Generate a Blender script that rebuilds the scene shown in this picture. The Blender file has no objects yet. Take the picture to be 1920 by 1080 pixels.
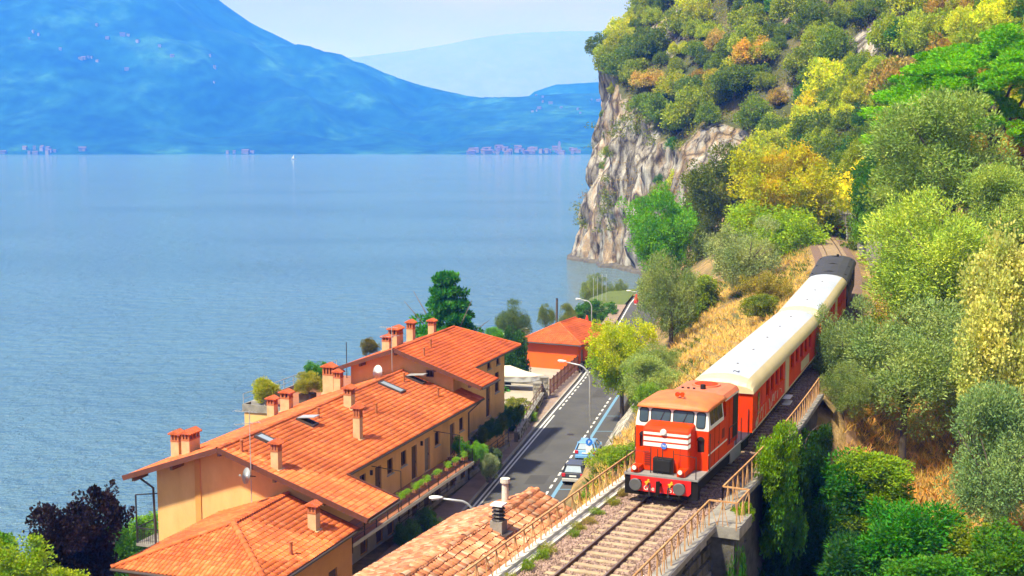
import bpy, math, random
import numpy as np
from mathutils import Vector, Matrix, noise

R = math.radians
SC = bpy.context.scene
COL = SC.collection
random.seed(7)

# ------------------------------------------------------------------ camera, sky, sun, exposure
CAM_Z = 31.0
cam_d = bpy.data.cameras.new('camera')
cam_d.sensor_width = 36.0
cam_d.lens = 2300.0 / 1920.0 * 36.0
cam_d.clip_start = 0.5
cam_d.clip_end = 30000.0
cam = bpy.data.objects.new('camera', cam_d)
COL.objects.link(cam)
cam.location = (0, 0, CAM_Z)
cam.rotation_euler = (R(90) - math.atan(273.0 / 2300.0), 0, 0)
SC.camera = cam

SUN_AZ, SUN_EL = -134.0, 57.0       # azimuth measured clockwise from the view direction (+Y)
world = bpy.data.worlds.new('World')
SC.world = world
world.use_nodes = True
wn = world.node_tree
for n in list(wn.nodes):
    wn.nodes.remove(n)
sky = wn.nodes.new('ShaderNodeTexSky')
sky.sky_type = 'NISHITA'
sky.sun_disc = False
sky.sun_elevation = R(SUN_EL)
sky.sun_rotation = R(SUN_AZ)
sky.altitude = 200
sky.air_density = 1.0
sky.dust_density = 1.5
sky.ozone_density = 1.2
bg = wn.nodes.new('ShaderNodeBackground')
bg.inputs['Strength'].default_value = 0.065
bgc = wn.nodes.new('ShaderNodeBackground')          # thin high cloud veil
bgc.inputs['Color'].default_value = (0.80, 0.76, 0.98, 1)
bgc.inputs['Strength'].default_value = 0.50
geo = wn.nodes.new('ShaderNodeTexCoord')
mp = wn.nodes.new('ShaderNodeMapping')
mp.inputs['Scale'].default_value = (1.0, 1.0, 3.2)
nz = wn.nodes.new('ShaderNodeTexNoise')
nz.inputs['Scale'].default_value = 3.4
nz.inputs['Detail'].default_value = 6
nz.inputs['Roughness'].default_value = 0.55
rmp = wn.nodes.new('ShaderNodeMapRange')
rmp.inputs['From Min'].default_value = 0.36
rmp.inputs['From Max'].default_value = 0.64
rmp.inputs['To Min'].default_value = 0.38
rmp.inputs['To Max'].default_value = 0.95
mixw = wn.nodes.new('ShaderNodeMixShader')
wo = wn.nodes.new('ShaderNodeOutputWorld')
L = wn.links.new
L(geo.outputs['Generated'], mp.inputs['Vector'])
L(mp.outputs['Vector'], nz.inputs['Vector'])
L(nz.outputs['Fac'], rmp.inputs['Value'])
L(rmp.outputs['Result'], mixw.inputs['Fac'])
L(sky.outputs['Color'], bg.inputs['Color'])
L(bg.outputs[0], mixw.inputs[1])
L(bgc.outputs[0], mixw.inputs[2])
L(mixw.outputs[0], wo.inputs['Surface'])

sun_d = bpy.data.lights.new('sun', 'SUN')
sun_d.energy = 5.0
sun_d.angle = R(3.5)
sun_d.color = (1.0, 0.96, 0.90)
sun = bpy.data.objects.new('sun', sun_d)
COL.objects.link(sun)
_sd = Vector((math.sin(R(SUN_AZ)) * math.cos(R(SUN_EL)), math.cos(R(SUN_AZ)) * math.cos(R(SUN_EL)), math.sin(R(SUN_EL))))
sun.rotation_euler = _sd.to_track_quat('Z', 'Y').to_euler()
sun.location = (-60, -40, 120)

SC.view_settings.view_transform = 'Standard'
SC.view_settings.look = 'None'
SC.view_settings.exposure = 0.85
SC.view_settings.gamma = 1.0
SC.render.engine = 'CYCLES'
cy = SC.cycles
cy.use_denoising = True
cy.max_bounces = 5
cy.diffuse_bounces = 2
cy.adaptive_threshold = 0.02
cy.glossy_bounces = 3
cy.transmission_bounces = 3
cy.transparent_max_bounces = 6
cy.volume_bounces = 2
cy.caustics_reflective = False
cy.caustics_refractive = False
cy.sample_clamp_indirect = 4.0

# ------------------------------------------------------------------ materials
MATS = {}


def nodes_of(name):
    m = bpy.data.materials.new(name)
    m.use_nodes = True
    nt = m.node_tree
    b = nt.nodes['Principled BSDF']
    MATS[name] = m
    return m, nt, b


def ramp(nt, stops):
    r = nt.nodes.new('ShaderNodeValToRGB')
    e = r.color_ramp.elements
    while len(e) < len(stops):
        e.new(0.5)
    for k, (p_, c) in enumerate(stops):
        e[k].position = p_
        e[k].color = (c[0], c[1], c[2], 1)
    return r


def pos_node(nt, scale=(1, 1, 1), obj=False):
    mpn = nt.nodes.new('ShaderNodeMapping')
    mpn.inputs['Scale'].default_value = scale
    if obj:
        tc = nt.nodes.new('ShaderNodeTexCoord')
        nt.links.new(tc.outputs['Object'], mpn.inputs['Vector'])
    else:
        g = nt.nodes.new('ShaderNodeNewGeometry')
        nt.links.new(g.outputs['Position'], mpn.inputs['Vector'])
    return mpn


def noise_node(nt, src, scale, detail=5, rough=0.55):
    n_ = nt.nodes.new('ShaderNodeTexNoise')
    n_.inputs['Scale'].default_value = scale
    n_.inputs['Detail'].default_value = detail
    n_.inputs['Roughness'].default_value = rough
    nt.links.new(src.outputs[0], n_.inputs['Vector'])
    return n_


def mixc(nt, fac, a, b, mode='MIX'):
    m_ = nt.nodes.new('ShaderNodeMix')
    m_.data_type = 'RGBA'
    m_.blend_type = mode
    for sock, val in ((0, fac), (6, a), (7, b)):
        if isinstance(val, (int, float)):
            m_.inputs[sock].default_value = val
        elif isinstance(val, (tuple, list)):
            m_.inputs[sock].default_value = (val[0], val[1], val[2], 1)
        else:
            nt.links.new(val, m_.inputs[sock])
    return m_.outputs[2]


def mat(name, c1, c2=None, scale=1.5, rough=0.75, bump=0.0, bscale=None, metallic=0.0, c3=None, stretch=(1, 1, 1), obj=False, coat=0.0, spec=0.5):
    """plain procedural surface: two/three tone noise + optional fine relief"""
    m, nt, b = nodes_of(name)
    c2 = c2 or tuple(x * 0.8 for x in c1)
    p_ = pos_node(nt, stretch, obj)
    n1 = noise_node(nt, p_, scale, 6, 0.62)
    st = [(0.32, c2), (0.66, c1)]
    if c3:
        st = [(0.25, c3), (0.42, c2), (0.66, c1)]
    r_ = ramp(nt, st)
    nt.links.new(n1.outputs['Fac'], r_.inputs['Fac'])
    nt.links.new(r_.outputs['Color'], b.inputs['Base Color'])
    b.inputs['Roughness'].default_value = rough
    b.inputs['Metallic'].default_value = metallic
    b.inputs['Coat Weight'].default_value = coat
    b.inputs['Specular IOR Level'].default_value = spec
    if bump:
        n2 = noise_node(nt, p_, bscale or scale * 8, 4, 0.6)
        bm = nt.nodes.new('ShaderNodeBump')
        bm.inputs['Strength'].default_value = bump
        bm.inputs['Distance'].default_value = 0.05
        nt.links.new(n2.outputs['Fac'], bm.inputs['Height'])
        nt.links.new(bm.outputs['Normal'], b.inputs['Normal'])
    return m


def tile_mat(name, cols, dirt):
    m, nt, b = nodes_of(name)
    g = nt.nodes.new('ShaderNodeNewGeometry')
    oi = nt.nodes.new('ShaderNodeObjectInfo')
    ad = nt.nodes.new('ShaderNodeMath')
    ad.operation = 'ADD'
    fr = nt.nodes.new('ShaderNodeMath')
    fr.operation = 'FRACT'
    nt.links.new(g.outputs['Random Per Island'], ad.inputs[0])
    nt.links.new(oi.outputs['Random'], ad.inputs[1])
    nt.links.new(ad.outputs[0], fr.inputs[0])
    r_ = ramp(nt, cols)
    nt.links.new(fr.outputs[0], r_.inputs['Fac'])
    p_ = pos_node(nt)
    n1 = noise_node(nt, p_, 0.35, 6, 0.6)
    n2 = noise_node(nt, p_, 5.0, 5, 0.65)
    r1 = ramp(nt, [(0.36, (0.66, 0.62, 0.58)), (0.62, (1.08, 1.06, 1.04))])
    nt.links.new(n1.outputs['Fac'], r1.inputs['Fac'])
    c = mixc(nt, 1.0, r_.outputs['Color'], r1.outputs['Color'], 'MULTIPLY')
    r2 = ramp(nt, [(0.60, (0, 0, 0)), (0.78, (1, 1, 1))])
    nt.links.new(n2.outputs['Fac'], r2.inputs['Fac'])
    mm = nt.nodes.new('ShaderNodeMath')
    mm.operation = 'MULTIPLY'
    mm.inputs[1].default_value = dirt
    nt.links.new(r2.outputs['Color'], mm.inputs[0])
    c = mixc(nt, mm.outputs[0], c, (0.16, 0.10, 0.07))
    nt.links.new(c, b.inputs['Base Color'])
    b.inputs['Roughness'].default_value = 0.82
    return m


def leaf_mat(name, trans=0.35, var=0.35):
    """foliage: tree colour from the object colour, each leaf a little different"""
    m, nt, b = nodes_of(name)
    oi = nt.nodes.new('ShaderNodeObjectInfo')
    g = nt.nodes.new('ShaderNodeNewGeometry')
    hs = nt.nodes.new('ShaderNodeHueSaturation')
    mr = nt.nodes.new('ShaderNodeMapRange')
    mr.inputs['To Min'].default_value = 1.0 - var
    mr.inputs['To Max'].default_value = 1.0 + var * 1.25
    mh = nt.nodes.new('ShaderNodeMapRange')
    mh.inputs['To Min'].default_value = 0.474
    mh.inputs['To Max'].default_value = 0.522
    wn_ = nt.nodes.new('ShaderNodeTexWhiteNoise')
    wn_.noise_dimensions = '1D'
    nt.links.new(g.outputs['Random Per Island'], mr.inputs['Value'])
    nt.links.new(g.outputs['Random Per Island'], wn_.inputs['W'])
    nt.links.new(wn_.outputs['Value'], mh.inputs['Value'])
    nt.links.new(oi.outputs['Color'], hs.inputs['Color'])
    nt.links.new(mh.outputs[0], hs.inputs['Hue'])
    nt.links.new(mr.outputs[0], hs.inputs['Value'])
    p_ = pos_node(nt, (1, 1, 1), True)
    n1 = noise_node(nt, p_, 2.2, 3, 0.5)
    r1 = ramp(nt, [(0.38, (0.72, 0.82, 0.62)), (0.64, (1.30, 1.18, 0.85))])
    nt.links.new(n1.outputs['Fac'], r1.inputs['Fac'])
    c = mixc(nt, 1.0, hs.outputs['Color'], r1.outputs['Color'], 'MULTIPLY')
    nt.links.new(c, b.inputs['Base Color'])
    b.inputs['Roughness'].default_value = 0.62
    b.inputs['Specular IOR Level'].default_value = 0.25
    tr = nt.nodes.new('ShaderNodeBsdfTranslucent')
    ct = mixc(nt, 1.0, c, (1.25, 1.35, 0.55), 'MULTIPLY')
    nt.links.new(ct, tr.inputs['Color'])
    mx = nt.nodes.new('ShaderNodeMixShader')
    mx.inputs[0].default_value = trans
    out = nt.nodes['Material Output']
    nt.links.new(b.outputs[0], mx.inputs[1])
    nt.links.new(tr.outputs[0], mx.inputs[2])
    nt.links.new(mx.outputs[0], out.inputs['Surface'])
    return m


mat('plaster_peach', (0.78, 0.46, 0.18), (0.70, 0.39, 0.14), 0.9, 0.9, 0.3, 14, c3=(0.54, 0.30, 0.12), stretch=(1, 1, .35))
mat('plaster_orange', (0.66, 0.30, 0.07), (0.58, 0.25, 0.06), 0.8, 0.9, 0.2, 14)
mat('plaster_garage', (0.82, 0.13, 0.004), (0.76, 0.11, 0.004), 0.6, 0.85, 0.15, 12)
mat('plaster_grey', (0.34, 0.33, 0.31), (0.26, 0.25, 0.24), 0.9, 0.9, 0.25, 10)
mat('chimney_plaster', (0.66, 0.44, 0.23), (0.52, 0.33, 0.17), 2.2, 0.9, 0.3, 20)
mat('chimney_brick', (0.46, 0.15, 0.05), (0.34, 0.10, 0.04), 4.0, 0.9, 0.3, 20)
mat('soot_and_opening_dark', (0.03, 0.025, 0.02), (0.02, 0.016, 0.014), 3, 0.95)  # flue soot, and the unlit opening under raised skylight sashes
mat('fascia_brown', (0.13, 0.038, 0.020), (0.095, 0.03, 0.017), 2.0, 0.6)
mat('roof_deck', (0.30, 0.11, 0.05), (0.22, 0.08, 0.04), 2.0, 0.9)
mat('soffit_wood', (0.18, 0.10, 0.05), (0.12, 0.07, 0.035), 3.0, 0.8)
mat('gutter_dark', (0.07, 0.05, 0.045), (0.05, 0.04, 0.035), 3.0, 0.5)
mat('frame_brown', (0.12, 0.055, 0.025), (0.09, 0.04, 0.02), 5.0, 0.6)
mat('door_brown', (0.10, 0.05, 0.025), (0.07, 0.035, 0.018), 6.0, 0.6, stretch=(1, 1, .2))
mat('shutter_grey', (0.26, 0.22, 0.18), (0.20, 0.17, 0.14), 5.0, 0.7)
mat('glass_dark', (0.012, 0.014, 0.016), (0.02, 0.022, 0.024), 1.0, 0.08)
mat('sill_stone', (0.42, 0.40, 0.36), (0.34, 0.32, 0.29), 4.0, 0.85)
mat('concrete', (0.31, 0.29, 0.25), (0.21, 0.195, 0.17), 1.6, 0.9, 0.35, 12, c3=(0.11, 0.10, 0.085))
mat('concrete_pale', (0.60, 0.57, 0.50), (0.48, 0.45, 0.38), 1.6, 0.9, 0.3, 12)
mat('terracotta_floor', (0.34, 0.13, 0.06), (0.27, 0.10, 0.05), 2.0, 0.8)
mat('iron_dark', (0.03, 0.025, 0.022), (0.045, 0.03, 0.025), 6.0, 0.5, metallic=0.3)
mat('iron_brown', (0.15, 0.055, 0.03), (0.10, 0.04, 0.025), 6.0, 0.6)
mat('railing_rust', (0.56, 0.34, 0.15), (0.42, 0.20, 0.07), 3.5, 0.75, c3=(0.30, 0.12, 0.04))
mat('galvanised', (0.52, 0.54, 0.55), (0.42, 0.44, 0.45), 4.0, 0.45, metallic=0.4)
mat('white_enamel', (0.80, 0.80, 0.77), (0.70, 0.70, 0.67), 2.0, 0.4)
mat('asphalt', (0.085, 0.083, 0.080), (0.066, 0.065, 0.064), 0.35, 0.9, 0.25, 30, c3=(0.055, 0.054, 0.053))
mat('asphalt_patch', (0.062, 0.060, 0.058), (0.050, 0.049, 0.048), 0.8, 0.92, 0.25, 30)
mat('asphalt_bay', (0.080, 0.078, 0.076), (0.064, 0.063, 0.062), 0.5, 0.9, 0.25, 30)
mat('paint_white', (0.74, 0.73, 0.70), (0.55, 0.54, 0.51), 3.0, 0.7)
mat('paint_blue', (0.13, 0.29, 0.44), (0.15, 0.27, 0.38), 3.0, 0.7)
mat('kerb_stone', (0.40, 0.37, 0.33), (0.30, 0.28, 0.25), 2.0, 0.9)
mat('yard_concrete', (0.42, 0.36, 0.29), (0.34, 0.29, 0.23), 0.5, 0.92, 0.2, 10)
mat('stone_wall', (0.33, 0.30, 0.25), (0.22, 0.20, 0.165), 1.2, 0.95, 0.6, 9, c3=(0.14, 0.125, 0.10))
mat('wet_rock', (0.13, 0.115, 0.095), (0.075, 0.068, 0.056), 0.8, 0.8, 0.6, 5, c3=(0.04, 0.036, 0.03))
mat('stone_light', (0.46, 0.42, 0.35), (0.34, 0.31, 0.26), 1.5, 0.95, 0.5, 10, c3=(0.22, 0.20, 0.165))
mat('mortar', (0.20, 0.18, 0.15), (0.14, 0.125, 0.105), 2.0, 0.95, 0.4, 12)
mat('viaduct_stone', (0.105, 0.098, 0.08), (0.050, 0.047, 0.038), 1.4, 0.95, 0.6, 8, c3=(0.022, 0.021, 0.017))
mat('ballast', (0.22, 0.14, 0.10), (0.14, 0.085, 0.06), 9.0, 0.95, 0.8, 14, c3=(0.08, 0.05, 0.035))
mat('sleeper', (0.46, 0.35, 0.22), (0.34, 0.25, 0.15), 2.5, 0.92, 0.4, 15, c3=(0.28, 0.20, 0.13))
mat('rail_side', (0.14, 0.065, 0.035), (0.09, 0.045, 0.028), 3.0, 0.7, metallic=0.2)
mat('rail_shine', (0.32, 0.22, 0.16), (0.24, 0.15, 0.10), 2.0, 0.35, metallic=0.6)
mat('train_red', (0.72, 0.050, 0.001), (0.60, 0.038, 0.001), 1.1, 0.55, obj=True, spec=0.15, c3=(0.34, 0.026, 0.004), stretch=(1, 1, .35))
mat('train_beam', (0.72, 0.015, 0.010), (0.64, 0.013, 0.010), 1.2, 0.45, obj=True)
mat('train_roof_orange', (0.66, 0.19, 0.05), (0.54, 0.14, 0.04), 1.4, 0.6, obj=True, c3=(0.34, 0.10, 0.04))
mat('train_hood_roof', (0.64, 0.19, 0.09), (0.55, 0.13, 0.06), 1.3, 0.6, obj=True)
mat('train_cream', (0.60, 0.50, 0.29), (0.53, 0.43, 0.24), 0.9, 0.45, obj=True)
mat('train_white', (0.82, 0.79, 0.70), (0.76, 0.73, 0.64), 1.5, 0.45, obj=True)
mat('train_grey_roof', (0.43, 0.47, 0.55), (0.36, 0.395, 0.465), 0.8, 0.55, obj=True, stretch=(1, .4, 1))
mat('train_black', (0.012, 0.012, 0.012), (0.02, 0.019, 0.018), 1.5, 0.6, obj=True, spec=0.2)
mat('train_black_roof', (0.045, 0.045, 0.048), (0.03, 0.03, 0.032), 0.8, 0.6, obj=True)
mat('train_walkway', (0.26, 0.25, 0.24), (0.20, 0.19, 0.18), 1.6, 0.7, obj=True)
mat('train_under', (0.010, 0.009, 0.008), (0.016, 0.013, 0.011), 2.0, 0.8, obj=True, spec=0.1)
mat('buffer_grey', (0.10, 0.10, 0.10), (0.075, 0.075, 0.075), 3.0, 0.55, obj=True)
mat('train_glass', (0.05, 0.08, 0.10), (0.03, 0.05, 0.065), 1.2, 0.06, obj=True)
mat('train_glass_dark', (0.015, 0.015, 0.016), (0.025, 0.02, 0.02), 1.2, 0.1, obj=True)
mat('lens_white', (0.86, 0.80, 0.66), (0.80, 0.72, 0.58), 6.0, 0.2, obj=True)
mat('emblem_blue', (0.03, 0.16, 0.62), (0.03, 0.14, 0.55), 3.0, 0.4, obj=True)
mat('brass_yellow', (0.80, 0.45, 0.03), (0.70, 0.36, 0.02), 5.0, 0.5, obj=True)
mat('car_blue', (0.16, 0.36, 0.66), (0.15, 0.34, 0.63), 0.8, 0.28, obj=True, coat=0.5)
mat('car_black', (0.025, 0.027, 0.032), (0.03, 0.03, 0.034), 0.8, 0.28, obj=True, coat=0.5)
mat('car_silver', (0.55, 0.54, 0.50), (0.50, 0.49, 0.46), 1.0, 0.35, obj=True, metallic=0.3)
mat('car_glass', (0.02, 0.025, 0.03), (0.03, 0.035, 0.04), 1.0, 0.06, obj=True)
mat('rubber', (0.02, 0.02, 0.02), (0.03, 0.03, 0.03), 3.0, 0.85, obj=True)
mat('lamp_red', (0.55, 0.02, 0.03), (0.45, 0.015, 0.02), 4.0, 0.25, obj=True)
mat('plate_white', (0.75, 0.75, 0.72), (0.68, 0.68, 0.66), 8.0, 0.5, obj=True)
mat('boat_cover', (0.74, 0.62, 0.50), (0.66, 0.54, 0.43), 1.2, 0.85, 0.2, 5, obj=True)
mat('boat_hull', (0.66, 0.70, 0.72), (0.58, 0.62, 0.65), 1.5, 0.3, obj=True)
mat('trailer_blue', (0.03, 0.42, 0.62), (0.03, 0.36, 0.55), 3.0, 0.4, obj=True)
mat('parasol_red', (0.66, 0.03, 0.02), (0.54, 0.025, 0.02), 3.0, 0.8, obj=True)
mat('bark', (0.13, 0.10, 0.075), (0.08, 0.06, 0.045), 3.0, 0.95, 0.6, 12, stretch=(1, 1, .25))
mat('planter_grey', (0.32, 0.31, 0.29), (0.24, 0.23, 0.22), 2.0, 0.9)
mat('planter_wood', (0.13, 0.10, 0.085), (0.10, 0.08, 0.065), 3.0, 0.9)
mat('pot_terracotta', (0.36, 0.14, 0.07), (0.30, 0.11, 0.055), 3.0, 0.9)
mat('far_wall', (0.13, 0.115, 0.10), (0.10, 0.085, 0.075), 0.02, 0.9)
mat('far_roof', (0.12, 0.075, 0.06), (0.095, 0.06, 0.05), 0.02, 0.9)
mat('sign_blue', (0.02, 0.16, 0.62), (0.02, 0.14, 0.55), 4.0, 0.4)
mat('path_earth', (0.46, 0.28, 0.15), (0.36, 0.21, 0.11), 1.5, 0.95, 0.5, 10)
tile_mat('roof_tile_new', [(0.0, (0.56, 0.115, 0.022)), (0.35, (0.64, 0.140, 0.030)), (0.7, (0.70, 0.165, 0.038)), (0.93, (0.76, 0.22, 0.065)), (1.0, (0.42, 0.09, 0.022))], 0.5)
tile_mat('roof_tile_bright', [(0.0, (0.56, 0.095, 0.018)), (0.5, (0.64, 0.12, 0.024)), (1.0, (0.70, 0.145, 0.032))], 0.2)
tile_mat('roof_tile_old', [(0.0, (0.40, 0.13, 0.055)), (0.25, (0.56, 0.20, 0.085)), (0.55, (0.66, 0.27, 0.12)), (0.8, (0.72, 0.35, 0.18)), (0.95, (0.70, 0.44, 0.28)), (1.0, (0.30, 0.12, 0.06))], 0.6)
leaf_mat('leaf', 0.35, 0.24)
leaf_mat('leaf_olive', 0.25, 0.30)
leaf_mat('straw', 0.30, 0.35)


def ground_mat():
    m, nt, b = nodes_of('ground_earth')
    p_ = pos_node(nt)
    n1 = noise_node(nt, p_, 0.16, 6, 0.6)
    n2 = noise_node(nt, p_, 1.7, 6, 0.65)
    r1 = ramp(nt, [(0.34, (0.10, 0.12, 0.03)), (0.47, (0.26, 0.19, 0.07)), (0.62, (0.46, 0.31, 0.13))])
    nt.links.new(n1.outputs['Fac'], r1.inputs['Fac'])
    r2 = ramp(nt, [(0.34, (0.55, 0.52, 0.46)), (0.64, (1.12, 1.08, 1.0))])
    nt.links.new(n2.outputs['Fac'], r2.inputs['Fac'])
    nt.links.new(mixc(nt, 1.0, r1.outputs['Color'], r2.outputs['Color'], 'MULTIPLY'), b.inputs['Base Color'])
    b.inputs['Roughness'].default_value = 0.97
    n3 = noise_node(nt, p_, 6, 5, 0.7)
    bm = nt.nodes.new('ShaderNodeBump')
    bm.inputs['Distance'].default_value = 0.25
    bm.inputs['Strength'].default_value = 0.7
    nt.links.new(n3.outputs['Fac'], bm.inputs['Height'])
    nt.links.new(bm.outputs['Normal'], b.inputs['Normal'])


def rock_mat():
    """limestone on the bare cliff, dry scrubby earth on the slopes (mesh attribute 'bare')"""
    m, nt, b = nodes_of('cliff_rock')
    p_ = pos_node(nt, (1, 1, 0.28))
    pz = pos_node(nt, (1, 1, 1))
    n1 = noise_node(nt, p_, 0.10, 8, 0.62)
    r1 = ramp(nt, [(0.34, (0.12, 0.11, 0.095)), (0.42, (0.27, 0.25, 0.22)), (0.48, (0.50, 0.48, 0.43)), (0.53, (0.38, 0.27, 0.16)), (0.58, (0.34, 0.32, 0.285)), (0.68, (0.56, 0.54, 0.49))])
    nt.links.new(n1.outputs['Fac'], r1.inputs['Fac'])
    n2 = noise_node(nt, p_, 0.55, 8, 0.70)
    r2 = ramp(nt, [(0.38, (0.14, 0.12, 0.10)), (0.45, (0.66, 0.63, 0.60)), (0.55, (1.05, 1.03, 1.0)), (0.66, (1.22, 1.2, 1.16))])  # hollows of the relief darkened: crevice shade put into the colour
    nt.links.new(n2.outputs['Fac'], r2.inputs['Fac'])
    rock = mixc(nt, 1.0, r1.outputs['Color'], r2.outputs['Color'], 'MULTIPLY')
    pv_ = pos_node(nt, (1, 1, 0.30))
    nd = noise_node(nt, pv_, 0.35, 4, 0.6)
    dist = nt.nodes.new('ShaderNodeMix')
    dist.data_type = 'VECTOR'
    dist.inputs[0].default_value = 0.82
    nt.links.new(nd.outputs['Color'], dist.inputs[4])
    sc_ = nt.nodes.new('ShaderNodeVectorMath')
    sc_.operation = 'SCALE'
    sc_.inputs['Scale'].default_value = 0.22
    nt.links.new(pv_.outputs[0], sc_.inputs[0])
    nt.links.new(sc_.outputs[0], dist.inputs[5])
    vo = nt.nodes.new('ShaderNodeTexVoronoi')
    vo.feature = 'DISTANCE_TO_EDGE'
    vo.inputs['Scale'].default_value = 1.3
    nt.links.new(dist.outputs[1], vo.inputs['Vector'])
    rc_ = ramp(nt, [(0.0, (0.25, 0.22, 0.19)), (0.07, (0.85, 0.84, 0.82)), (0.14, (1, 1, 1))])  # crack lines darkened: their shade put into the rock colour
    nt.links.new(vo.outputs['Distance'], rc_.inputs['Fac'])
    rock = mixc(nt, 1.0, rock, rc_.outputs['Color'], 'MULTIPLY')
    n3 = noise_node(nt, pz, 0.09, 5, 0.6)
    r3 = ramp(nt, [(0.35, (0.055, 0.075, 0.016)), (0.52, (0.10, 0.105, 0.03)), (0.66, (0.20, 0.15, 0.07))])
    nt.links.new(n3.outputs['Fac'], r3.inputs['Fac'])
    at_ = nt.nodes.new('ShaderNodeAttribute')
    at_.attribute_name = 'bare'
    n4 = noise_node(nt, pz, 0.13, 6, 0.65)
    ad = nt.nodes.new('ShaderNodeMath')
    ad.operation = 'ADD'
    nt.links.new(at_.outputs['Fac'], ad.inputs[0])
    nt.links.new(n4.outputs['Fac'], ad.inputs[1])
    r4 = ramp(nt, [(0.60, (0, 0, 0)), (0.70, (1, 1, 1))])
    nt.links.new(ad.outputs[0], r4.inputs['Fac'])
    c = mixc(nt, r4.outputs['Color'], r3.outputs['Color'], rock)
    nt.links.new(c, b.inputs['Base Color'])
    b.inputs['Roughness'].default_value = 0.95
    bm = nt.nodes.new('ShaderNodeBump')
    bm.inputs['Distance'].default_value = 1.6
    bm.inputs['Strength'].default_value = 0.9
    nt.links.new(n2.outputs['Fac'], bm.inputs['Height'])
    nt.links.new(bm.outputs['Normal'], b.inputs['Normal'])


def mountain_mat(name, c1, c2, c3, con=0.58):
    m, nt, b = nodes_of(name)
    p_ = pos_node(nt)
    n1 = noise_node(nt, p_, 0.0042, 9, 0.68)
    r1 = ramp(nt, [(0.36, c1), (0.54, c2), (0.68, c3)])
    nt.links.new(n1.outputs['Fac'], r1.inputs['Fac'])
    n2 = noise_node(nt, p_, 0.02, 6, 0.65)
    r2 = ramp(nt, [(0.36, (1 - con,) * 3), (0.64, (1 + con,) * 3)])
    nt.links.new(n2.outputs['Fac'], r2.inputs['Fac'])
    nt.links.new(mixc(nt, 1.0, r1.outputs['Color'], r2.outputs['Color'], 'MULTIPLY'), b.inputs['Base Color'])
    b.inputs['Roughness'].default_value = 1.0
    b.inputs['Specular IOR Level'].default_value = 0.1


def water_mat():
    m, nt, b = nodes_of('lake_water')
    b.inputs['Base Color'].default_value = (0.112, 0.200, 0.252, 1)
    b.inputs['Roughness'].default_value = 0.06
    b.inputs['IOR'].default_value = 1.46
    p1 = pos_node(nt, (0.8, 1.0, 1))
    n1 = noise_node(nt, p1, 0.30, 6, 0.62)
    p2 = pos_node(nt, (0.7, 1.0, 1))
    n2 = noise_node(nt, p2, 1.05, 5, 0.65)
    p3 = pos_node(nt, (0.35, 1, 1))
    n3 = noise_node(nt, p3, 0.012, 4, 0.5)
    b1 = nt.nodes.new('ShaderNodeBump')
    b1.inputs['Distance'].default_value = 3.4
    b1.inputs['Strength'].default_value = 0.7
    b2 = nt.nodes.new('ShaderNodeBump')
    b2.inputs['Distance'].default_value = 1.5
    b2.inputs['Strength'].default_value = 0.55
    mr = nt.nodes.new('ShaderNodeMapRange')
    mr.inputs['From Min'].default_value = 0.35
    mr.inputs['From Max'].default_value = 0.65
    mr.inputs['To Min'].default_value = 0.25
    mr.inputs['To Max'].default_value = 0.85
    nt.links.new(n3.outputs['Fac'], mr.inputs['Value'])
    nt.links.new(mr.outputs[0], b2.inputs['Strength'])
    nt.links.new(n1.outputs['Fac'], b1.inputs['Height'])
    nt.links.new(n2.outputs['Fac'], b2.inputs['Height'])
    nt.links.new(b1.outputs['Normal'], b2.inputs['Normal'])
    nt.links.new(b2.outputs['Normal'], b.inputs['Normal'])


def pavement_mat():
    m, nt, b = nodes_of('pavement_setts')
    p_ = pos_node(nt)
    v = nt.nodes.new('ShaderNodeTexBrick')
    v.inputs['Scale'].default_value = 4.0
    v.inputs['Color1'].default_value = (0.35, 0.245, 0.19, 1)
    v.inputs['Color2'].default_value = (0.28, 0.20, 0.16, 1)
    v.inputs['Mortar'].default_value = (0.19, 0.155, 0.13, 1)
    v.inputs['Mortar Size'].default_value = 0.03
    nt.links.new(p_.outputs[0], v.inputs['Vector'])
    n1 = noise_node(nt, p_, 0.8, 6, 0.6)
    r1 = ramp(nt, [(0.35, (0.8, 0.8, 0.8)), (0.65, (1.15, 1.12, 1.1))])
    nt.links.new(n1.outputs['Fac'], r1.inputs['Fac'])
    nt.links.new(mixc(nt, 1.0, v.outputs['Color'], r1.outputs['Color'], 'MULTIPLY'), b.inputs['Base Color'])
    b.inputs['Roughness'].default_value = 0.9


ground_mat()
rock_mat()
mountain_mat('mountain_forest', (0.004, 0.024, 0.020), (0.010, 0.050, 0.030), (0.034, 0.115, 0.045), 0.45)
mountain_mat('mountain_far', (0.13, 0.17, 0.20), (0.14, 0.18, 0.21), (0.15, 0.19, 0.22), 0.06)  # pale flat tone: distance haze put into the rock colour
water_mat()
pavement_mat()
mat('lawn', (0.11, 0.15, 0.03), (0.08, 0.11, 0.02), 0.8, 0.95, 0.5, 14)
M = MATS


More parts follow.
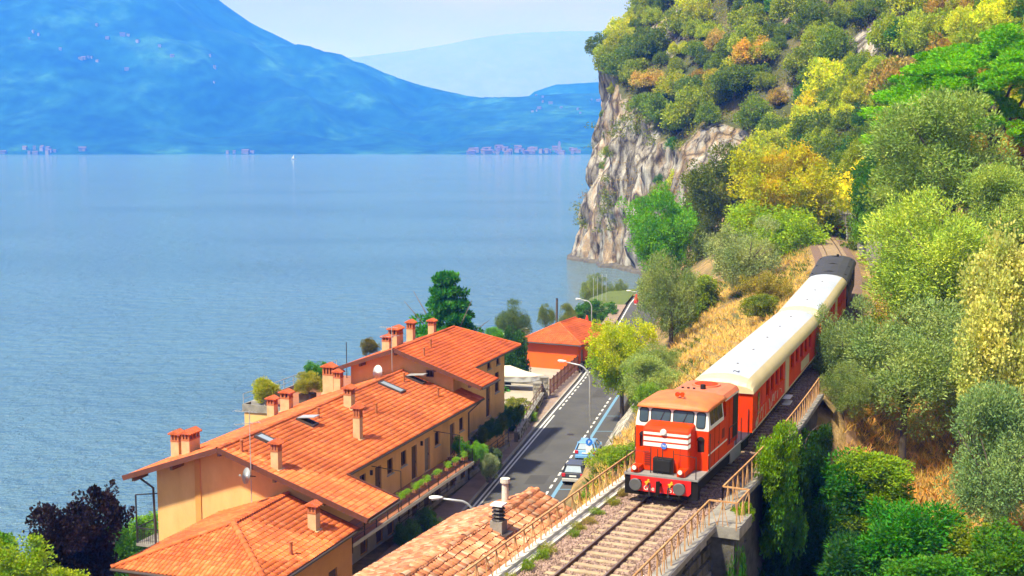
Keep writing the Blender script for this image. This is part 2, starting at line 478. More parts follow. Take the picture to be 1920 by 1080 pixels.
# ------------------------------------------------------------------ mesh helpers
class MB:
    def __init__(self):
        self.v = []
        self.f = []

    def add(self, vs, fs, T=None):
        o = len(self.v)
        if T is not None:
            vs = [T @ Vector(p_) for p_ in vs]
        self.v.extend([tuple(p_) for p_ in vs])
        self.f.extend([tuple(i + o for i in f_) for f_ in fs])
        return self

    def box(self, x0, x1, y0, y1, z0, z1, T=None):
        vs = [(x0, y0, z0), (x1, y0, z0), (x1, y1, z0), (x0, y1, z0), (x0, y0, z1), (x1, y0, z1), (x1, y1, z1), (x0, y1, z1)]
        return self.add(vs, [(3, 2, 1, 0), (4, 5, 6, 7), (0, 1, 5, 4), (1, 2, 6, 5), (2, 3, 7, 6), (3, 0, 4, 7)], T)

    def bar(self, a, b, w, h=None, up=(0, 0, 1)):
        """square bar between two points"""
        a = Vector(a)
        b = Vector(b)
        h = h or w
        d = (b - a).normalized()
        upv = Vector(up)
        if abs(d.dot(upv)) > 0.98:
            upv = Vector((0, 1, 0))
        s = d.cross(upv).normalized() * (w / 2)
        u = s.cross(d).normalized() * (h / 2)
        vs = [a - s - u, a + s - u, a + s + u, a - s + u, b - s - u, b + s - u, b + s + u, b - s + u]
        return self.add(vs, [(0, 1, 2, 3), (7, 6, 5, 4), (1, 0, 4, 5), (2, 1, 5, 6), (3, 2, 6, 7), (0, 3, 7, 4)])

    def tube(self, pts, rad, n=8, cap=True):
        pts = [Vector(p_) for p_ in pts]
        if not isinstance(rad, (list, tuple)):
            rad = [rad] * len(pts)
        o = len(self.v)
        for i, p_ in enumerate(pts):
            d = (pts[min(i + 1, len(pts) - 1)] - pts[max(i - 1, 0)]).normalized()
            a = Vector((0, 0, 1)) if abs(d.z) < 0.9 else Vector((1, 0, 0))
            s = d.cross(a).normalized()
            t = s.cross(d).normalized()
            for k in range(n):
                an = 2 * math.pi * k / n
                self.v.append(tuple(p_ + (s * math.cos(an) + t * math.sin(an)) * rad[i]))
        for i in range(len(pts) - 1):
            for k in range(n):
                k2 = (k + 1) % n
                self.f.append((o + i * n + k, o + (i + 1) * n + k, o + (i + 1) * n + k2, o + i * n + k2))
        if cap:
            self.f.append(tuple(o + k for k in range(n)))
            e = o + (len(pts) - 1) * n
            self.f.append(tuple(e + k for k in reversed(range(n))))
        return self

    def prism(self, poly, a0, a1, axis='y'):
        """poly in the two other axes, extruded along axis (x: poly=(y,z), y: poly=(x,z), z: poly=(x,y))"""
        n = len(poly)
        vs = []
        for a in (a0, a1):
            for (p_, q) in poly:
                vs.append((a, p_, q) if axis == 'x' else ((p_, a, q) if axis == 'y' else (p_, q, a)))
        fs = [tuple(range(n)), tuple(reversed(range(n, 2 * n)))]
        for i in range(n):
            j = (i + 1) % n
            fs.append((i, i + n, j + n, j))
        return self.add(vs, fs)

    def loft(self, rings, closed=True, caps=True):
        o = len(self.v)
        n = len(rings[0])
        for r_ in rings:
            self.v.extend([tuple(p_) for p_ in r_])
        for i in range(len(rings) - 1):
            for k in range(n if closed else n - 1):
                k2 = (k + 1) % n
                self.f.append((o + i * n + k, o + (i + 1) * n + k, o + (i + 1) * n + k2, o + i * n + k2))
        if caps and closed:
            self.f.append(tuple(o + k for k in reversed(range(n))))
            e = o + (len(rings) - 1) * n
            self.f.append(tuple(e + k for k in range(n)))
        return self

    def build(self, name, material, parent=None, smooth=False, bevel=0.0, mat2=None):
        me = bpy.data.meshes.new(name)
        me.from_pydata(self.v, [], self.f)
        import bmesh
        bm = bmesh.new()
        bm.from_mesh(me)
        bmesh.ops.recalc_face_normals(bm, faces=bm.faces)
        bm.to_mesh(me)
        bm.free()
        me.materials.append(M[material] if isinstance(material, str) else material)
        return link(name, me, parent, smooth, bevel)


def link(name, me, parent=None, smooth=False, bevel=0.0):
    o = bpy.data.objects.new(name, me)
    COL.objects.link(o)
    if parent:
        o.parent = parent
    if smooth:
        me.polygons.foreach_set('use_smooth', [True] * len(me.polygons))
    if bevel:
        bv = o.modifiers.new('bevel', 'BEVEL')
        bv.width = bevel
        bv.segments = 2
        bv.limit_method = 'ANGLE'
    return o


def np_mesh(name, verts, quads, material):
    """fast mesh from numpy: verts (n,3), quads (m,k)"""
    me = bpy.data.meshes.new(name)
    nv, (nf, k) = len(verts), quads.shape
    me.vertices.add(nv)
    me.vertices.foreach_set('co', np.asarray(verts, dtype=np.float32).ravel())
    me.loops.add(nf * k)
    me.loops.foreach_set('vertex_index', quads.astype(np.int32).ravel())
    me.polygons.add(nf)
    me.polygons.foreach_set('loop_start', np.arange(0, nf * k, k, dtype=np.int32))
    me.update(calc_edges=True)
    me.validate()
    me.materials.append(M[material])
    return me


def empty(name, loc=(0, 0, 0), az=0.0, parent=None):
    o = bpy.data.objects.new(name, None)
    COL.objects.link(o)
    o.location = loc
    o.rotation_euler = (0, 0, -R(az))
    o.empty_display_size = 0.5
    if parent:
        o.parent = parent
    return o


def tag(o, label, cat, group=None, kind=None):
    if label:
        o['label'] = label
    if cat:
        o['category'] = cat
    if group:
        o['group'] = group
    if kind:
        o['kind'] = kind
    return o


def struct(o):
    o['kind'] = 'structure'
    return o


def stuff(o):
    o['kind'] = 'stuff'
    return o


def copy_tree(o, parent=None):
    c = o.copy()
    COL.objects.link(c)
    if parent:
        c.parent = parent
    for ch in list(o.children):
        copy_tree(ch, c)
    return c


def text_mesh(body, size, depth=0.004):
    cu = bpy.data.curves.new('lettering', 'FONT')
    cu.body = body
    cu.size = size
    cu.extrude = depth
    cu.align_x = 'CENTER'
    cu.align_y = 'CENTER'
    o = bpy.data.objects.new('lettering', cu)
    COL.objects.link(o)
    bpy.context.view_layer.update()
    dg = bpy.context.evaluated_depsgraph_get()
    me = bpy.data.meshes.new_from_object(o.evaluated_get(dg))
    bpy.data.objects.remove(o)
    return me


def interp(tab, y):
    ys = [a for a, _ in tab]
    xs = [b for _, b in tab]
    return float(np.interp(y, ys, xs))


def sm(a, b, x):
    t = min(1.0, max(0.0, (x - a) / (b - a)))
    return t * t * (3 - 2 * t)

# ------------------------------------------------------------------ track line (railway) and ground shape
_tp = np.array([(-10.4, 10.0, 17.0), (-5.6, 21.5, 17.0), (-1.2, 31.0, 17.0), (2.16, 38.5, 17.0), (5.78, 46.55, 17.0), (9.70, 55.3, 17.0), (14.2, 66.5, 17.0), (18.3, 77.3, 17.15),
                (22.0, 87.0, 17.55), (25.2, 96.0, 18.0), (29.2, 109.0, 18.6), (33.6, 127.0, 19.2), (38.2, 152.0, 19.8), (40.6, 175.0, 20.3), (41.0, 195.0, 20.6), (37.5, 215.0, 20.9), (33.0, 232.0, 21.2)])


def catmull(P, n=24):
    out = []
    for i in range(len(P) - 1):
        p0, p1, p2, p3 = P[max(i - 1, 0)], P[i], P[i + 1], P[min(i + 2, len(P) - 1)]
        for k in range(n):
            t = k / n
            out.append(0.5 * ((2 * p1) + (-p0 + p2) * t + (2 * p0 - 5 * p1 + 4 * p2 - p3) * t * t + (-p0 + 3 * p1 - 3 * p2 + p3) * t ** 3))
    out.append(P[-1])
    return np.array(out)


TRK = catmull(_tp)
_seg = np.linalg.norm(np.diff(TRK, axis=0), axis=1)
TRL = np.concatenate([[0], np.cumsum(_seg)])


def trk(s):
    """point on the track centre line at arc length s: x, y, z, tangent angle (azimuth)"""
    p_ = [float(np.interp(s, TRL, TRK[:, k])) for k in range(3)]
    q = [float(np.interp(s + 0.4, TRL, TRK[:, k])) for k in range(3)]
    r_ = [float(np.interp(s - 0.4, TRL, TRK[:, k])) for k in range(3)]
    az = math.atan2(q[0] - r_[0], q[1] - r_[1])
    return Vector(p_), az


def off(s, t, dz=0.0):
    p_, az = trk(s)
    return Vector((p_.x + math.cos(az) * t, p_.y - math.sin(az) * t, p_.z + dz))


def s_at_y(y):
    return float(np.interp(y, TRK[:, 1], TRL)) if y < 190 else float(np.interp(y, TRK[:, 1], TRL))


ROADL = [(20, -16.4), (30, -14.2), (58, -8.1), (80.4, -3.2), (128, 7.2), (150, 11.4), (170, 15.0), (190, 18.4), (215, 23.5), (240, 30)]
SHORE = [(10, -44), (40, -38), (66, -30), (104, -17.5), (128, -9), (150, -4), (168, 2), (190, 8.0), (206, 12), (216, 17), (224, 25), (236, 31), (255, 36), (300, 40)]


def track_x(y):
    return float(np.interp(y, TRK[:, 1], TRK[:, 0]))


def track_z(y):
    return float(np.interp(y, TRK[:, 1], TRK[:, 2]))


def right_hill(x, y):
    z = 8 + 0.20 * (y - 62) + 0.46 * (x - 20)
    z = max(z, 6.6 + 0.02 * x)
    if y > 100:
        z = min(z, track_z(y) + 3.5 + 8 * (1 - sm(100, 118, y)))
    return z


def ground(x, y):
    xs = interp(SHORE, y)
    xl = interp(ROADL, y)
    xr = xl + 6.9
    xt = track_x(y)
    zr = track_z(y) - 0.62
    via = 1 - sm(60, 70, y)
    n_ = noise.noise(Vector((x * 0.09, y * 0.09, 3.1))) * 0.5
    n_ += noise.noise(Vector((x * 0.3, y * 0.3, 9.1))) * 0.18
    if x < xl - 0.5:
        low = 2.2 + 3.75 * sm(xs + 2, min(xs + 11, xl - 3), x)
        if y > 165:
            low = 2.2 + 2.2 * sm(xs + 1, xs + 5, x)
        return -3.0 + (low + 3.0) * sm(xs - 2.5, xs + 1.0, x)
    if x <= xr:
        return 5.93 if y < 165 else 5.93 - 0.6 * sm(165, 200, y)
    if x <= xt + 2.7:
        tl = xt - 2.7
        f_ = min(1.0, max(0.0, (x - xr) / max(tl - xr, 0.5)))
        lft = 1 - sm(50, 62, y)
        up = zr - 0.05
        prof = 6.0 + (up - 6.0) * (0.20 * sm(0, 0.06, f_) + 0.80 * f_ ** 0.9) + n_ * min(1, f_ * 5) * (1 if f_ < 0.96 else 0)
        lowz = 6.0
        dx = x - xr
        if 83 < y < 110:
            cap = 5.6 + max(0.0, dx - 1.7) * 2.4
            k_ = sm(83, 86, y) * (1 - sm(107, 110, y))
            prof = prof * (1 - k_) + min(prof, cap) * k_
        z = prof * (1 - lft) + lowz * lft
        if x > tl:
            z = zr * (1 - max(via, lft)) + min(zr, 6.8) * max(via, lft)
        return z
    d = x - (xt + 2.7)
    h = right_hill(x, y) + n_ * 2.2
    b_ = sm(0, 5.0, d)
    base = zr * (1 - via) + min(zr, 6.6) * via
    return base * (1 - b_) + h * b_


def grid_mesh(name, xs, ys, fn, material, smooth=True):
    V = np.array([(x, y, fn(x, y)) for y in ys for x in xs], dtype=np.float32)
    nx = len(xs)
    q = []
    for j in range(len(ys) - 1):
        for i in range(nx - 1):
            a = j * nx + i
            q.append((a, a + 1, a + 1 + nx, a + nx))
    me = np_mesh(name, V, np.array(q), material)
    if smooth:
        me.polygons.foreach_set('use_smooth', [True] * len(me.polygons))
    return me


terrain = link('ground', grid_mesh('ground', np.arange(-62, 92, 1.2), np.arange(14, 262, 1.25), ground, 'ground_earth'))
struct(terrain)

# lake: one sheet to the far shore
lk = MB().add([(-9500, -300, 0), (9500, -300, 0), (9500, 9400, 0), (-9500, 9400, 0)], [(0, 1, 2, 3)]).build('lake', 'lake_water')
struct(lk)

# ------------------------------------------------------------------ road, parking bays, pavement, yard
RZ = 6.0


def strip(name, f0, f1, ys, z, material, parent=None, thick=0.0):
    m_ = MB()
    n = len(ys)
    vs = [(f0(y), y, z) for y in ys] + [(f1(y), y, z) for y in ys]
    fs = [(i, i + n, i + n + 1, i + 1) for i in range(n - 1)]
    if thick:
        vs += [(a, b, c - thick) for a, b, c in vs]
        k = 2 * n
        fs += [(i, i + 1, k + i + 1, k + i) for i in range(n - 1)] + [(n + i, k + n + i, k + n + i + 1, n + i + 1) for i in range(n - 1)]
        fs += [(0, k, k + n, n), (n - 1, 2 * n - 1, k + 2 * n - 1, k + n - 1)]
    m_.add(vs, fs)
    return m_.build(name, material, parent)


rl = lambda y: interp(ROADL, y)
road = struct(strip('road', lambda y: rl(y) - 0.25, lambda y: rl(y) + 4.95, list(np.arange(20, 205, 2.5)), RZ, 'asphalt'))
bays = struct(strip('parking_bays', lambda y: rl(y) + 4.95, lambda y: rl(y) + 6.9, list(np.arange(60, 122, 2.0)), RZ - 0.003, 'asphalt_bay'))
strip('edge_line', lambda y: rl(y), lambda y: rl(y) + 0.16, list(np.arange(21, 200, 2.5)), RZ + 0.005, 'paint_white', road)
strip('edge_line', lambda y: rl(y) + 0.34, lambda y: rl(y) + 0.48, list(np.arange(21, 112.1, 2.5)), RZ + 0.005, 'paint_white', road)
for k in range(16):                                      # short dashes further on
    y0 = 113.5 + k * 1.7
    strip('lane_dash', lambda y: rl(y) + 0.36, lambda y: rl(y) + 0.52, [y0, y0 + 0.9], RZ + 0.005, 'paint_white', road)
for k in range(30):
    y0 = 68 + k * 1.72
    strip('lane_dash', lambda y: rl(y) + 4.45, lambda y: rl(y) + 4.62, [y0, y0 + 0.95], RZ + 0.005, 'paint_white', road)
strip('bay_line', lambda y: rl(y) + 4.98, lambda y: rl(y) + 5.26, list(np.arange(78, 121, 2.0)), RZ + 0.004, 'paint_blue', bays)
for y0 in (81.5, 86.6, 92.6, 98.6, 104.6, 110.6):
    strip('bay_divider', lambda y: rl(y) + 5.26, lambda y: rl(y) + 6.85, [y0, y0 + 0.14], RZ + 0.004, 'paint_blue', bays)


def pave_left(y):
    # back edge of the pavement: in front of the houses, the boundary wall, the yard railing
    return interp([(20, -22), (58, -12.5), (66, -9.6), (78, -6.3), (84, -4.4), (92, -2.2), (101, 0.0), (119, 3.55), (135, 7.0 - 0.6), (150, 9.2), (190, 16.3)], y)


pv = struct(strip('pavement', lambda y: pave_left(y), lambda y: rl(y) - 0.42, list(np.arange(24, 190, 2.0)), RZ + 0.12, 'pavement_setts', thick=0.2))
y0 = 24.0
kerb_n = 0
while y0 < 150:                                           # kerb stones
    strip('kerb_stone', lambda y: rl(y) - 0.42, lambda y: rl(y) - 0.26, [y0, y0 + 1.46], RZ + 0.135, 'kerb_stone', pv, 0.2)
    y0 += 1.5
for (y0_, y1_, a_, b_) in ((72, 76.5, 1.0, 2.3), (88, 90.5, 2.4, 3.9), (97, 108, 1.2, 2.0), (119, 123, 2.6, 4.0)):      # mended trenches
    strip('road_patch', lambda y, a_=a_: rl(y) + a_, lambda y, b_=b_: rl(y) + b_, list(np.linspace(y0_, y1_, 6)), RZ + .004, 'asphalt_patch', road)
for y_, a_ in ((84.0, 2.1), (103.5, 3.2), (126.0, 1.8)):
    MB().tube([(rl(y_) + a_, y_, RZ - .02), (rl(y_) + a_, y_, RZ + .006)], .33, 18).build('manhole_cover', 'iron_dark', road)
yard = struct(strip('yard', lambda y: interp([(108, -13), (150, -2)], y), lambda y: pave_left(y) - 0.02, list(np.arange(108, 152, 2.0)), RZ + 0.05, 'yard_concrete', thick=0.1))
lawn = struct(strip('lawn', lambda y: interp([(160, 4.5), (200, 13), (212, 18)], y), lambda y: rl(y) - 1.0, list(np.arange(158, 213, 2.0)), RZ - 0.35, 'lawn', thick=0.1))

# ------------------------------------------------------------------ wooded headland with limestone cliff
HC = catmull(np.array([(74, 20, 0), (62, 60, 0), (52, 90, 0), (45, 112, 0), (43, 130, 0), (44.5, 155, 0), (47, 180, 0), (46.5, 200, 0), (43.5, 225, 0), (38, 250, 0),
                       (31.5, 275, 0), (26.5, 297, 0), (21.0, 314, 0), (18.5, 325, 0), (19.5, 338, 0), (29, 358, 0), (65, 400, 0)], dtype=float), 10)
_hl = np.concatenate([[0], np.cumsum(np.linalg.norm(np.diff(HC, axis=0), axis=1))])
HLEN = _hl[-1]
HN = Vector((0.93, 0.37, 0)).normalized()


def hill_pt(a, z):
    """point of the hill surface: a = arc length along its foot, z = height"""
    x = float(np.interp(a, _hl, HC[:, 0]))
    y = float(np.interp(a, _hl, HC[:, 1]))
    c = sm(205, 262, y)
    top = interp([(205, 4), (235, 14), (262, 25), (300, 38), (320, 49), (332, 53)], y) + 4 * noise.noise(Vector((a * 0.05, 2.2, 0)))
    dc = 0.05 * z + 3.2 * sm(20, 44, z)
    if z > top:
        dc += (z - top) * 0.93
    ds = (z - 20) * (1.0 if z > 20 else 0.45)
    d = dc * c + ds * (1 - c)
    q = Vector((x, y, z)) + HN * d
    # relief
    st = Vector((q.x * 0.11, q.y * 0.11, z * 0.035))
    n1 = noise.fractal(st, 0.9, 2.1, 5)
    n2 = noise.noise(Vector((q.x * 0.035, q.y * 0.035, z * 0.03)))
    n3 = abs(noise.noise(Vector((q.x * 0.23, q.y * 0.23, z * 0.05 + 5))))
    bare = c * (1 - sm(top - 4, top + 3, z))
    amp = 1.6 * bare + 1.4 * (1 - bare)
    if bare > 0.02:
        v3 = Vector((q.x * 0.10, q.y * 0.10, z * 0.045 + 11))
        rg_ = noise.ridged_multi_fractal(v3, 0.9, 2.2, 5, 1.0, 2.0, noise_basis='PERLIN_ORIGINAL')
        vd = noise.voronoi(Vector((q.x * 0.16, q.y * 0.16, z * 0.07)))[0]
        q += HN * bare * ((rg_ - 1.2) * 2.0 + (vd[1] - vd[0]) * -2.6 + 1.0)
    q -= HN * (n1 * amp + n2 * (3.0 + 2.0 * bare) - n3 * 3.4 * bare)
    q.z += n1 * 0.8 * (1 - bare) * (1 if z > 3 else 0)
    return q, bare


_as = np.concatenate([np.arange(0, 170, 3.0), np.arange(170, HLEN, 0.9)])
_zs = np.concatenate([np.arange(-4, 60, 0.75), np.arange(60, 150, 2.2)])
HV, HB = [], []
for z_ in _zs:
    for a_ in _as:
        q_, b_ = hill_pt(float(a_), float(z_))
        if b_ < 0.3:                      # rock showing through the woodland
            b_ = max(b_, 0.55 * sm(0.26, 0.44, noise.noise(Vector((q_.x * .06, q_.y * .06, q_.z * .06)))))
        HV.append(q_)
        HB.append(b_)
_nx = len(_as)
_q = np.array([(j * _nx + i, j * _nx + i + 1, (j + 1) * _nx + i + 1, (j + 1) * _nx + i) for j in range(len(_zs) - 1) for i in range(_nx - 1)])
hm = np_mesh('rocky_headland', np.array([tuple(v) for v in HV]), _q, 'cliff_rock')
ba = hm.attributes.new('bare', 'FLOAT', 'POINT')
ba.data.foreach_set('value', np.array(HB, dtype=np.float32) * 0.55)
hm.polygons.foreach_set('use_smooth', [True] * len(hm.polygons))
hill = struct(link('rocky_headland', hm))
# wave-washed ledge along the foot of the cliff
led = MB()
ringsl = []
for a_ in np.arange(float(np.interp(262, HC[:140, 1], _hl[:140])), HLEN - 70, 2.0):
    q_, _ = hill_pt(float(a_), 0.6)
    w_ = 1.2 + 0.8 * noise.noise(Vector((a_ * 0.2, 0, 0)))
    h_ = 0.5 + 0.5 * noise.noise(Vector((a_ * 0.35, 7, 0)))
    ringsl.append([q_ - HN * (w_ + 0.6) + Vector((0, 0, -1.6)), q_ - HN * w_ + Vector((0, 0, h_ * 0.5 - 0.3)), q_ - HN * 0.3 + Vector((0, 0, h_)), q_ + HN * 2 + Vector((0, 0, h_ + 0.3)), q_ + HN * 2 + Vector((0, 0, -1.6))])
led.loft(ringsl)
struct(led.build('shore_ledge', 'wet_rock'))


# ------------------------------------------------------------------ far mountains across the lake
def mount(name, xs, ys, ridge, y0, y1, material, seed, amp):
    def fn(x, y):
        rz = interp(ridge, x)
        t = (y - y0) / (y1 - y0)
        f_ = sm(0, 1, t) ** 0.8 if t < 1 else max(0.0, 1 - (t - 1) * 0.8)
        n_ = noise.fractal(Vector((x * 0.0016 + seed, y * 0.0016, seed)), 0.8, 2.1, 7)
        n_ -= abs(noise.noise(Vector((x * 0.0026 + seed, y * 0.0013, 4)))) * 0.8
        small = noise.fractal(Vector((x * 0.011 + seed, y * 0.011, 1)), 0.8, 2.0, 3) * 5 * min(1, t * 4)
        n_ *= 1 - 0.85 * sm(-350, 50, x) * (name == 'mountain')
        return min(690, -3 + (rz + 3) * f_ + amp * n_ * min(1, t * 2.5) * (0.35 if 0.85 < t < 1.1 else 1) + small)
    return struct(link(name, grid_mesh(name, xs, ys, fn, material)))


def sil(px, py, Y):
    return ((px - 960) * Y / 2316.0, CAM_Z + (267 - py) * Y / 2316.0)


RID = [(-3200, 690), (-1900, 690), (-1500, 665)] + [sil(a, b, 4700) for a, b in ((400, -4), (480, 45), (560, 85), (640, 115), (700, 139), (760, 156), (830, 171), (880, 182), (960, 184), (1040, 178), (1100, 176), (1300, 170))]
FM = mount('mountain', np.arange(-3300, 1200, 36.0), np.arange(3080, 5600, 34.0), RID, 3110, 4700, 'mountain_forest', 2.7, 95)
RID2 = [(-1500, 330)] + [sil(a, b, 7600) for a, b in ((600, 118), (680, 108), (760, 100), (840, 88), (920, 72), (1000, 64), (1100, 58), (1300, 40), (1800, 20))]
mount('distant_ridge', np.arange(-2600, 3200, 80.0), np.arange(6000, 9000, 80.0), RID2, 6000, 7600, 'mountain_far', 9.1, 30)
RID3 = [sil(a, b, 5600) for a, b in ((900, 262), (980, 190), (1000, 172), (1040, 160), (1100, 156), (1200, 150), (1400, 150))]
mount('distant_hill', np.arange(-200, 1500, 50.0), np.arange(4900, 6300, 50.0), RID3, 4900, 5600, 'mountain_forest', 5.3, 10)

# the air over the lake
hz = MB().box(-9800, 9800, -400, 9600, -12, 735).build('haze', 'mortar')
hzm = bpy.data.materials.new('lake_haze')
hzm.use_nodes = True
hnt = hzm.node_tree
for n in list(hnt.nodes):
    hnt.nodes.remove(n)
pvn = hnt.nodes.new('ShaderNodeVolumePrincipled')
pvn.inputs['Color'].default_value = (0.03, 0.21, 1.0, 1)
pvn.inputs['Absorption Color'].default_value = (1, 1, 1, 1)
pvn.inputs['Density'].default_value = 0.00030
pvn.inputs['Anisotropy'].default_value = 0.0
ho = hnt.nodes.new('ShaderNodeOutputMaterial')
hnt.links.new(pvn.outputs[0], ho.inputs['Volume'])
try:
    hzm.cycles.homogeneous_volume = True
except Exception:
    pass
hz.data.materials.clear()
hz.data.materials.append(hzm)
stuff(hz)
tag(hz, 'thin blue haze in the air over the lake', 'haze')

# ------------------------------------------------------------------ building helpers (house local frame: x across, y along, z up)
CAMV = Vector((0, 0, CAM_Z))


def tile_new():
    w, Lg = 0.235, 0.40
    prof = [(0, 0.0), (0.42 * w, 0.004), (0.55 * w, 0.034), (0.75 * w, 0.050), (0.95 * w, 0.030), (1.0 * w, 0.004)]
    vs = [(x, 0.0, z + 0.040) for x, z in prof] + [(x, Lg, z + 0.004) for x, z in prof] + [(x, 0.0, z + 0.006) for x, z in prof]
    n = len(prof)
    fs = [(i, i + 1, n + i + 1, n + i) for i in range(n - 1)] + [(2 * n + i, 2 * n + i + 1, i + 1, i) for i in range(n - 1)]
    return np.array(vs), fs


def tile_coppo():
    n = 6
    vs = []
    for (y, r_, z0) in ((0.0, 0.112, 0.045), (0.46, 0.088, 0.0)):
        for k in range(n):
            a = math.pi * k / (n - 1)
            vs.append((0.11 - r_ * math.cos(a), y, z0 + r_ * 0.72 * math.sin(a)))
    for k in range(n):
        a = math.pi * k / (n - 1)
        vs.append((0.11 - 0.09 * math.cos(a), 0.0, 0.045 + 0.055 * math.sin(a) - 0.004))
    fs = [(i, i + 1, n + i + 1, n + i) for i in range(n - 1)] + [(2 * n + i, 2 * n + i + 1, i + 1, i) for i in range(n - 1)]
    return np.array(vs), fs


class Tiling:
    """collects the tiles of one roof; the ones showing largest become parts, the rest one mesh"""

    def __init__(self, base, exposure, width, jitter):
        self.vs, self.fs = base
        self.ex, self.w, self.j = exposure, width, jitter
        self.T = []

    def plane(self, o, u, v, W, Lg, inside=None, vis=True):
        o, u, v = Vector(o), Vector(u).normalized(), Vector(v).normalized()
        n = u.cross(v)
        for j in range(int(Lg / self.ex + 0.5)):
            for i in range(int(W / self.w)):
                a = i * self.w
                b = j * self.ex
                if inside and not inside(a + self.w / 2, b + self.ex / 2):
                    continue
                jr = self.j
                p_ = o + u * (a + random.uniform(-jr, jr)) + v * (b + random.uniform(-jr, jr) * 1.6) + n * random.uniform(0, jr * 0.5)
                ra = random.uniform(-jr, jr) * 1.6
                uu = (u * math.cos(ra) + v * math.sin(ra))
                vv = (v * math.cos(ra) - u * math.sin(ra))
                m_ = Matrix(((uu.x, vv.x, n.x, p_.x), (uu.y, vv.y, n.y, p_.y), (uu.z, vv.z, n.z, p_.z), (0, 0, 0, 1)))
                self.T.append((m_, vis))

    def build(self, root, roof, material, n_single):
        world_m = Matrix.Translation(root.location) @ root.rotation_euler.to_matrix().to_4x4()
        base = [self.vs, self.fs]

        def key(e):
            p_ = world_m @ e[0].translation
            r_ = p_ / max(p_.y, 1)
            out = 0 if (abs(r_.x) < 0.414 and (CAM_Z - p_.z) / p_.y < 0.352) else 500
            return (p_ - CAMV).length + (0 if e[1] else 1000) + out
        self.T.sort(key=key)
        singles, rest = self.T[:n_single], self.T[n_single:]
        if singles:
            me = bpy.data.meshes.new('roof_tile')
            me.from_pydata([tuple(v) for v in self.vs], [], self.fs)
            me.materials.append(M[material])
            for m_, _ in singles:
                o = bpy.data.objects.new('roof_tile', me)
                COL.objects.link(o)
                o.parent = roof
                o.matrix_local = m_
        if rest:
            bv = np.hstack([self.vs, np.ones((len(self.vs), 1))])
            mats_ = np.array([np.array(m_) for m_, _ in rest])
            V = np.einsum('nij,kj->nki', mats_, bv)[:, :, :3].reshape(-1, 3)
            k = len(self.vs)
            F = (np.array(self.fs)[None, :, :] + (np.arange(len(rest)) * k)[:, None, None]).reshape(-1, 4)
            stuff(link('roof_tiles', np_mesh('roof_tiles', V, F, material), roof))


def ridge_tiles(roof, a, b, material, r=0.15, step=0.42, wob=0.0):
    a, b = Vector(a), Vector(b)
    d = (b - a)
    n = max(1, int(d.length / step))
    d.normalize()
    m_ = MB()
    k = 7
    rings = []
    for (y, rr) in ((-0.03, r * 1.1), (step * 0.5, r), (step + 0.02, r * 0.9)):
        rings.append([(rr * math.cos(math.pi * q / (k - 1)), y, rr * 0.8 * math.sin(math.pi * q / (k - 1)) - 0.02) for q in range(k)])
    m_.loft(rings, closed=False, caps=False)
    me = bpy.data.meshes.new('ridge_tile')
    me.from_pydata(m_.v, [], m_.f)
    me.materials.append(M[material])
    s = d.cross(Vector((0, 0, 1))).normalized()
    u = s.cross(d)
    for i in range(n):
        p_ = a + d * (i * (b - a).length / n)
        o = bpy.data.objects.new('ridge_tile', me)
        COL.objects.link(o)
        o.parent = roof
        w1 = random.uniform(-wob, wob)
        o.matrix_local = Matrix(((s.x, d.x, u.x, p_.x), (s.y, d.y, u.y, p_.y), (s.z, d.z, u.z, p_.z + w1), (0, 0, 0, 1)))


def slab(poly, thick):
    """deck under the tiles: polygon (3d, upper face) extruded downwards"""
    m_ = MB()
    n = len(poly)
    m_.add([tuple(p_) for p_ in poly] + [(p_[0], p_[1], p_[2] - thick) for p_ in poly],
           [tuple(range(n)), tuple(reversed(range(n, 2 * n)))] + [(i, i + n, (i + 1) % n + n, (i + 1) % n) for i in range(n)])
    return m_


def wall_open(mb, t, s0, s1, z0, z1, ops, depth=0.2, sign=1, axis='t'):
    """wall face in the plane x=t (axis t) or y=t (axis s) with real openings and reveals"""
    ss = sorted({s0, s1} | {o[0] for o in ops} | {o[1] for o in ops})
    zs = sorted({z0, z1} | {o[2] for o in ops} | {o[3] for o in ops})

    def P(a, z, d=0.0):
        return (t - sign * d, a, z) if axis == 't' else (a, t - sign * d, z)
    for i in range(len(ss) - 1):
        for j in range(len(zs) - 1):
            a, b, c, d = ss[i], ss[i + 1], zs[j], zs[j + 1]
            ma, mz = (a + b) / 2, (c + d) / 2
            if any(o[0] < ma < o[1] and o[2] < mz < o[3] for o in ops):
                continue
            mb.add([P(a, c), P(b, c), P(b, d), P(a, d)], [(0, 1, 2, 3)])
    for (a, b, c, d) in ops:
        mb.add([P(a, c), P(b, c), P(b, d), P(a, d), P(a, c, depth), P(b, c, depth), P(b, d, depth), P(a, d, depth)],
               [(0, 1, 5, 4), (1, 2, 6, 5), (2, 3, 7, 6), (3, 0, 4, 7)])


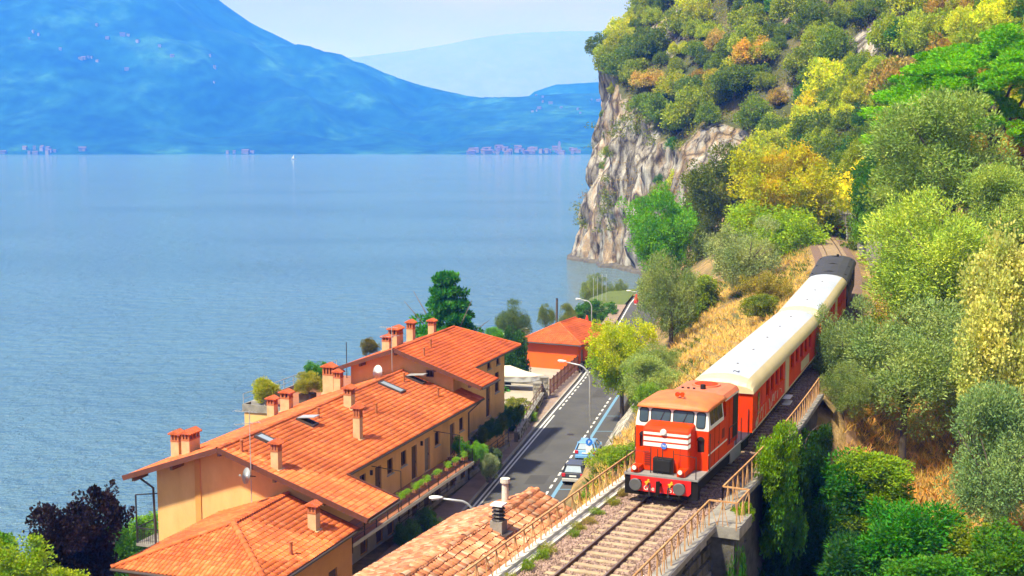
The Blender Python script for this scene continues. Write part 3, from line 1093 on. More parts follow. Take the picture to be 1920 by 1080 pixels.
def window(root, t, s, z, w, h, frame='frame_brown', sill=True, shut=None):
    f = MB()
    d = 0.06
    x0, x1 = t - 0.15, t - 0.09
    for (a, b, c, e) in ((s - w / 2, s + w / 2, z - h / 2, z - h / 2 + d), (s - w / 2, s + w / 2, z + h / 2 - d, z + h / 2),
                         (s - w / 2, s - w / 2 + d, z - h / 2 + d, z + h / 2 - d), (s + w / 2 - d, s + w / 2, z - h / 2 + d, z + h / 2 - d), (s - d / 2, s + d / 2, z - h / 2 + d, z + h / 2 - d)):
        f.box(x0, x1, a, b, c, e)
    o = f.build('window', frame, root)
    MB().box(t - 0.175, t - 0.155, s - w / 2, s + w / 2, z - h / 2, z + h / 2).build('pane', 'glass_dark', o)
    if sill:
        MB().box(t - 0.02, t + 0.09, s - w / 2 - 0.08, s + w / 2 + 0.08, z - h / 2 - 0.09, z - h / 2 - 0.004).build('sill', 'sill_stone', o)
    if shut:
        for sg in (-1, 1):
            MB().box(t + 0.01, t + 0.05, min(s + sg * w / 2, s + sg * w), max(s + sg * w / 2, s + sg * w), z - h / 2, z + h / 2).build('shutter', shut, o)
    return o


def door(root, t, s, z0, w, h, material='door_brown'):
    m_ = MB().box(t - 0.17, t - 0.12, s - w / 2, s + w / 2, z0, z0 + h)
    for k in range(3):
        a = z0 + 0.12 + k * (h - 0.2) / 3
        m_.box(t - 0.12, t - 0.10, s - w / 2 + 0.1, s + w / 2 - 0.1, a, a + (h - 0.2) / 3 - 0.1)
    o = m_.build('door', material, root)
    MB().box(t - 0.12, t - 0.06, s + w / 2 - 0.12, s + w / 2 - 0.08, z0 + h * 0.45, z0 + h * 0.45 + 0.14).build('handle', 'iron_dark', o)
    MB().box(t - 0.04, t + 0.03, s - w / 2 - 0.12, s + w / 2 + 0.12, z0 - 0.05, z0 - 0.003).build('threshold', 'sill_stone', o)
    return o


def chimney(roof, x, y, z, w, d, h, body='chimney_plaster', caps=3):
    """plastered stack, brick head with flue openings, little tiled roof"""
    w, d, h = w * 0.74, d * 0.74, h * 0.84
    st = MB().box(x - w / 2, x + w / 2, y - d / 2, y + d / 2, z - 0.6, z + h * 0.62)
    st.box(x - w / 2 - 0.1, x + w / 2 + 0.12, y - d / 2 - 0.1, y + d / 2 + 0.1, z - 0.35, z - 0.02)
    o = st.build('chimney', body, roof)
    z1, z2 = z + h * 0.62, z + h * 0.90
    hd = MB()
    q = 0.12
    nx, ny = max(2, int(w / 0.28)), max(2, int(d / 0.28))
    for i in range(nx + 1):
        a = x - w / 2 + (w - q) * i / nx
        hd.box(a, a + q, y - d / 2, y - d / 2 + q, z1 + 0.09, z2)
        hd.box(a, a + q, y + d / 2 - q, y + d / 2, z1 + 0.09, z2)
    for j in range(1, ny):
        a = y - d / 2 + (d - q) * j / ny
        hd.box(x - w / 2, x - w / 2 + q, a, a + q, z1 + 0.09, z2)
        hd.box(x + w / 2 - q, x + w / 2, a, a + q, z1 + 0.09, z2)
    hd.box(x - w / 2 - 0.02, x + w / 2 + 0.02, y - d / 2 - 0.02, y + d / 2 + 0.02, z1, z1 + 0.09)
    hd.build('chimney_head', 'chimney_brick', o)
    MB().box(x - w / 2 + 0.14, x + w / 2 - 0.14, y - d / 2 + 0.14, y + d / 2 - 0.14, z1 + 0.02, z2 - 0.02).build('flue', 'soot_and_opening_dark', o)
    cp = MB()
    zc, rise, ov = z2, h * 0.11 + 0.03, 0.10
    cp.prism([(x - w / 2 - ov, zc), (x + w / 2 + ov, zc), (x, zc + rise)], y - d / 2 - ov, y + d / 2 + ov, 'y')
    n = max(3, int((d + 2 * ov) / 0.19))
    for sg in (-1, 1):
        for k in range(n):
            yy = y - d / 2 - ov + (k + 0.5) * (d + 2 * ov) / n
            cp.tube([(x + sg * (w / 2 + ov + 0.04), yy, zc + 0.0), (x, yy, zc + rise + 0.01)], 0.075, 6)
    cp.build('chimney_cap', 'cap_tile', o)
    return o


def vent_pipe(roof, x, y, z, h=0.65, r=0.085, m_='chimney_brick'):
    o = MB().tube([(x, y, z - 0.2), (x, y, z + h)], r, 10).build('vent_pipe', m_, roof)
    MB().tube([(x, y, z + h), (x, y, z + h + 0.06)], r * 1.25, 10).build('pipe_cap', m_, o)


def skylight(roof, t, s, z, k, w=0.8, l=1.2, opened=False):
    al = math.atan(k)
    T = Matrix.Translation((t, s, z)) @ Matrix.Rotation(al, 4, 'Y')
    f = MB()
    for (a, b, c, d) in ((-l / 2, l / 2, -w / 2, -w / 2 + 0.09), (-l / 2, l / 2, w / 2 - 0.09, w / 2), (-l / 2, -l / 2 + 0.1, -w / 2 + .09, w / 2 - .09), (l / 2 - 0.1, l / 2, -w / 2 + .09, w / 2 - .09)):
        f.box(a, b, c, d, -0.05, 0.16, T)
    o = f.build('skylight', 'gutter_dark', roof)
    if opened:
        T2 = T @ Matrix.Translation((-l / 2 + 0.1, 0, 0.17)) @ Matrix.Rotation(-0.42, 4, 'Y')
        MB().box(0, l - 0.1, -w / 2, w / 2, 0, 0.05, T2).build('sash', 'galvanised', o)
        MB().box(-l / 2 + .1, l / 2 - .1, -w / 2 + .09, w / 2 - .09, 0.055, 0.07, T).build('pane', 'soot_and_opening_dark', o)  # opaque dark sheet: gloom of the open hatch put into its colour
    else:
        MB().box(-l / 2 + .1, l / 2 - .1, -w / 2 + .09, w / 2 - .09, 0.10, 0.13, T).build('pane', 'sky_glass', o)


mat('cap_tile', (0.50, 0.11, 0.03), (0.38, 0.08, 0.025), 5.0, 0.85)
mat('sky_glass', (0.30, 0.36, 0.42), (0.26, 0.32, 0.38), 2.0, 0.08)


def gutter(root, pts, r=0.075):
    return MB().tube(pts, r, 8).build('gutter', 'gutter_dark', root)


def antenna(root, p_, h, elements=7):
    m_ = MB().tube([p_, (p_[0], p_[1], p_[2] + h)], 0.025, 6)
    o = m_.build('antenna_mast', 'galvanised', root)
    top = p_[2] + h
    a = MB().bar((p_[0] - 0.9, p_[1], top - 0.1), (p_[0] + 0.5, p_[1], top - 0.1), 0.025)
    for k in range(elements):
        x = p_[0] - 0.9 + k * 0.2
        a.bar((x, p_[1] - 0.28, top - 0.08), (x, p_[1] + 0.28, top - 0.08), 0.014)
    a.bar((p_[0] - 0.6, p_[1] - 0.5, top - 0.75), (p_[0] + 0.35, p_[1] + 0.45, top - 0.75), 0.03)
    for k in range(4):
        f_ = k / 3.0
        x, y = p_[0] - 0.6 + 0.95 * f_, p_[1] - 0.5 + 0.95 * f_
        a.bar((x - 0.2, y + 0.2, top - 0.74), (x + 0.2, y - 0.2, top - 0.74), 0.014)
    a.build('antenna_array', 'galvanised', o)
    return o


def dish(root, c, r=0.45, face=(-0.35, -1, 0.25), m_='white_enamel'):
    f = Vector(face).normalized()
    q = f.to_track_quat('Z', 'Y')
    mb = MB()
    rings = []
    for k in range(6):
        rr = r * k / 5
        rings.append([Vector(c) + q @ Vector((rr * math.cos(a), rr * math.sin(a), 0.28 * rr * rr / r)) for a in [2 * math.pi * i / 16 for i in range(16)]])
    mb.loft(rings[1:], caps=True)
    o = mb.build('satellite_dish', m_, root, smooth=True)
    e = Vector(c) + f * 0.5
    MB().bar(Vector(c) - Vector((0, 0, r)) * 0.9, e, 0.03).box(e.x - .05, e.x + .05, e.y - .05, e.y + .05, e.z - .04, e.z + .04).build('dish_arm', 'galvanised', o)
    MB().bar(Vector(c) - f * 0.02, Vector(c) - f * 0.45, 0.05).build('dish_bracket', 'iron_dark', o)


# ------------------------------------------------------------------ long main house
HA = 19.05
HO = (-10.0, 70.0, 0.0)
K1 = 0.34
c1 = 1 / math.sqrt(1 + K1 * K1)
s1_ = K1 * c1
hA = tag(empty('long_house', HO, HA), 'long peach house with satellite dish on its windowless gable and balcony along the road', 'house')
zr1 = lambda t: 12.0 - K1 * (t - 0.75)           # right slope
RT, RZ1 = -5.07, 12.0 - K1 * (-5.07 - 0.75)
ops_up = [(s - 0.42, s + 0.42, 10.08, 11.05) for s in (2.53, 6.48, 8.59, 14.27, 18.88)] + [(s - 0.45, s + 0.45, 8.72, 11.0) for s in (4.72, 10.3, 12.5, 17.08)]
ops_dn = [(s - 0.5, s + 0.5, 6.1, 8.2) for s in (2.5, 4.74, 6.4, 10.23, 12.42, 14.2, 17.03, 19.1)]
w_ = MB()
wall_open(w_, 0.15, -3.8, 20.2, 5.0, 12.1, ops_up + ops_dn)
w_.add([(0.15, -3.8, 5.0), (0.15, -3.8, 12.05), (RT, -3.8, RZ1 - 0.16), (-10.0, -3.8, 12.15), (-10.0, -3.8, 3.0), ], [(0, 1, 2, 3, 4)])
w_.add([(-10, -3.8, 3), (-10, -3.8, 12.15), (-10, 20.2, 12.15), (-10, 20.2, 3)], [(0, 1, 2, 3)])
w_.add([(-0.25, -3.7, 5), (-0.25, -3.7, 12), (-0.25, 20.1, 12), (-0.25, 20.1, 5)], [(0, 1, 2, 3)])
w_.build('wall', 'plaster_peach', hA)
MB().box(-7.40, -7.02, -3.86, -3.80 + 0.02, 4, 12.95).build('pilaster', 'plaster_orange', hA)
base = MB()
wall_open(base, 0.19, -3.8, 20.2, 5.0, 7.0, [(a, b, c, 7.01) for a, b, c, d in ops_dn], 0.04)
base.build('plinth', 'plaster_grey', hA)
for s in (2.53, 6.48, 8.59, 14.27, 18.88):
    window(hA, 0.15, s, 10.56, 0.84, 0.97)
for s in (4.72, 10.3, 17.08):
    door(hA, 0.15, s, 8.72, 0.9, 2.28)
door(hA, 0.15, 12.5, 8.72, 0.9, 2.28, 'shutter_grey')
for i, s in enumerate((2.5, 4.74, 6.4, 10.23, 12.42, 14.2, 17.03, 19.1)):
    door(hA, 0.15, s, 6.1, 1.0, 2.1)
# roof
deck = []
roofA = MB()
for poly in ([(0.75, -0.9, zr1(.75)), (0.75, 21.8, zr1(.75)), (-1.05, 21.8, zr1(-1.05)), (-1.05, 20.2, zr1(-1.05)), (RT, 20.2, RZ1), (RT, -5.0, RZ1), (4.1, -5.0, zr1(4.1)), (4.1, -0.9, zr1(4.1))],
             [(RT, -5.0, RZ1), (RT, 20.2, RZ1), (-11.4, 20.2, RZ1 - K1 * 6.33), (-11.4, -5.0, RZ1 - K1 * 6.33)]):
    s_ = slab(poly, 0.12)
    roofA.add(s_.v, s_.f)
roof_o = roofA.build('roof', 'roof_deck', hA)
fa = MB()
for (a, b) in (((RT, -5.03, RZ1 - .04), (4.12, -5.03, zr1(4.12) - .04)), ((RT, -5.03, RZ1 - .04), (-11.45, -5.03, RZ1 - K1 * 6.38 - .04)), ((4.13, -5.0, zr1(4.1) - .07), (4.13, -0.9, zr1(4.1) - .07)), ((4.1, -0.87, zr1(4.1) - .05), (0.78, -0.87, zr1(.78) - .05))):
    fa.bar(a, b, 0.06, 0.30)
fa.build('fascia', 'fascia_brown', hA)
TL = Tiling(tile_new(), 0.345, 0.235, 0.004)
Lr = math.hypot(4.1 - RT, zr1(4.1) - RZ1)


def insA(a, b):
    t, s = 4.1 - b * c1, -5.0 + a
    if t > 0.75:
        return s < -0.9
    return s < 20.15 or (t > -1.0 and s < 21.8)


TL.plane((4.1, -5.0, zr1(4.1)), (0, 1, 0), (-c1, 0, s1_), 26.8, Lr, insA)
TL.plane((-11.4, 20.2, RZ1 - K1 * 6.33), (0, -1, 0), (c1, 0, s1_), 25.2, 6.33 / c1, None, False)
TL.build(hA, roof_o, 'roof_tile_new', 300)
ridge_tiles(roof_o, (RT, -5.0, RZ1 + 0.05), (RT, 20.2, RZ1 + 0.05), 'roof_tile_new')
gutter(hA, [(0.84, -0.9, 11.9), (0.84, 21.8, 11.9)])
gutter(hA, [(4.22, -5.0, 10.76), (4.22, -0.9, 10.76)])
MB().tube([(0.84, 21.5, 11.9), (0.3, 20.0, 11.2), (0.28, 20.0, 6.1)], 0.06, 8).build('downpipe', 'gutter_dark', hA)
MB().tube([(-11.4, -4.0, 11.75), (-10.2, -3.9, 11.0), (-10.12, -3.9, 5)], 0.07, 8).build('downpipe', 'gutter_dark', hA)
for a in (RT, -1.6, 1.4):
    MB().bar((a, -4.95, zr1(a) - 0.32), (a, -3.6, zr1(a) - 0.32), 0.16, 0.2).build('rafter_end', 'soffit_wood', hA)
for a in (-8.2, -10.8):
    MB().bar((a, -4.95, RZ1 + K1 * (a - RT) - 0.32), (a, -3.6, RZ1 + K1 * (a - RT) - 0.32), 0.16, 0.2).build('rafter_end', 'soffit_wood', hA)
for (x, y, z, w, d, h) in ((-1.95, -4.0, 12.92, 0.62, 0.62, 1.9), (-3.85, 8.85, 13.56, 0.75, 0.8, 1.75), (-1.22, 4.75, 12.67, 0.62, 0.62, 2.55),
                           (-9.25, -1.4, 12.5, 0.75, 1.5, 1.75), (-10.45, -1.0, 12.15, 0.75, 0.8, 1.85), (-10.6, 10.5, 12.1, 0.75, 0.75, 1.7), (-10.9, 13.0, 12.0, 0.95, 0.8, 1.75),
                           (-9.9, 19.1, 12.35, 0.75, 0.75, 1.9), (-10.8, 19.4, 12.1, 1.2, 0.8, 2.6)):
    chimney(roof_o, x, y, z, w, d, h)
for (x, y) in ((-4.15, -4.0), (-4.1, 5.0), (-1.26, 17.9), (-3.95, 17.9), (-2.4, 9.9)):
    vent_pipe(roof_o, x, y, zr1(x))
skylight(roof_o, -4.2, -1.27, zr1(-4.2) + .03, K1, 0.75, 1.25)
skylight(roof_o, -4.15, 3.6, zr1(-4.15) + .03, K1, 0.75, 1.25, True)
skylight(roof_o, -3.9, 15.6, zr1(-3.9) + .03, K1, 0.85, 1.9)
skylight(roof_o, -3.6, 19.2, zr1(-3.6) + .03, K1, 0.7, 1.5, True)
antenna(hA, (-2.9, -5.15, 11.2), 5.2)
dish(hA, (-2.95, -5.35, 12.75), 0.46, (-0.65, -1, 0.28), 'galvanised')
# balcony along the road front
bal = MB().box(0.15, 2.2, -3.0, 16.0, 8.50, 8.66).build('balcony', 'concrete', hA)
MB().box(0.17, 2.12, -2.95, 15.95, 8.664, 8.69).build('floor_tiles', 'terracotta_floor', bal)
MB().box(2.203, 2.23, -3.0, 16.0, 8.48, 8.70).build('edge_trim', 'concrete_pale', bal)
for k in range(13):
    y = -2.9 + k * 1.57
    MB().bar((2.12, y, 8.1), (2.12, y, 9.62), 0.05).build('post', 'iron_dark', bal)
for z in (8.95, 9.25, 9.6):
    MB().bar((2.12, -2.9, z), (2.12, 15.95, z), 0.03).build('rail', 'iron_dark', bal)
for s in (2.2, 12.0):                                   # laundry frames over the balcony
    MB().bar((0.15, s + 1.6, 11.25), (2.1, s + 1.6, 11.1), 0.04).bar((2.1, s + 1.6, 11.1), (2.1, s + 1.6, 8.7), 0.04).build('awning_frame', 'iron_dark', hA)
for s in (3.6, 11.4):
    MB().box(0.15, 0.3, s - 0.06, s + 0.06, 10.75, 11.05).build('wall_lamp', 'iron_dark', hA)
# small balcony on the lake side of the gable
gb = MB().box(-11.75, -10.0, -3.6, -1.6, 7.25, 7.42).build('side_balcony', 'concrete', hA)
fr = MB().bar((-11.7, -3.55, 7.4), (-11.7, -3.55, 10.35), 0.07).bar((-11.7, -3.55, 10.35), (-10.0, -3.55, 10.6), 0.06).bar((-11.7, -3.55, 8.35), (-11.7, -1.65, 8.35), 0.05).bar((-11.7, -1.65, 7.4), (-11.7, -1.65, 8.35), 0.05).bar((-11.7, -3.55, 8.35), (-10.05, -3.55, 8.35), 0.05)
for k in range(14):
    fr.bar((-11.7, -3.5 + k * 0.14, 7.4), (-11.7, -3.5 + k * 0.14, 8.35), 0.018)
for k in range(12):
    fr.bar((-11.6 + k * 0.14, -3.55, 7.4), (-11.6 + k * 0.14, -3.55, 8.35), 0.018)
fr.build('balustrade', 'iron_dark', gb)
# roof terrace on the lake side
ter = MB().box(-15.6, -10.0, 15.0, 30.0, 3.0, 11.2).build('terrace', 'plaster_peach', hA)
MB().box(-15.55, -10.05, 15.05, 29.95, 11.204, 11.24).build('terrace_floor', 'terracotta_floor', ter)
pr_ = MB().box(-15.6, -11.5, 14.88, 15.0, 11.2, 11.75).box(-15.72, -15.6, 14.9, 30, 11.2, 11.75)
pr_.build('parapet', 'concrete', ter)
rl_ = MB()
for k in range(11):
    rl_.bar((-15.66, 15.0 + k * 1.5, 11.75), (-15.66, 15.0 + k * 1.5, 12.5), 0.04)
rl_.bar((-15.66, 15, 12.5), (-15.66, 30, 12.5), 0.04).bar((-15.66, 15, 12.12), (-15.66, 30, 12.12), 0.025)
rl_.build('terrace_rail', 'galvanised', ter)
MB().tube([(-14.2, 29.0, 11.2), (-14.2, 29.0, 14.3)], 0.035, 6).build('terrace_pole', 'iron_dark', ter)

# ------------------------------------------------------------------ front house with hipped roof
hB = tag(empty('hipped_house', HO, HA), 'low house with hipped orange roof below the dish gable, nearest the lake', 'house')
KB = 0.34
cB = 1 / math.sqrt(1 + KB * KB)
ZB = lambda t: 11.5 - KB * abs(t + 1.33)
KF = 1.5 / 4.14
cF = 1 / math.sqrt(1 + KF * KF)
eL, eR, eF, aS = -5.76, 3.1, -13.7, -9.56
wb = MB()
wall_open(wb, 2.55, -13.1, -3.82, 4.0, 10.1, [(-6.6, -5.6, 6.0, 8.3), (-11.2, -9.6, 6.0, 8.6)])
wb.add([(2.55, -13.1, 4), (2.55, -13.1, 10.1), (-5.2, -13.1, 10.1), (-5.2, -13.1, 3)], [(0, 1, 2, 3)])
wb.add([(-5.2, -13.1, 3), (-5.2, -13.1, 10.1), (-5.2, -3.82, 10.1), (-5.2, -3.82, 3)], [(0, 1, 2, 3)])
wb.add([(2.55, -3.82, 4), (2.55, -3.82, 10.1), (0.2, -3.82, 10.1), (0.2, -3.82, 4)], [(0, 1, 2, 3)])
wb.add([(2.2, -13, 4), (2.2, -13, 10), (2.2, -3.9, 10), (2.2, -3.9, 4)], [(0, 1, 2, 3)])
wb.build('wall', 'plaster_orange', hB)
door(hB, 2.55, -6.1, 6.0, 1.0, 2.3)
door(hB, 2.55, -10.4, 6.0, 1.6, 2.6)
rb = MB()
for poly in ([(eR, -3.85, 10.0), (-1.33, -3.85, 11.5), (-1.33, aS, 11.5), (eR, eF, 10.0)], [(eR, eF, 10.0), (-1.33, aS, 11.5), (eL, eF, 10.0)], [(eL, eF, 10.0), (-1.33, aS, 11.5), (-1.33, -3.85, 11.5), (eL, -3.85, 10.0)]):
    s_ = slab(poly, 0.12)
    rb.add(s_.v, s_.f)
roofB = rb.build('roof', 'roof_deck', hB)
TB = Tiling(tile_new(), 0.345, 0.235, 0.004)
TB.plane((eR, eF, 10.0), (0, 1, 0), (-cB, 0, KB * cB), 9.85, 4.43 / cB, lambda a, b: a > (b * cB) * 4.14 / 4.43)
TB.plane((eL, eF, 10.0), (1, 0, 0), (0, cF, KF * cF), 8.86, 4.14 / cF, lambda a, b: (b * cF) * 4.43 / 4.14 < a < 8.86 - (b * cF) * 4.43 / 4.14)
TB.plane((eL, -3.85, 10.0), (0, -1, 0), (cB, 0, KB * cB), 9.85, 4.43 / cB, lambda a, b: a < 9.85 - (b * cB) * 4.14 / 4.43, False)
TB.build(hB, roofB, 'roof_tile_new', 300)
ridge_tiles(roofB, (-1.33, aS, 11.55), (-1.33, -3.85, 11.55), 'roof_tile_new')
ridge_tiles(roofB, (eR, eF, 10.06), (-1.33, aS, 11.56), 'roof_tile_new', 0.17)
ridge_tiles(roofB, (eL, eF, 10.06), (-1.33, aS, 11.56), 'roof_tile_new', 0.15)
gutter(hB, [(eR + .08, eF, 9.92), (eR + .08, -3.8, 9.92)])
gutter(hB, [(eL, eF - .08, 9.92), (eR, eF - .08, 9.92)])
chimney(roofB, 1.6, -6.35, 10.5, 0.66, 0.66, 1.75)
vent_pipe(roofB, 2.2, -9.9, 10.3)

# ------------------------------------------------------------------ taller house at the far end of the row
hC = tag(empty('upper_house', HO, HA), 'taller peach house behind the long roof, with white satellite dish on its gable', 'house')
KC = 0.35
cC = 1 / math.sqrt(1 + KC * KC)
zc_ = lambda t: 15.7 - KC * abs(t + 5.3)
wc = MB()
opc = [(27.2, 28.15, 9.15, 11.9), (29.3, 30.3, 10.75, 12.4), (27.5, 28.3, 13.0, 13.75), (29.65, 30.45, 13.0, 13.75), (23.0, 24.4, 6.1, 8.3)]
wall_open(wc, -1.0, 20.2, 31.6, 5.0, 14.1, opc)
wc.add([(-1.0, 20.2, 5), (-1.0, 20.2, 14.0), (-5.3, 20.2, 15.5), (-9.4, 20.2, 14.1), (-9.4, 20.2, 5)], [(0, 1, 2, 3, 4)])
wc.add([(-1.0, 31.6, 5), (-1.0, 31.6, 14.0), (-5.3, 31.6, 15.5), (-9.4, 31.6, 14.1), (-9.4, 31.6, 5)], [(0, 1, 2, 3, 4)])
wc.add([(-9.4, 20.2, 3), (-9.4, 20.2, 14.1), (-9.4, 31.6, 14.1), (-9.4, 31.6, 3)], [(0, 1, 2, 3)])
wc.add([(-1.4, 20.3, 5), (-1.4, 20.3, 14), (-1.4, 31.5, 14), (-1.4, 31.5, 5)], [(0, 1, 2, 3)])
wc.build('wall', 'plaster_peach', hC)
door(hC, -1.0, 27.68, 9.15, 0.95, 2.75)
window(hC, -1.0, 29.8, 11.58, 1.0, 1.65)
window(hC, -1.0, 27.9, 13.38, 0.8, 0.75)
window(hC, -1.0, 30.05, 13.38, 0.8, 0.75)
door(hC, -1.0, 23.7, 6.1, 1.4, 2.2)
# small window in the gable under the eave
gw = MB()
for (a, b, c, d) in ((-3.15, -2.55, 13.65, 13.70), (-3.15, -2.55, 14.1, 14.15), (-3.15, -3.1, 13.7, 14.1), (-2.6, -2.55, 13.7, 14.1), (-2.88, -2.83, 13.7, 14.1)):
    gw.box(a, b, 20.14, 20.198, c, d)
gw = gw.build('window', 'frame_brown', hC)
MB().box(-3.1, -2.6, 20.17, 20.196, 13.7, 14.1).build('pane', 'glass_dark', gw)
# planted balcony
bc = MB().box(-1.0, 0.25, 21.9, 31.6, 8.55, 8.72).build('balcony', 'concrete', hC)
MB().box(0.08, 0.25, 21.9, 31.6, 8.724, 9.2).build('planter_trough', 'planter_grey', bc)
rc = MB()
far = lambda t: 31.2 + (t + 5.3) / 4.85 * 2.9 if t > -5.3 else 31.2
for poly in ([(-0.45, 22.9, zc_(-.45)), (-0.45, far(-.45), zc_(-.45)), (-5.3, 31.2, 15.7), (-5.3, 19.2, 15.7), (1.6, 19.2, zc_(1.6)), (1.6, 22.9, zc_(1.6))],
             [(-5.3, 19.2, 15.7), (-5.3, 31.2, 15.7), (-10.0, 31.2, zc_(-10)), (-10.0, 19.2, zc_(-10))]):
    s_ = slab(poly, 0.12)
    rc.add(s_.v, s_.f)
roofC = rc.build('roof', 'roof_deck', hC)
TC = Tiling(tile_new(), 0.345, 0.235, 0.004)
TC.plane((1.6, 19.2, zc_(1.6)), (0, 1, 0), (-cC, 0, KC * cC), 15.2, 6.9 / cC, lambda a, b: (19.2 + a < 22.9) if (1.6 - b * cC) > -0.45 else (19.2 + a < far(1.6 - b * cC)))
TC.plane((-10.0, 31.2, zc_(-10)), (0, -1, 0), (cC, 0, KC * cC), 12.0, 4.7 / cC, None, False)
TC.build(hC, roofC, 'roof_tile_bright', 0)
ridge_tiles(roofC, (-5.3, 19.2, 15.75), (-5.3, 31.2, 15.75), 'roof_tile_bright')
ridge_tiles(roofC, (-0.45, far(-.45), 14.06), (-5.3, 31.2, 15.74), 'roof_tile_bright', 0.13)
fc = MB()
for (a, b) in (((-5.3, 19.17, 15.66), (1.62, 19.17, zc_(1.62) - .04)), ((-5.3, 19.17, 15.66), (-10.05, 19.17, zc_(-10.05) - .04))):
    fc.bar(a, b, 0.06, 0.30)
fc.build('fascia', 'fascia_brown', hC)
gutter(hC, [(-0.36, 22.9, 13.92), (-0.36, far(-.45), 13.92)])
gutter(hC, [(1.69, 19.2, zc_(1.6) - .08), (1.69, 22.9, zc_(1.6) - .08)])
for a in (-5.3, -2.2, 0.6, -8.2):
    MB().bar((a, 19.3, zc_(a) - 0.32), (a, 20.3, zc_(a) - 0.32), 0.16, 0.2).build('rafter_end', 'soffit_wood', hC)
for (x, y, z, w, d, h) in ((-8.3, 24.4, 14.65, 0.85, 0.75, 1.45), (-8.4, 26.3, 14.6, 1.0, 1.7, 2.0), (-8.0, 28.4, 14.75, 0.75, 0.75, 2.1), (-7.0, 32.0 - 1.5, 15.1, 0.7, 0.7, 1.5)):
    chimney(roofC, x, y, z, w, d, h)
vent_pipe(roofC, -4.1, 23.3, 15.25)
vent_pipe(roofC, -3.5, 20.6, 15.05)
antenna(hC, (-5.4, 19.0, 14.2), 3.3, 6)
dish(hC, (-6.35, 18.75, 14.05), 0.52, (-0.45, -1, 0.25))

# ------------------------------------------------------------------ orange garage building with hipped roof
OA = 25.1
hD = tag(empty('orange_house', (0.66, 135.3, 0), OA), 'low bright orange house with hipped tile roof beside the yard', 'house')
wd = MB()
wd.add([(0.55, 0.55, 5.5), (7.1, 0.55, 5.5), (7.1, 0.55, 9.05), (0.55, 0.55, 9.05)], [(0, 1, 2, 3)])
wall_open(wd, 7.1, 0.55, 11.4, 5.5, 9.05, [(1.2, 2.0, 6.1, 8.3), (3.2, 4.4, 6.1, 8.4), (6.2, 7.4, 7.0, 8.3)])
wd.add([(0.55, 0.55, 5.5), (0.55, 0.55, 9.05), (0.55, 11.4, 9.05), (0.55, 11.4, 5.5)], [(0, 1, 2, 3)])
wd.add([(0.55, 11.4, 5.5), (0.55, 11.4, 9.05), (7.1, 11.4, 9.05), (7.1, 11.4, 5.5)], [(0, 1, 2, 3)])
wd.add([(6.8, .6, 5.5), (6.8, .6, 9), (6.8, 11.3, 9), (6.8, 11.3, 5.5)], [(0, 1, 2, 3)])
wd.build('wall', 'plaster_garage', hD)
door(hD, 7.1, 1.6, 6.1, 0.8, 2.2, 'shutter_grey')
door(hD, 7.1, 3.8, 6.1, 1.2, 2.3)
window(hD, 7.1, 6.8, 7.65, 1.2, 1.3)
pD = [(0, 0, 9.0), (7.68, 0, 9.0), (7.68, 12.0, 9.0), (0, 12.0, 9.0)]
a0, a1 = (3.5, 3.6, 10.75), (3.5, 8.4, 10.75)
rd = MB()
for poly in ([pD[0], pD[1], a0], [pD[1], pD[2], a1, a0], [pD[2], pD[3], a1], [pD[3], pD[0], a0, a1]):
    s_ = slab(poly, 0.14)
    rd.add(s_.v, s_.f)
roofD = rd.build('roof', 'roof_deck', hD)
TD = Tiling(tile_new(), 0.345, 0.235, 0.003)
kf = 1.75 / 3.6
cf = 1 / math.sqrt(1 + kf * kf)
TD.plane((0, 0, 9.0), (1, 0, 0), (0, cf, kf * cf), 7.68, 3.6 / cf, lambda a, b: (b * cf) * 3.5 / 3.6 < a < 7.68 - (b * cf) * 4.18 / 3.6)
kr = 1.75 / 4.18
cr = 1 / math.sqrt(1 + kr * kr)
TD.plane((7.68, 0, 9.0), (0, 1, 0), (-cr, 0, kr * cr), 12.0, 4.18 / cr, lambda a, b: (b * cr) * 3.6 / 4.18 < a < 12 - (b * cr) * 3.6 / 4.18)
kl = 1.75 / 3.5
cl = 1 / math.sqrt(1 + kl * kl)
TD.plane((0, 12, 9.0), (0, -1, 0), (cl, 0, kl * cl), 12.0, 3.5 / cl, lambda a, b: (b * cl) * 3.6 / 3.5 < a < 12 - (b * cl) * 3.6 / 3.5, False)
TD.build(hD, roofD, 'roof_tile_bright', 0)
for a, b in ((a0, a1), (pD[0], a0), (pD[1], a0)):
    ridge_tiles(roofD, (a[0], a[1], a[2] + .06), (b[0], b[1], b[2] + .06), 'roof_tile_bright', 0.13)
gutter(hD, [(0, -.07, 8.93), (7.68, -.07, 8.93)], 0.07)

# ------------------------------------------------------------------ old house below the railway
RA = 24.3
RO = (2.16, 38.5, 0.0)
hE = tag(empty('old_house', RO, RA), 'old house with weathered terracotta roof tucked under the railway railing', 'house')
KE = 0.42
cE = 1 / math.sqrt(1 + KE * KE)
tE = -7.86
zE = lambda t: 15.0 - KE * abs(t - tE)
sE0, sE1 = -7.0, 15.0
we = MB().box(-11.35, -3.6, sE0 + .5, 14.6, 5.5, 13.0)
we.add([(-11.35, 14.6, 13.0), (-3.6, 14.6, 13.0), (tE, 14.6, 14.8)], [(0, 1, 2)])
we.build('wall', 'plaster_grey', hE)
re_ = MB()
for poly in ([(-3.0, sE0, zE(-3)), (-3.0, sE1, zE(-3)), (tE, sE1, 15.0), (tE, sE0, 15.0)], [(tE, sE0, 15.0), (tE, sE1, 15.0), (-12.0, sE1, zE(-12)), (-12.0, sE0, zE(-12))]):
    s_ = slab(poly, 0.12)
    re_.add(s_.v, s_.f)
roofE = re_.build('roof', 'roof_deck', hE)
TE = Tiling(tile_coppo(), 0.34, 0.205, 0.022)
TE.plane((-3.0, sE0, zE(-3)), (0, 1, 0), (-cE, 0, KE * cE), sE1 - sE0, 4.86 / cE)
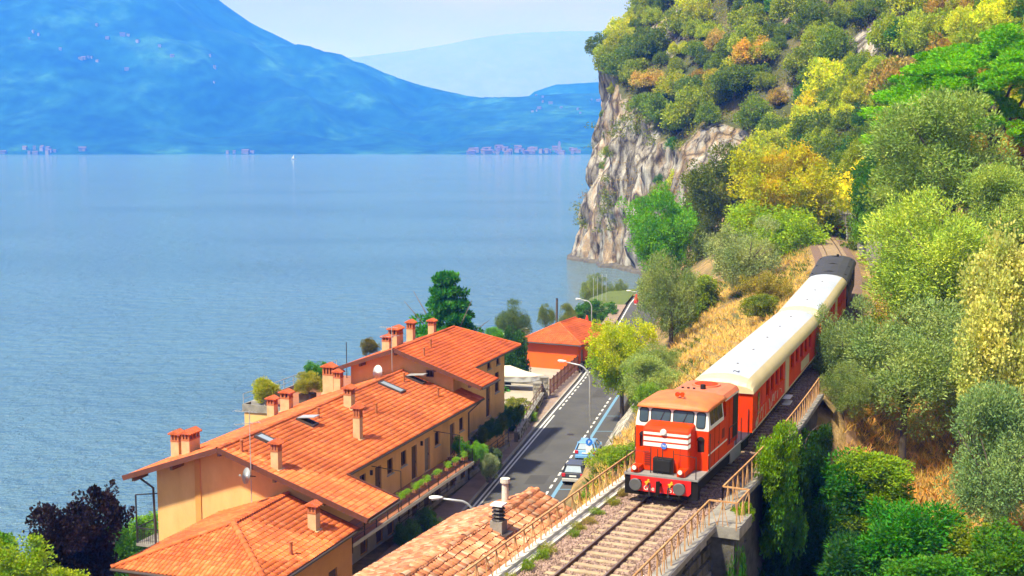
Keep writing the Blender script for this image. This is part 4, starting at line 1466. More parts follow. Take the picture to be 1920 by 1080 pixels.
TE.plane((-12.0, sE1, zE(-12)), (0, -1, 0), (cE, 0, KE * cE), sE1 - sE0, 4.14 / cE, None, False)
TE.build(hE, roofE, 'roof_tile_old', 300)
ridge_tiles(roofE, (tE, sE0, 15.05), (tE, sE1, 15.05), 'roof_tile_old', 0.15, 0.42, 0.02)
# short chimney with stacked black cowl
ch = MB().box(-7.5, -6.95, 9.1, 9.65, 14.2, 15.25).build('chimney', 'concrete', roofE)
cw = MB()
for k in range(4):
    z = 15.25 + k * 0.16
    cw.loft([[(-7.22 + r_ * math.cos(a), 9.37 + r_ * math.sin(a), zz) for a in [math.pi * 2 * i / 12 for i in range(12)]] for r_, zz in ((0.22, z), (0.30, z + 0.03), (0.20, z + 0.12))])
cw.build('cowl', 'iron_dark', ch)
MB().box(-7.5, -6.95, 9.1, 9.65, 15.9, 15.97).build('cowl_top', 'white_enamel', ch)
MB().box(-7.62, -6.7, 8.98, 9.8, 14.62, 14.72).build('flashing', 'gutter_dark', ch)
vp = MB().tube([(-8.9, 13.7, 14.3), (-8.9, 13.7, 15.55)], [0.17, 0.15], 12).build('vent_pipe', 'concrete_pale', roofE)
MB().tube([(-8.9, 13.7, 15.52), (-8.9, 13.7, 15.56), (-8.9, 13.7, 15.75)], [0.16, 0.23, 0.23], 12).build('pipe_cap', 'concrete_pale', vp)

# ------------------------------------------------------------------ railway: viaduct, ballast, sleepers, rails
S0 = s_at_y(46.55)                       # front of the engine
SB = s_at_y(24.0)
S_REF = s_at_y(38.5)


def sweep(name, prof, sa, sb, step, material, parent=None, closed=False):
    """profile (offset, dz) swept along the track"""
    n = int((sb - sa) / step) + 1
    rings = []
    for k in range(n + 1):
        s = sa + (sb - sa) * k / n
        rings.append([off(s, t, dz) for t, dz in prof])
    m_ = MB().loft(rings, closed=closed, caps=closed)
    return m_.build(name, material, parent)


SV = s_at_y(69.0)                        # far end of the viaduct
via = tag(empty('railway_viaduct', (0, 0, 0)), 'stone viaduct wall carrying the railway, with a pier and refuge', 'viaduct')
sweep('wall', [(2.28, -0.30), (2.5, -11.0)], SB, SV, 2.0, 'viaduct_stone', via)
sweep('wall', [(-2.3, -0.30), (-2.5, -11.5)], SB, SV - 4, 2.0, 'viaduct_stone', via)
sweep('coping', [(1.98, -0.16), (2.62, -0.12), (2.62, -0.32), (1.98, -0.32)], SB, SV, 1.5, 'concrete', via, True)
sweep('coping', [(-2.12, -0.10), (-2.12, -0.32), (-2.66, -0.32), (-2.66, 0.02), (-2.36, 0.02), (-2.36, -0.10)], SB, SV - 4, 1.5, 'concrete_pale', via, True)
# masonry blocks on the visible right face
random.seed(11)
blk = 0
for row in range(12):
    z1 = -0.36 - row * 0.52
    s = S_REF - 1.5 + random.uniform(0, 0.5)
    while s < S_REF + 12.5 and blk < 230:
        w = random.uniform(0.5, 1.1)
        h = random.uniform(0.40, 0.48)
        if not (7.15 < s - S_REF < 9.75):
            d = random.uniform(0.03, 0.10)
            p0, az_ = trk(s)
            b_ = MB()
            vs = []
            for (ss, t, zz) in ((s, 2.2, z1), (s + w, 2.2, z1), (s + w, 2.2, z1 - h), (s, 2.2, z1 - h), (s + 0.03, 2.32 - z1 * 0.02 + d, z1 - 0.03), (s + w - 0.03, 2.32 - z1 * 0.02 + d, z1 - 0.03), (s + w - 0.03, 2.32 - z1 * 0.02 + d, z1 - h + 0.03), (s + 0.03, 2.32 - z1 * 0.02 + d, z1 - h + 0.03)):
                vs.append(off(ss, t, zz))
            b_.add(vs, [(4, 5, 6, 7), (0, 1, 5, 4), (1, 2, 6, 5), (2, 3, 7, 6), (3, 0, 4, 7)])
            b_.build('stone', 'viaduct_stone' if random.random() < 0.8 else 'stone_wall', via)
            blk += 1
        s += w + 0.06
# pier with refuge platform
pa = S_REF + 7.35
pier = MB()
rg = []
for dz, t1, e in ((-0.55, 3.25, 0.0), (-3.0, 3.35, 0.1), (-11.0, 4.0, 0.35)):
    rg.append([off(pa + 0.2 - e, 2.2, dz), off(pa + 0.2 - e, t1, dz), off(pa + 1.75 + e, t1, dz), off(pa + 1.75 + e, 2.2, dz)])
pier.loft(rg)
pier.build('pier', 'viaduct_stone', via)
MB().loft([[off(pa, 2.0, dz), off(pa, 3.5, dz), off(pa + 2.0, 3.5, dz), off(pa + 2.0, 2.0, dz)] for dz in (-0.11, -0.55)]).build('refuge_slab', 'concrete', via)

bed = struct(sweep('trackbed', [(-2.15, -0.22), (-1.75, -0.17), (-1.35, -0.13), (0.0, -0.17), (1.35, -0.13), (1.75, -0.18), (2.05, -0.24)], SB, s_at_y(196), 0.9, 'ballast'))
sweep('bank', [(-3.3, -1.0), (-2.7, -0.5), (-2.1, -0.23)], s_at_y(60), s_at_y(196), 1.5, 'ground_earth', bed)
sweep('bank', [(2.0, -0.25), (2.6, -0.5), (3.2, -1.2)], s_at_y(69), s_at_y(196), 1.5, 'ground_earth', bed)
# loose ballast stones on the part in view
rs = np.random.RandomState(5)
oct_v = np.array([(1, 0, 0), (0, 1, 0), (-1, 0, 0), (0, -1, 0), (0, 0, 1.0), (0, 0, -0.8)])
oct_f = np.array([(0, 1, 4), (1, 2, 4), (2, 3, 4), (3, 0, 4), (1, 0, 5), (2, 1, 5), (3, 2, 5), (0, 3, 5)])


def stones(sa, sb, t0, t1, n, zoff, skip_rails=True):
    V, F = [], []
    k = 0
    while k < n:
        s = rs.uniform(sa, sb)
        t = rs.uniform(t0, t1)
        if skip_rails and 0.66 < abs(t) < 0.84:
            continue
        if abs(t) < 1.27 and abs(((s - SB) / 0.62 + 0.5) % 1.0 - 0.5) < 0.23 and rs.rand() < 0.9:
            continue
        p_ = off(s, t, zoff(t))
        sz = rs.uniform(0.028, 0.065)
        a = rs.uniform(0, 6.28)
        ca, sa_ = math.cos(a), math.sin(a)
        v = oct_v * rs.uniform(0.6, 1.3, (6, 3)) * sz
        v = np.stack([v[:, 0] * ca - v[:, 1] * sa_, v[:, 0] * sa_ + v[:, 1] * ca, v[:, 2]], 1)
        V.append(v + np.array(p_))
        F.append(oct_f + 6 * k)
        k += 1
    return np.concatenate(V), np.concatenate(F)


zbed = lambda t: float(np.interp(t, [-2.15, -1.75, -1.35, 0, 1.35, 1.75, 2.05], [-0.22, -0.17, -0.13, -0.17, -0.13, -0.18, -0.24])) + 0.012
mat('ballast_stone', (0.42, 0.29, 0.235), (0.21, 0.13, 0.10), 6.0, 0.95, c3=(0.09, 0.055, 0.042))
V_, F_ = stones(S_REF - 2.5, S_REF + 12, -2.05, 2.0, 11000, zbed)
V2_, F2_ = stones(S_REF + 12, S_REF + 46, 0.9, 2.0, 4500, zbed)
stuff(link('ballast_stones', np_mesh('ballast_stones', np.vstack([V_, V2_]), np.vstack([F_, F2_ + len(V_)]), 'ballast_stone'), bed))

track = tag(empty('railway_track', (0, 0, 0)), 'single railway track with rusty rails on pale sleepers', 'railway track')
sl = MB().box(-1.25, 1.25, -0.125, 0.125, -0.2, 0.0)
sl_me = bpy.data.meshes.new('sleeper')
sl_me.from_pydata(sl.v, [], sl.f)
sl_me.materials.append(M['sleeper'])
s = SB
while s < s_at_y(192):
    if s < S_REF + 10.5 or s > S_REF + 78 or True:
        p_, az_ = trk(s)
        o = bpy.data.objects.new('sleeper', sl_me)
        COL.objects.link(o)
        o.parent = track
        o.location = (p_.x, p_.y, p_.z - 0.112 + random.uniform(-0.012, 0.006))
        o.rotation_euler = (0, 0, -az_ + random.uniform(-0.015, 0.015))
    s += 0.62
for sg in (-1, 1):
    c = sg * 0.7525
    sweep('rail', [(c - 0.036, 0), (c + 0.036, 0), (c + 0.036, -0.045), (c + 0.012, -0.06), (c + 0.012, -0.13), (c + 0.07, -0.155), (c - 0.07, -0.155), (c - 0.012, -0.13), (c - 0.012, -0.06), (c - 0.036, -0.045)], SB, s_at_y(192), 1.2, 'rail_side', track, True)
    sweep('rail_head', [(c - 0.028, 0.003), (c + 0.028, 0.003)], SB, s_at_y(192), 1.2, 'rail_shine', track) if 'rail_shine' in M else None


# ------------------------------------------------------------------ railings along the viaduct
def railing(name, label, pts, h, bay=1.55):
    """pts: base points of a polyline; posts, top rail, inverted-V braces"""
    r_ = tag(empty(name, (0, 0, 0)), label, 'railing')
    pts = [Vector(p_) for p_ in pts]
    tops = [p_ + Vector((0, 0, h)) for p_ in pts]
    for i in range(len(pts) - 1):
        MB().bar(tops[i], tops[i + 1], 0.055).build('top_rail', 'railing_rust', r_)
        a, b = pts[i], pts[i + 1]
        m_ = (a + b) / 2
        up = Vector((0, 0, h))
        q1, q3 = a.lerp(b, 0.3), a.lerp(b, 0.7)
        MB().bar(m_ + up * 0.98, q1 + up * 0.04, 0.024).bar(m_ + up * 0.98, q3 + up * 0.04, 0.024).build('brace', 'railing_rust', r_)
        MB().bar(a + up * 0.97, q1 + up * 0.04, 0.020).build('brace', 'railing_rust', r_)
        MB().bar(m_, m_ + up, 0.028).build('baluster', 'railing_rust', r_)
    for p_ in pts:
        MB().bar(p_ - Vector((0, 0, 0.1)), p_ + Vector((0, 0, h)), 0.05).build('post', 'railing_rust', r_)
    return r_


railing('left_railing', 'rust-stained cream railing between the old roof and the track', [off(S_REF - 3.2 + k * 1.5, -2.5, 0.0) for k in range(24)], 0.86)
railing('refuge_railing', 'rusty railing jutting out around the refuge on the viaduct pier', [off(pa, 2.35, -0.12), off(pa + .02, 3.38, -0.12), off(pa + 1.95, 3.38, -0.12), off(pa + 2.0, 2.35, -0.12)], 0.95)
railing('near_railing', 'rusty railing on the viaduct edge nearest the camera, before the refuge', [off(S_REF - 2.2 + k * 1.592, 2.35, -0.13) for k in range(7)], 0.95)
railing('far_railing', 'rusty railing on the viaduct edge beyond the refuge, beside the carriage', [off(pa + 2.0 + k * 1.57, 2.35, -0.13) for k in range(16)], 0.95)


# ------------------------------------------------------------------ train
def vehicle(name, s_front, length, label, cat='train'):
    a, _ = trk(s_front)
    b, _ = trk(s_front + length)
    d = b - a
    o = empty(name, a)
    o.rotation_euler = (math.atan2(d.z, math.hypot(d.x, d.y)), 0, -math.atan2(d.x, d.y))
    tag(o, label, cat)
    return o


def wheelset(root, y, r=0.45, name='wheel'):
    for sg in (-1, 1):
        MB().tube([(sg * 0.68, y, r), (sg * 0.80, y, r)], r, 18).tube([(sg * 0.80, y, r), (sg * 0.86, y, r)], r * 0.45, 12).build(name, 'train_under', root)


def buffers(root, y, sg, z=0.78):
    for x in (-0.88, 0.88):
        b_ = MB().tube([(x, y, z), (x, y + sg * 0.40, z)], [0.12, 0.10], 12).build('buffer', 'train_under', root)
        MB().tube([(x, y + sg * 0.40, z), (x, y + sg * 0.44, z), (x, y + sg * 0.47, z)], [0.24, 0.25, 0.22], 20).build('buffer_head', 'buffer_grey', b_)


def rect_ring(x0, x1, y, z0, z1, r=0.06):
    """rounded rectangle in the xz plane"""
    pts = []
    for cx, cz, a0 in ((x1 - r, z1 - r, 0), (x0 + r, z1 - r, 90), (x0 + r, z0 + r, 180), (x1 - r, z0 + r, 270)):
        for k in range(4):
            a = R(a0 + 30 * k)
            pts.append((cx + r * math.cos(a), y, cz + r * math.sin(a)))
    return pts


def front_window(root, x0, x1, y, z0, z1, glass='train_glass', fr='rubber', r=0.08, dirn=-1):
    """framed pane standing on a face that looks along -y"""
    o = MB().loft([rect_ring(x0 - .05, x1 + .05, y + 0.02, z0 - .05, z1 + .05, r + .03), rect_ring(x0 - .05, x1 + .05, y + dirn * 0.018, z0 - .05, z1 + .05, r + .03)]).build('window', fr, root)
    MB().loft([rect_ring(x0, x1, y, z0, z1, r), rect_ring(x0, x1, y + dirn * 0.026, z0, z1, r)]).build('pane', glass, o)
    return o


def side_window(root, x, sg, y0, y1, z0, z1, glass='train_glass_dark', fr='rubber', r=0.06):
    def ring(d, e):
        return [(x + sg * d, p_[0], p_[2]) for p_ in rect_ring(y0 - e, y1 + e, 0, z0 - e, z1 + e, r)]
    o = MB().loft([ring(-0.02, .045), ring(0.016, .045)]).build('window', fr, root)
    MB().loft([ring(0, 0), ring(0.024, 0)]).build('pane', glass, o)
    return o


LOCO_L = 8.55
mat('train_seam', (0.20, 0.014, 0.003), (0.14, 0.010, 0.003), 3.0, 0.8, obj=True)
eng = vehicle('diesel_locomotive', S0, LOCO_L, 'red diesel locomotive with white-banded cab at the head of the train', 'locomotive')
MB().box(-1.42, 1.42, 0.12, LOCO_L, 0.55, 1.02).build('underframe', 'train_under', eng)
for y in (1.9, 4.2, 6.6):
    wheelset(eng, y, 0.5)
MB().box(-1.0, 1.0, 1.0, 7.8, 0.3, 0.8).build('running_gear', 'train_under', eng)
beam = MB().prism([(-1.12, 0.42), (1.12, 0.42), (1.22, 0.52), (1.22, 1.02), (-1.22, 1.02), (-1.22, 0.52)], 0.0, 0.1, 'y').build('buffer_beam', 'train_beam', eng)
MB().box(-1.48, 1.48, 0.06, 0.4, 0.25, 1.0).build('beam_ends', 'train_under', beam)
buffers(eng, 0.0, -1)
buffers(eng, LOCO_L, 1)
for txt, x in (('Gne L', -0.28), ('517', 0.62)):
    tm = text_mesh(txt, 0.26)
    tm.materials.append(M['train_white'])
    to = link('lettering', tm, beam)
    to.location = (x - 0.08, -0.008, 0.56)
    to.rotation_euler = (R(90), 0, 0)
for x in (-0.52, 0.42):
    MB().bar((x - .05, -0.03, 0.70), (x + 0.05, -0.03, 0.92), 0.06).bar((x - .1, -0.04, 0.8), (x + .1, -0.04, 0.84), 0.05).build('brake_cock', 'brass_yellow', beam)
MB().tube([(0, 0, 0.78), (0, -0.25, 0.74)], 0.06, 8).bar((0, -0.25, 0.95), (0, -0.25, 0.45), 0.09).bar((-0.12, -0.1, 0.9), (-0.12, -0.16, 0.3), 0.05).build('coupling', 'train_under', eng)
for x in (-0.42, 0.34, 0.78):
    MB().tube([(x, 0, 0.72), (x, -0.14, 0.6), (x + .02, -0.12, 0.28)], 0.03, 6).build('brake_hose', 'rubber', eng)
deck = MB().box(-1.5, 1.5, 0.0, LOCO_L, 1.024, 1.10).build('walkway', 'train_walkway', eng)
# nose
rings = []
for (y, z) in ((0.78, 1.0),):
    pass
nose = MB()
prof = [(1.45, 1.1), (0.62, 1.1), (0.60, 2.60), (0.66, 2.78), (0.82, 2.90), (1.45, 2.97)]
nr = []
for x, k in ((-0.97, 0.10), (-0.90, 0.0), (0.90, 0.0), (0.97, 0.10)):
    nr.append([(x, max(y, 0.60 + k) if y < 1.4 else y, z - (k * 0.8 if z > 2.5 else 0)) for y, z in prof])
nose.loft(nr)
nose.build('nose', 'train_red', eng, bevel=0.03)
for z in (2.62, 2.40, 2.18):
    h = 0.05 if z > 2.5 else 0.075
    MB().box(-0.90, 0.90, 0.586, 0.60, z - h, z + h).add([(0.90, 0.586, z - h), (0.985, 0.70, z - h + .07), (0.985, 0.70, z + h + .07), (0.90, 0.586, z + h)], [(0, 1, 2, 3)]).build('white_band', 'train_white', eng)
em = MB().tube([(-0.06, 0.575, 2.16), (-0.06, 0.555, 2.16)], 0.125, 20).build('emblem', 'emblem_blue', eng)
tm = text_mesh('FN', 0.14)
tm.materials.append(M['train_white'])
to = link('lettering', tm, em)
to.location = (-0.06, 0.552, 2.16)
to.rotation_euler = (R(90), 0, 0)
hl = MB().tube([(-0.08, 0.60, 2.72), (-0.08, 0.50, 2.72)], 0.12, 16).build('headlight', 'train_white', eng)
MB().tube([(-0.08, 0.50, 2.72), (-0.08, 0.48, 2.72)], 0.095, 16).build('lens', 'lens_white', hl)
for x in (-1.08, 0.78):
    MB().box(x - 0.17, x + 0.17, 0.10, 0.62, 1.1, 1.36).build('lamp_box', 'train_red', eng, bevel=0.03)
    hl = MB().tube([(x, 0.12, 1.33), (x, 0.0, 1.33)], 0.115, 14).build('headlight', 'train_red', eng)
    MB().tube([(x, 0.0, 1.33), (x, -0.025, 1.33)], 0.09, 14).build('lens', 'lens_white', hl)
MB().box(-0.42, 0.36, 0.30, 0.58, 1.12, 1.72).box(-0.36, 0.30, 0.26, 0.30, 1.2, 1.66).build('horn_box', 'train_black', eng, bevel=0.02)
for x in (-0.50, -0.22, -0.02, 0.42):
    MB().bar((x, 0.30, 1.1), (x, 0.30, 2.10), 0.03).build('grab_rail', 'iron_dark', eng)
for sg in (-1, 1):
    g = MB().bar((sg * 1.40, 0.05, 1.1), (sg * 1.40, 0.05, 1.98), 0.03).bar((sg * 1.40, 0.05, 1.97), (sg * 0.50, 0.05, 2.02), 0.022).build('handrail', 'iron_dark', eng)
# cab
cab = MB()
CY0, CY1 = 1.42, 4.35
wall_open(cab, CY0, -1.50, 1.50, 1.1, 2.78, [(-1.34, -1.08, 1.82, 2.36), (1.04, 1.34, 1.82, 2.36)], 0.15, -1, 's')
cab.add([(1.5, CY0, 1.1), (1.5, CY1, 1.1), (1.5, CY1, 2.78), (1.5, CY0, 2.78)], [(0, 1, 2, 3)])
cab.add([(-1.5, CY0, 1.1), (-1.5, CY1, 1.1), (-1.5, CY1, 2.78), (-1.5, CY0, 2.78)], [(0, 1, 2, 3)])
cab.add([(-1.5, CY1, 1.1), (1.5, CY1, 1.1), (1.4, CY1, 3.5), (-1.4, CY1, 3.5)], [(0, 1, 2, 3)])
cab.build('cab', 'train_red', eng)
for x0, x1 in ((-1.34, -1.08), (1.04, 1.34)):
    MB().box(x0, x1, CY0 + 0.10, CY0 + 0.12, 1.82, 2.36).build('window', 'train_glass_dark', eng)
    ar = MB()
    rg = []
    for y in (CY0 - 0.012, CY0 + 0.02):
        rg.append([((x0 + x1) / 2 + (x1 - x0) / 2 * math.cos(a) * 1.1, y, 2.30 + 0.17 * math.sin(a)) for a in [math.pi * k / 8 for k in range(9)]])
    ar.loft(rg)
    ar.build('window_arch', 'train_glass_dark', eng)
up = MB()
up.loft([[(-1.505, CY0 - .004, 2.70), (1.505, CY0 - .004, 2.70), (1.505, CY1 - .6, 2.70), (-1.505, CY1 - .6, 2.70)], [(-1.505, CY0 - .004, 2.80), (1.505, CY0 - .004, 2.80), (1.505, CY1 - .6, 2.80), (-1.505, CY1 - .6, 2.80)], [(-1.42, CY0 + .14, 3.52), (1.42, CY0 + .14, 3.52), (1.42, CY1 - .6, 3.52), (-1.42, CY1 - .6, 3.52)]])
up.build('cab_window_band', 'train_white', eng)
Tm = Matrix.Translation((0, CY0 + 0.0, 2.80)) @ Matrix.Rotation(math.atan2(0.144, 0.72), 4, 'X').inverted()
for x0, x1, z0 in ((-1.33, -1.02, 0.08), (-0.86, -0.10, 0.16), (0.06, 0.86, 0.16), (1.02, 1.33, 0.02)):
    pts = rect_ring(x0, x1, 0, z0, 0.60, 0.09)
    pf = rect_ring(x0 - .04, x1 + .04, 0, z0 - .04, 0.64, 0.11)
    wo_ = MB().loft([[Tm @ Vector((a, -0.016, c)) for a, b, c in pf], [Tm @ Vector((a, 0.03, c)) for a, b, c in pf]]).build('windscreen', 'rubber', eng)
    MB().loft([[Tm @ Vector((a, -0.024, c)) for a, b, c in pts], [Tm @ Vector((a, 0.0, c)) for a, b, c in pts]]).build('pane', 'train_glass', wo_)
for sg in (-1, 1):
    sw = MB()
    x_b, x_t = sg * 1.505, sg * 1.44
    for k in range(3):
        y0_, y1_ = 1.72 + k * 0.64, 2.28 + k * 0.64
        vs = [(x_b, y0_, 2.88), (x_b, y1_, 2.88), (x_t, y1_, 3.42), (x_t, y0_, 3.42)]
        vs2 = [(a + sg * 0.012, b, c) for a, b, c in vs]
        MB().add(vs + vs2, [(0, 1, 2, 3), (7, 6, 5, 4), (0, 4, 5, 1), (1, 5, 6, 2), (2, 6, 7, 3), (3, 7, 4, 0)]).build('side_window', 'train_glass_dark', eng)
    MB().box(min(sg * 1.501, sg * 1.512), max(sg * 1.501, sg * 1.512), CY0, CY1, 1.72, 1.78).build('white_band', 'train_white', eng)
    MB().box(min(sg * 1.501, sg * 1.512), max(sg * 1.501, sg * 1.512), CY0, LOCO_L - 1.7, 1.11, 1.15).build('white_band', 'train_white', eng)
    MB().bar((sg * 1.55, 1.5, 1.1), (sg * 1.55, 1.5, 2.6), 0.03).build('grab_rail', 'iron_dark', eng)
rf = MB()
rr = []
for y, k in ((CY0 - 0.02, 0.0), (CY0 + 0.10, 0.10), (CY0 + .5, 0.17), (CY1 - .4, 0.17), (CY1 - 0.1, 0.10)):
    rr.append([(-1.50 + .04 * (k == 0), y, 3.46), (-1.42, y, 3.54 + k * .3), (-1.0, y, 3.58 + k * .8), (0, y, 3.62 + k), (1.0, y, 3.58 + k * .8), (1.42, y, 3.54 + k * .3), (1.50 - .04 * (k == 0), y, 3.46)])
rf.loft(rr)
cr_ = rf.build('cab_roof', 'train_roof_orange', eng, smooth=True)
MB().tube([(0.1, 2.5, 3.78), (0.1, 2.5, 3.95)], 0.06, 8).tube([(0.02, 2.35, 3.93), (0.02, 2.05, 3.95)], [0.04, 0.10], 10).tube([(0.2, 2.35, 3.93), (0.2, 2.1, 3.95)], [0.04, 0.09], 10).build('horn', 'train_red', cr_)
for sg in (-1, 1):
    xs_ = sorted((sg * 1.502, sg * 1.510))
    for y_ in (2.35, 3.05):
        MB().box(xs_[0], xs_[1], y_ - .012, y_ + .012, 1.16, 2.70).build('door_seam', 'train_seam', eng)
    MB().box(xs_[0], xs_[1], 2.35, 3.05, 2.66, 2.685).build('door_seam', 'train_seam', eng)
    MB().box(xs_[0], xs_[1], 3.5, 3.9, 1.95, 2.35).build('vent_louvre', 'train_seam', eng)
    MB().box(xs_[0], xs_[1] + .004, 2.9, 3.0, 1.9, 1.98).build('door_handle', 'iron_dark', eng)
for x in (-0.48, 0.46):
    MB().bar((x, CY0 - .01, 2.98), (x + .16, CY0 + .09, 3.36), .022).build('wiper', 'iron_dark', eng)
for x in (-0.6, 0.6):
    MB().box(x - .006, x + .006, 0.588, 0.60, 1.12, 2.08).build('panel_seam', 'train_seam', eng)
for k in range(6):
    MB().box(-0.86, -0.62, 0.585, 0.60, 1.35 + k * .09, 1.38 + k * .09).build('louvre', 'train_seam', eng)
# engine hood behind the cab
hd = MB()
HX = 1.22
hr = []
for y in (CY1 - 0.3, 7.35):
    hr.append([(-HX, y, 1.1), (-HX, y, 3.25), (-HX + .12, y, 3.42), (-HX + .4, y, 3.5), (HX - .4, y, 3.5), (HX - .12, y, 3.42), (HX, y, 3.25), (HX, y, 1.1)])
hd.loft(hr)
hood = hd.build('engine_hood', 'train_red', eng)
hr2 = [[(-HX - .02, y, 3.26), (-HX + .10, y, 3.44), (-HX + .4, y, 3.525), (HX - .4, y, 3.525), (HX - .10, y, 3.44), (HX + .02, y, 3.26)] for y in (CY1 - 0.28, 7.38)]
MB().loft(hr2).build('hood_roof', 'train_hood_roof', hood)
MB().box(HX + .003, HX + .02, CY1 - 0.2, 7.36, 3.18, 3.25).build('white_band', 'train_white', hood)
fan = MB().tube([(0, 6.5, 3.52), (0, 6.5, 3.58)], 0.62, 24).build('roof_fan', 'train_hood_roof', hood)
MB().tube([(0, 6.5, 3.58), (0, 6.5, 3.60)], 0.50, 24).build('fan_grille', 'train_red', fan)
MB().tube([(0.1, 5.6, 3.5), (0.1, 5.6, 3.72)], 0.12, 12).build('exhaust', 'train_black', hood)
for k in range(3):
    MB().tube([(-0.75 + k * 0.25, 5.45, 3.52), (-0.75 + k * 0.25, 5.45, 3.58)], 0.06, 8).build('roof_cap', 'train_black', hood)
for k in range(3):
    MB().box(HX + .003, HX + .03, 4.45 + k * 0.62, 5.0 + k * 0.62, 1.4, 3.1).build('hood_door', 'train_red', hood)
MB().box(HX + .003, HX + .025, 6.40, 7.20, 1.3, 3.15).build('radiator_grille', 'train_black', hood)
MB().box(1.10, 1.50, CY1 + .02, 5.6, 1.1, 1.42).build('tool_box', 'train_red', eng, bevel=0.02)
for sg in (-1, 1):
    for y in (4.9, 6.1, 7.0, 8.3):
        MB().bar((sg * 1.46, y, 1.1), (sg * 1.46, y, 2.1), 0.03).build('stanchion', 'iron_dark', eng)
    MB().bar((sg * 1.46, 4.9, 2.1), (sg * 1.46, 6.1, 2.1), 0.03).build('handrail', 'iron_dark', eng)
    MB().bar((sg * 1.46, 4.9, 1.55), (sg * 1.46, 6.1, 1.55), 0.02).build('handrail', 'iron_dark', eng)
MB().tube([(0.75, 7.9, 1.1), (0.75, 7.9, 1.9)], 0.05, 8).tube([(0.75, 7.86, 1.95), (0.75, 7.80, 1.95)], 0.20, 16).build('handbrake_wheel', 'train_black', eng)
MB().tube([(0.25, 7.40, 1.75), (0.25, 8.2, 1.75)], 0.22, 14).build('air_tank', 'train_red', eng)
MB().box(1.0, 1.46, 5.2, 7.0, 0.45, 1.0).build('fuel_tank', 'train_walkway', eng, bevel=0.04)


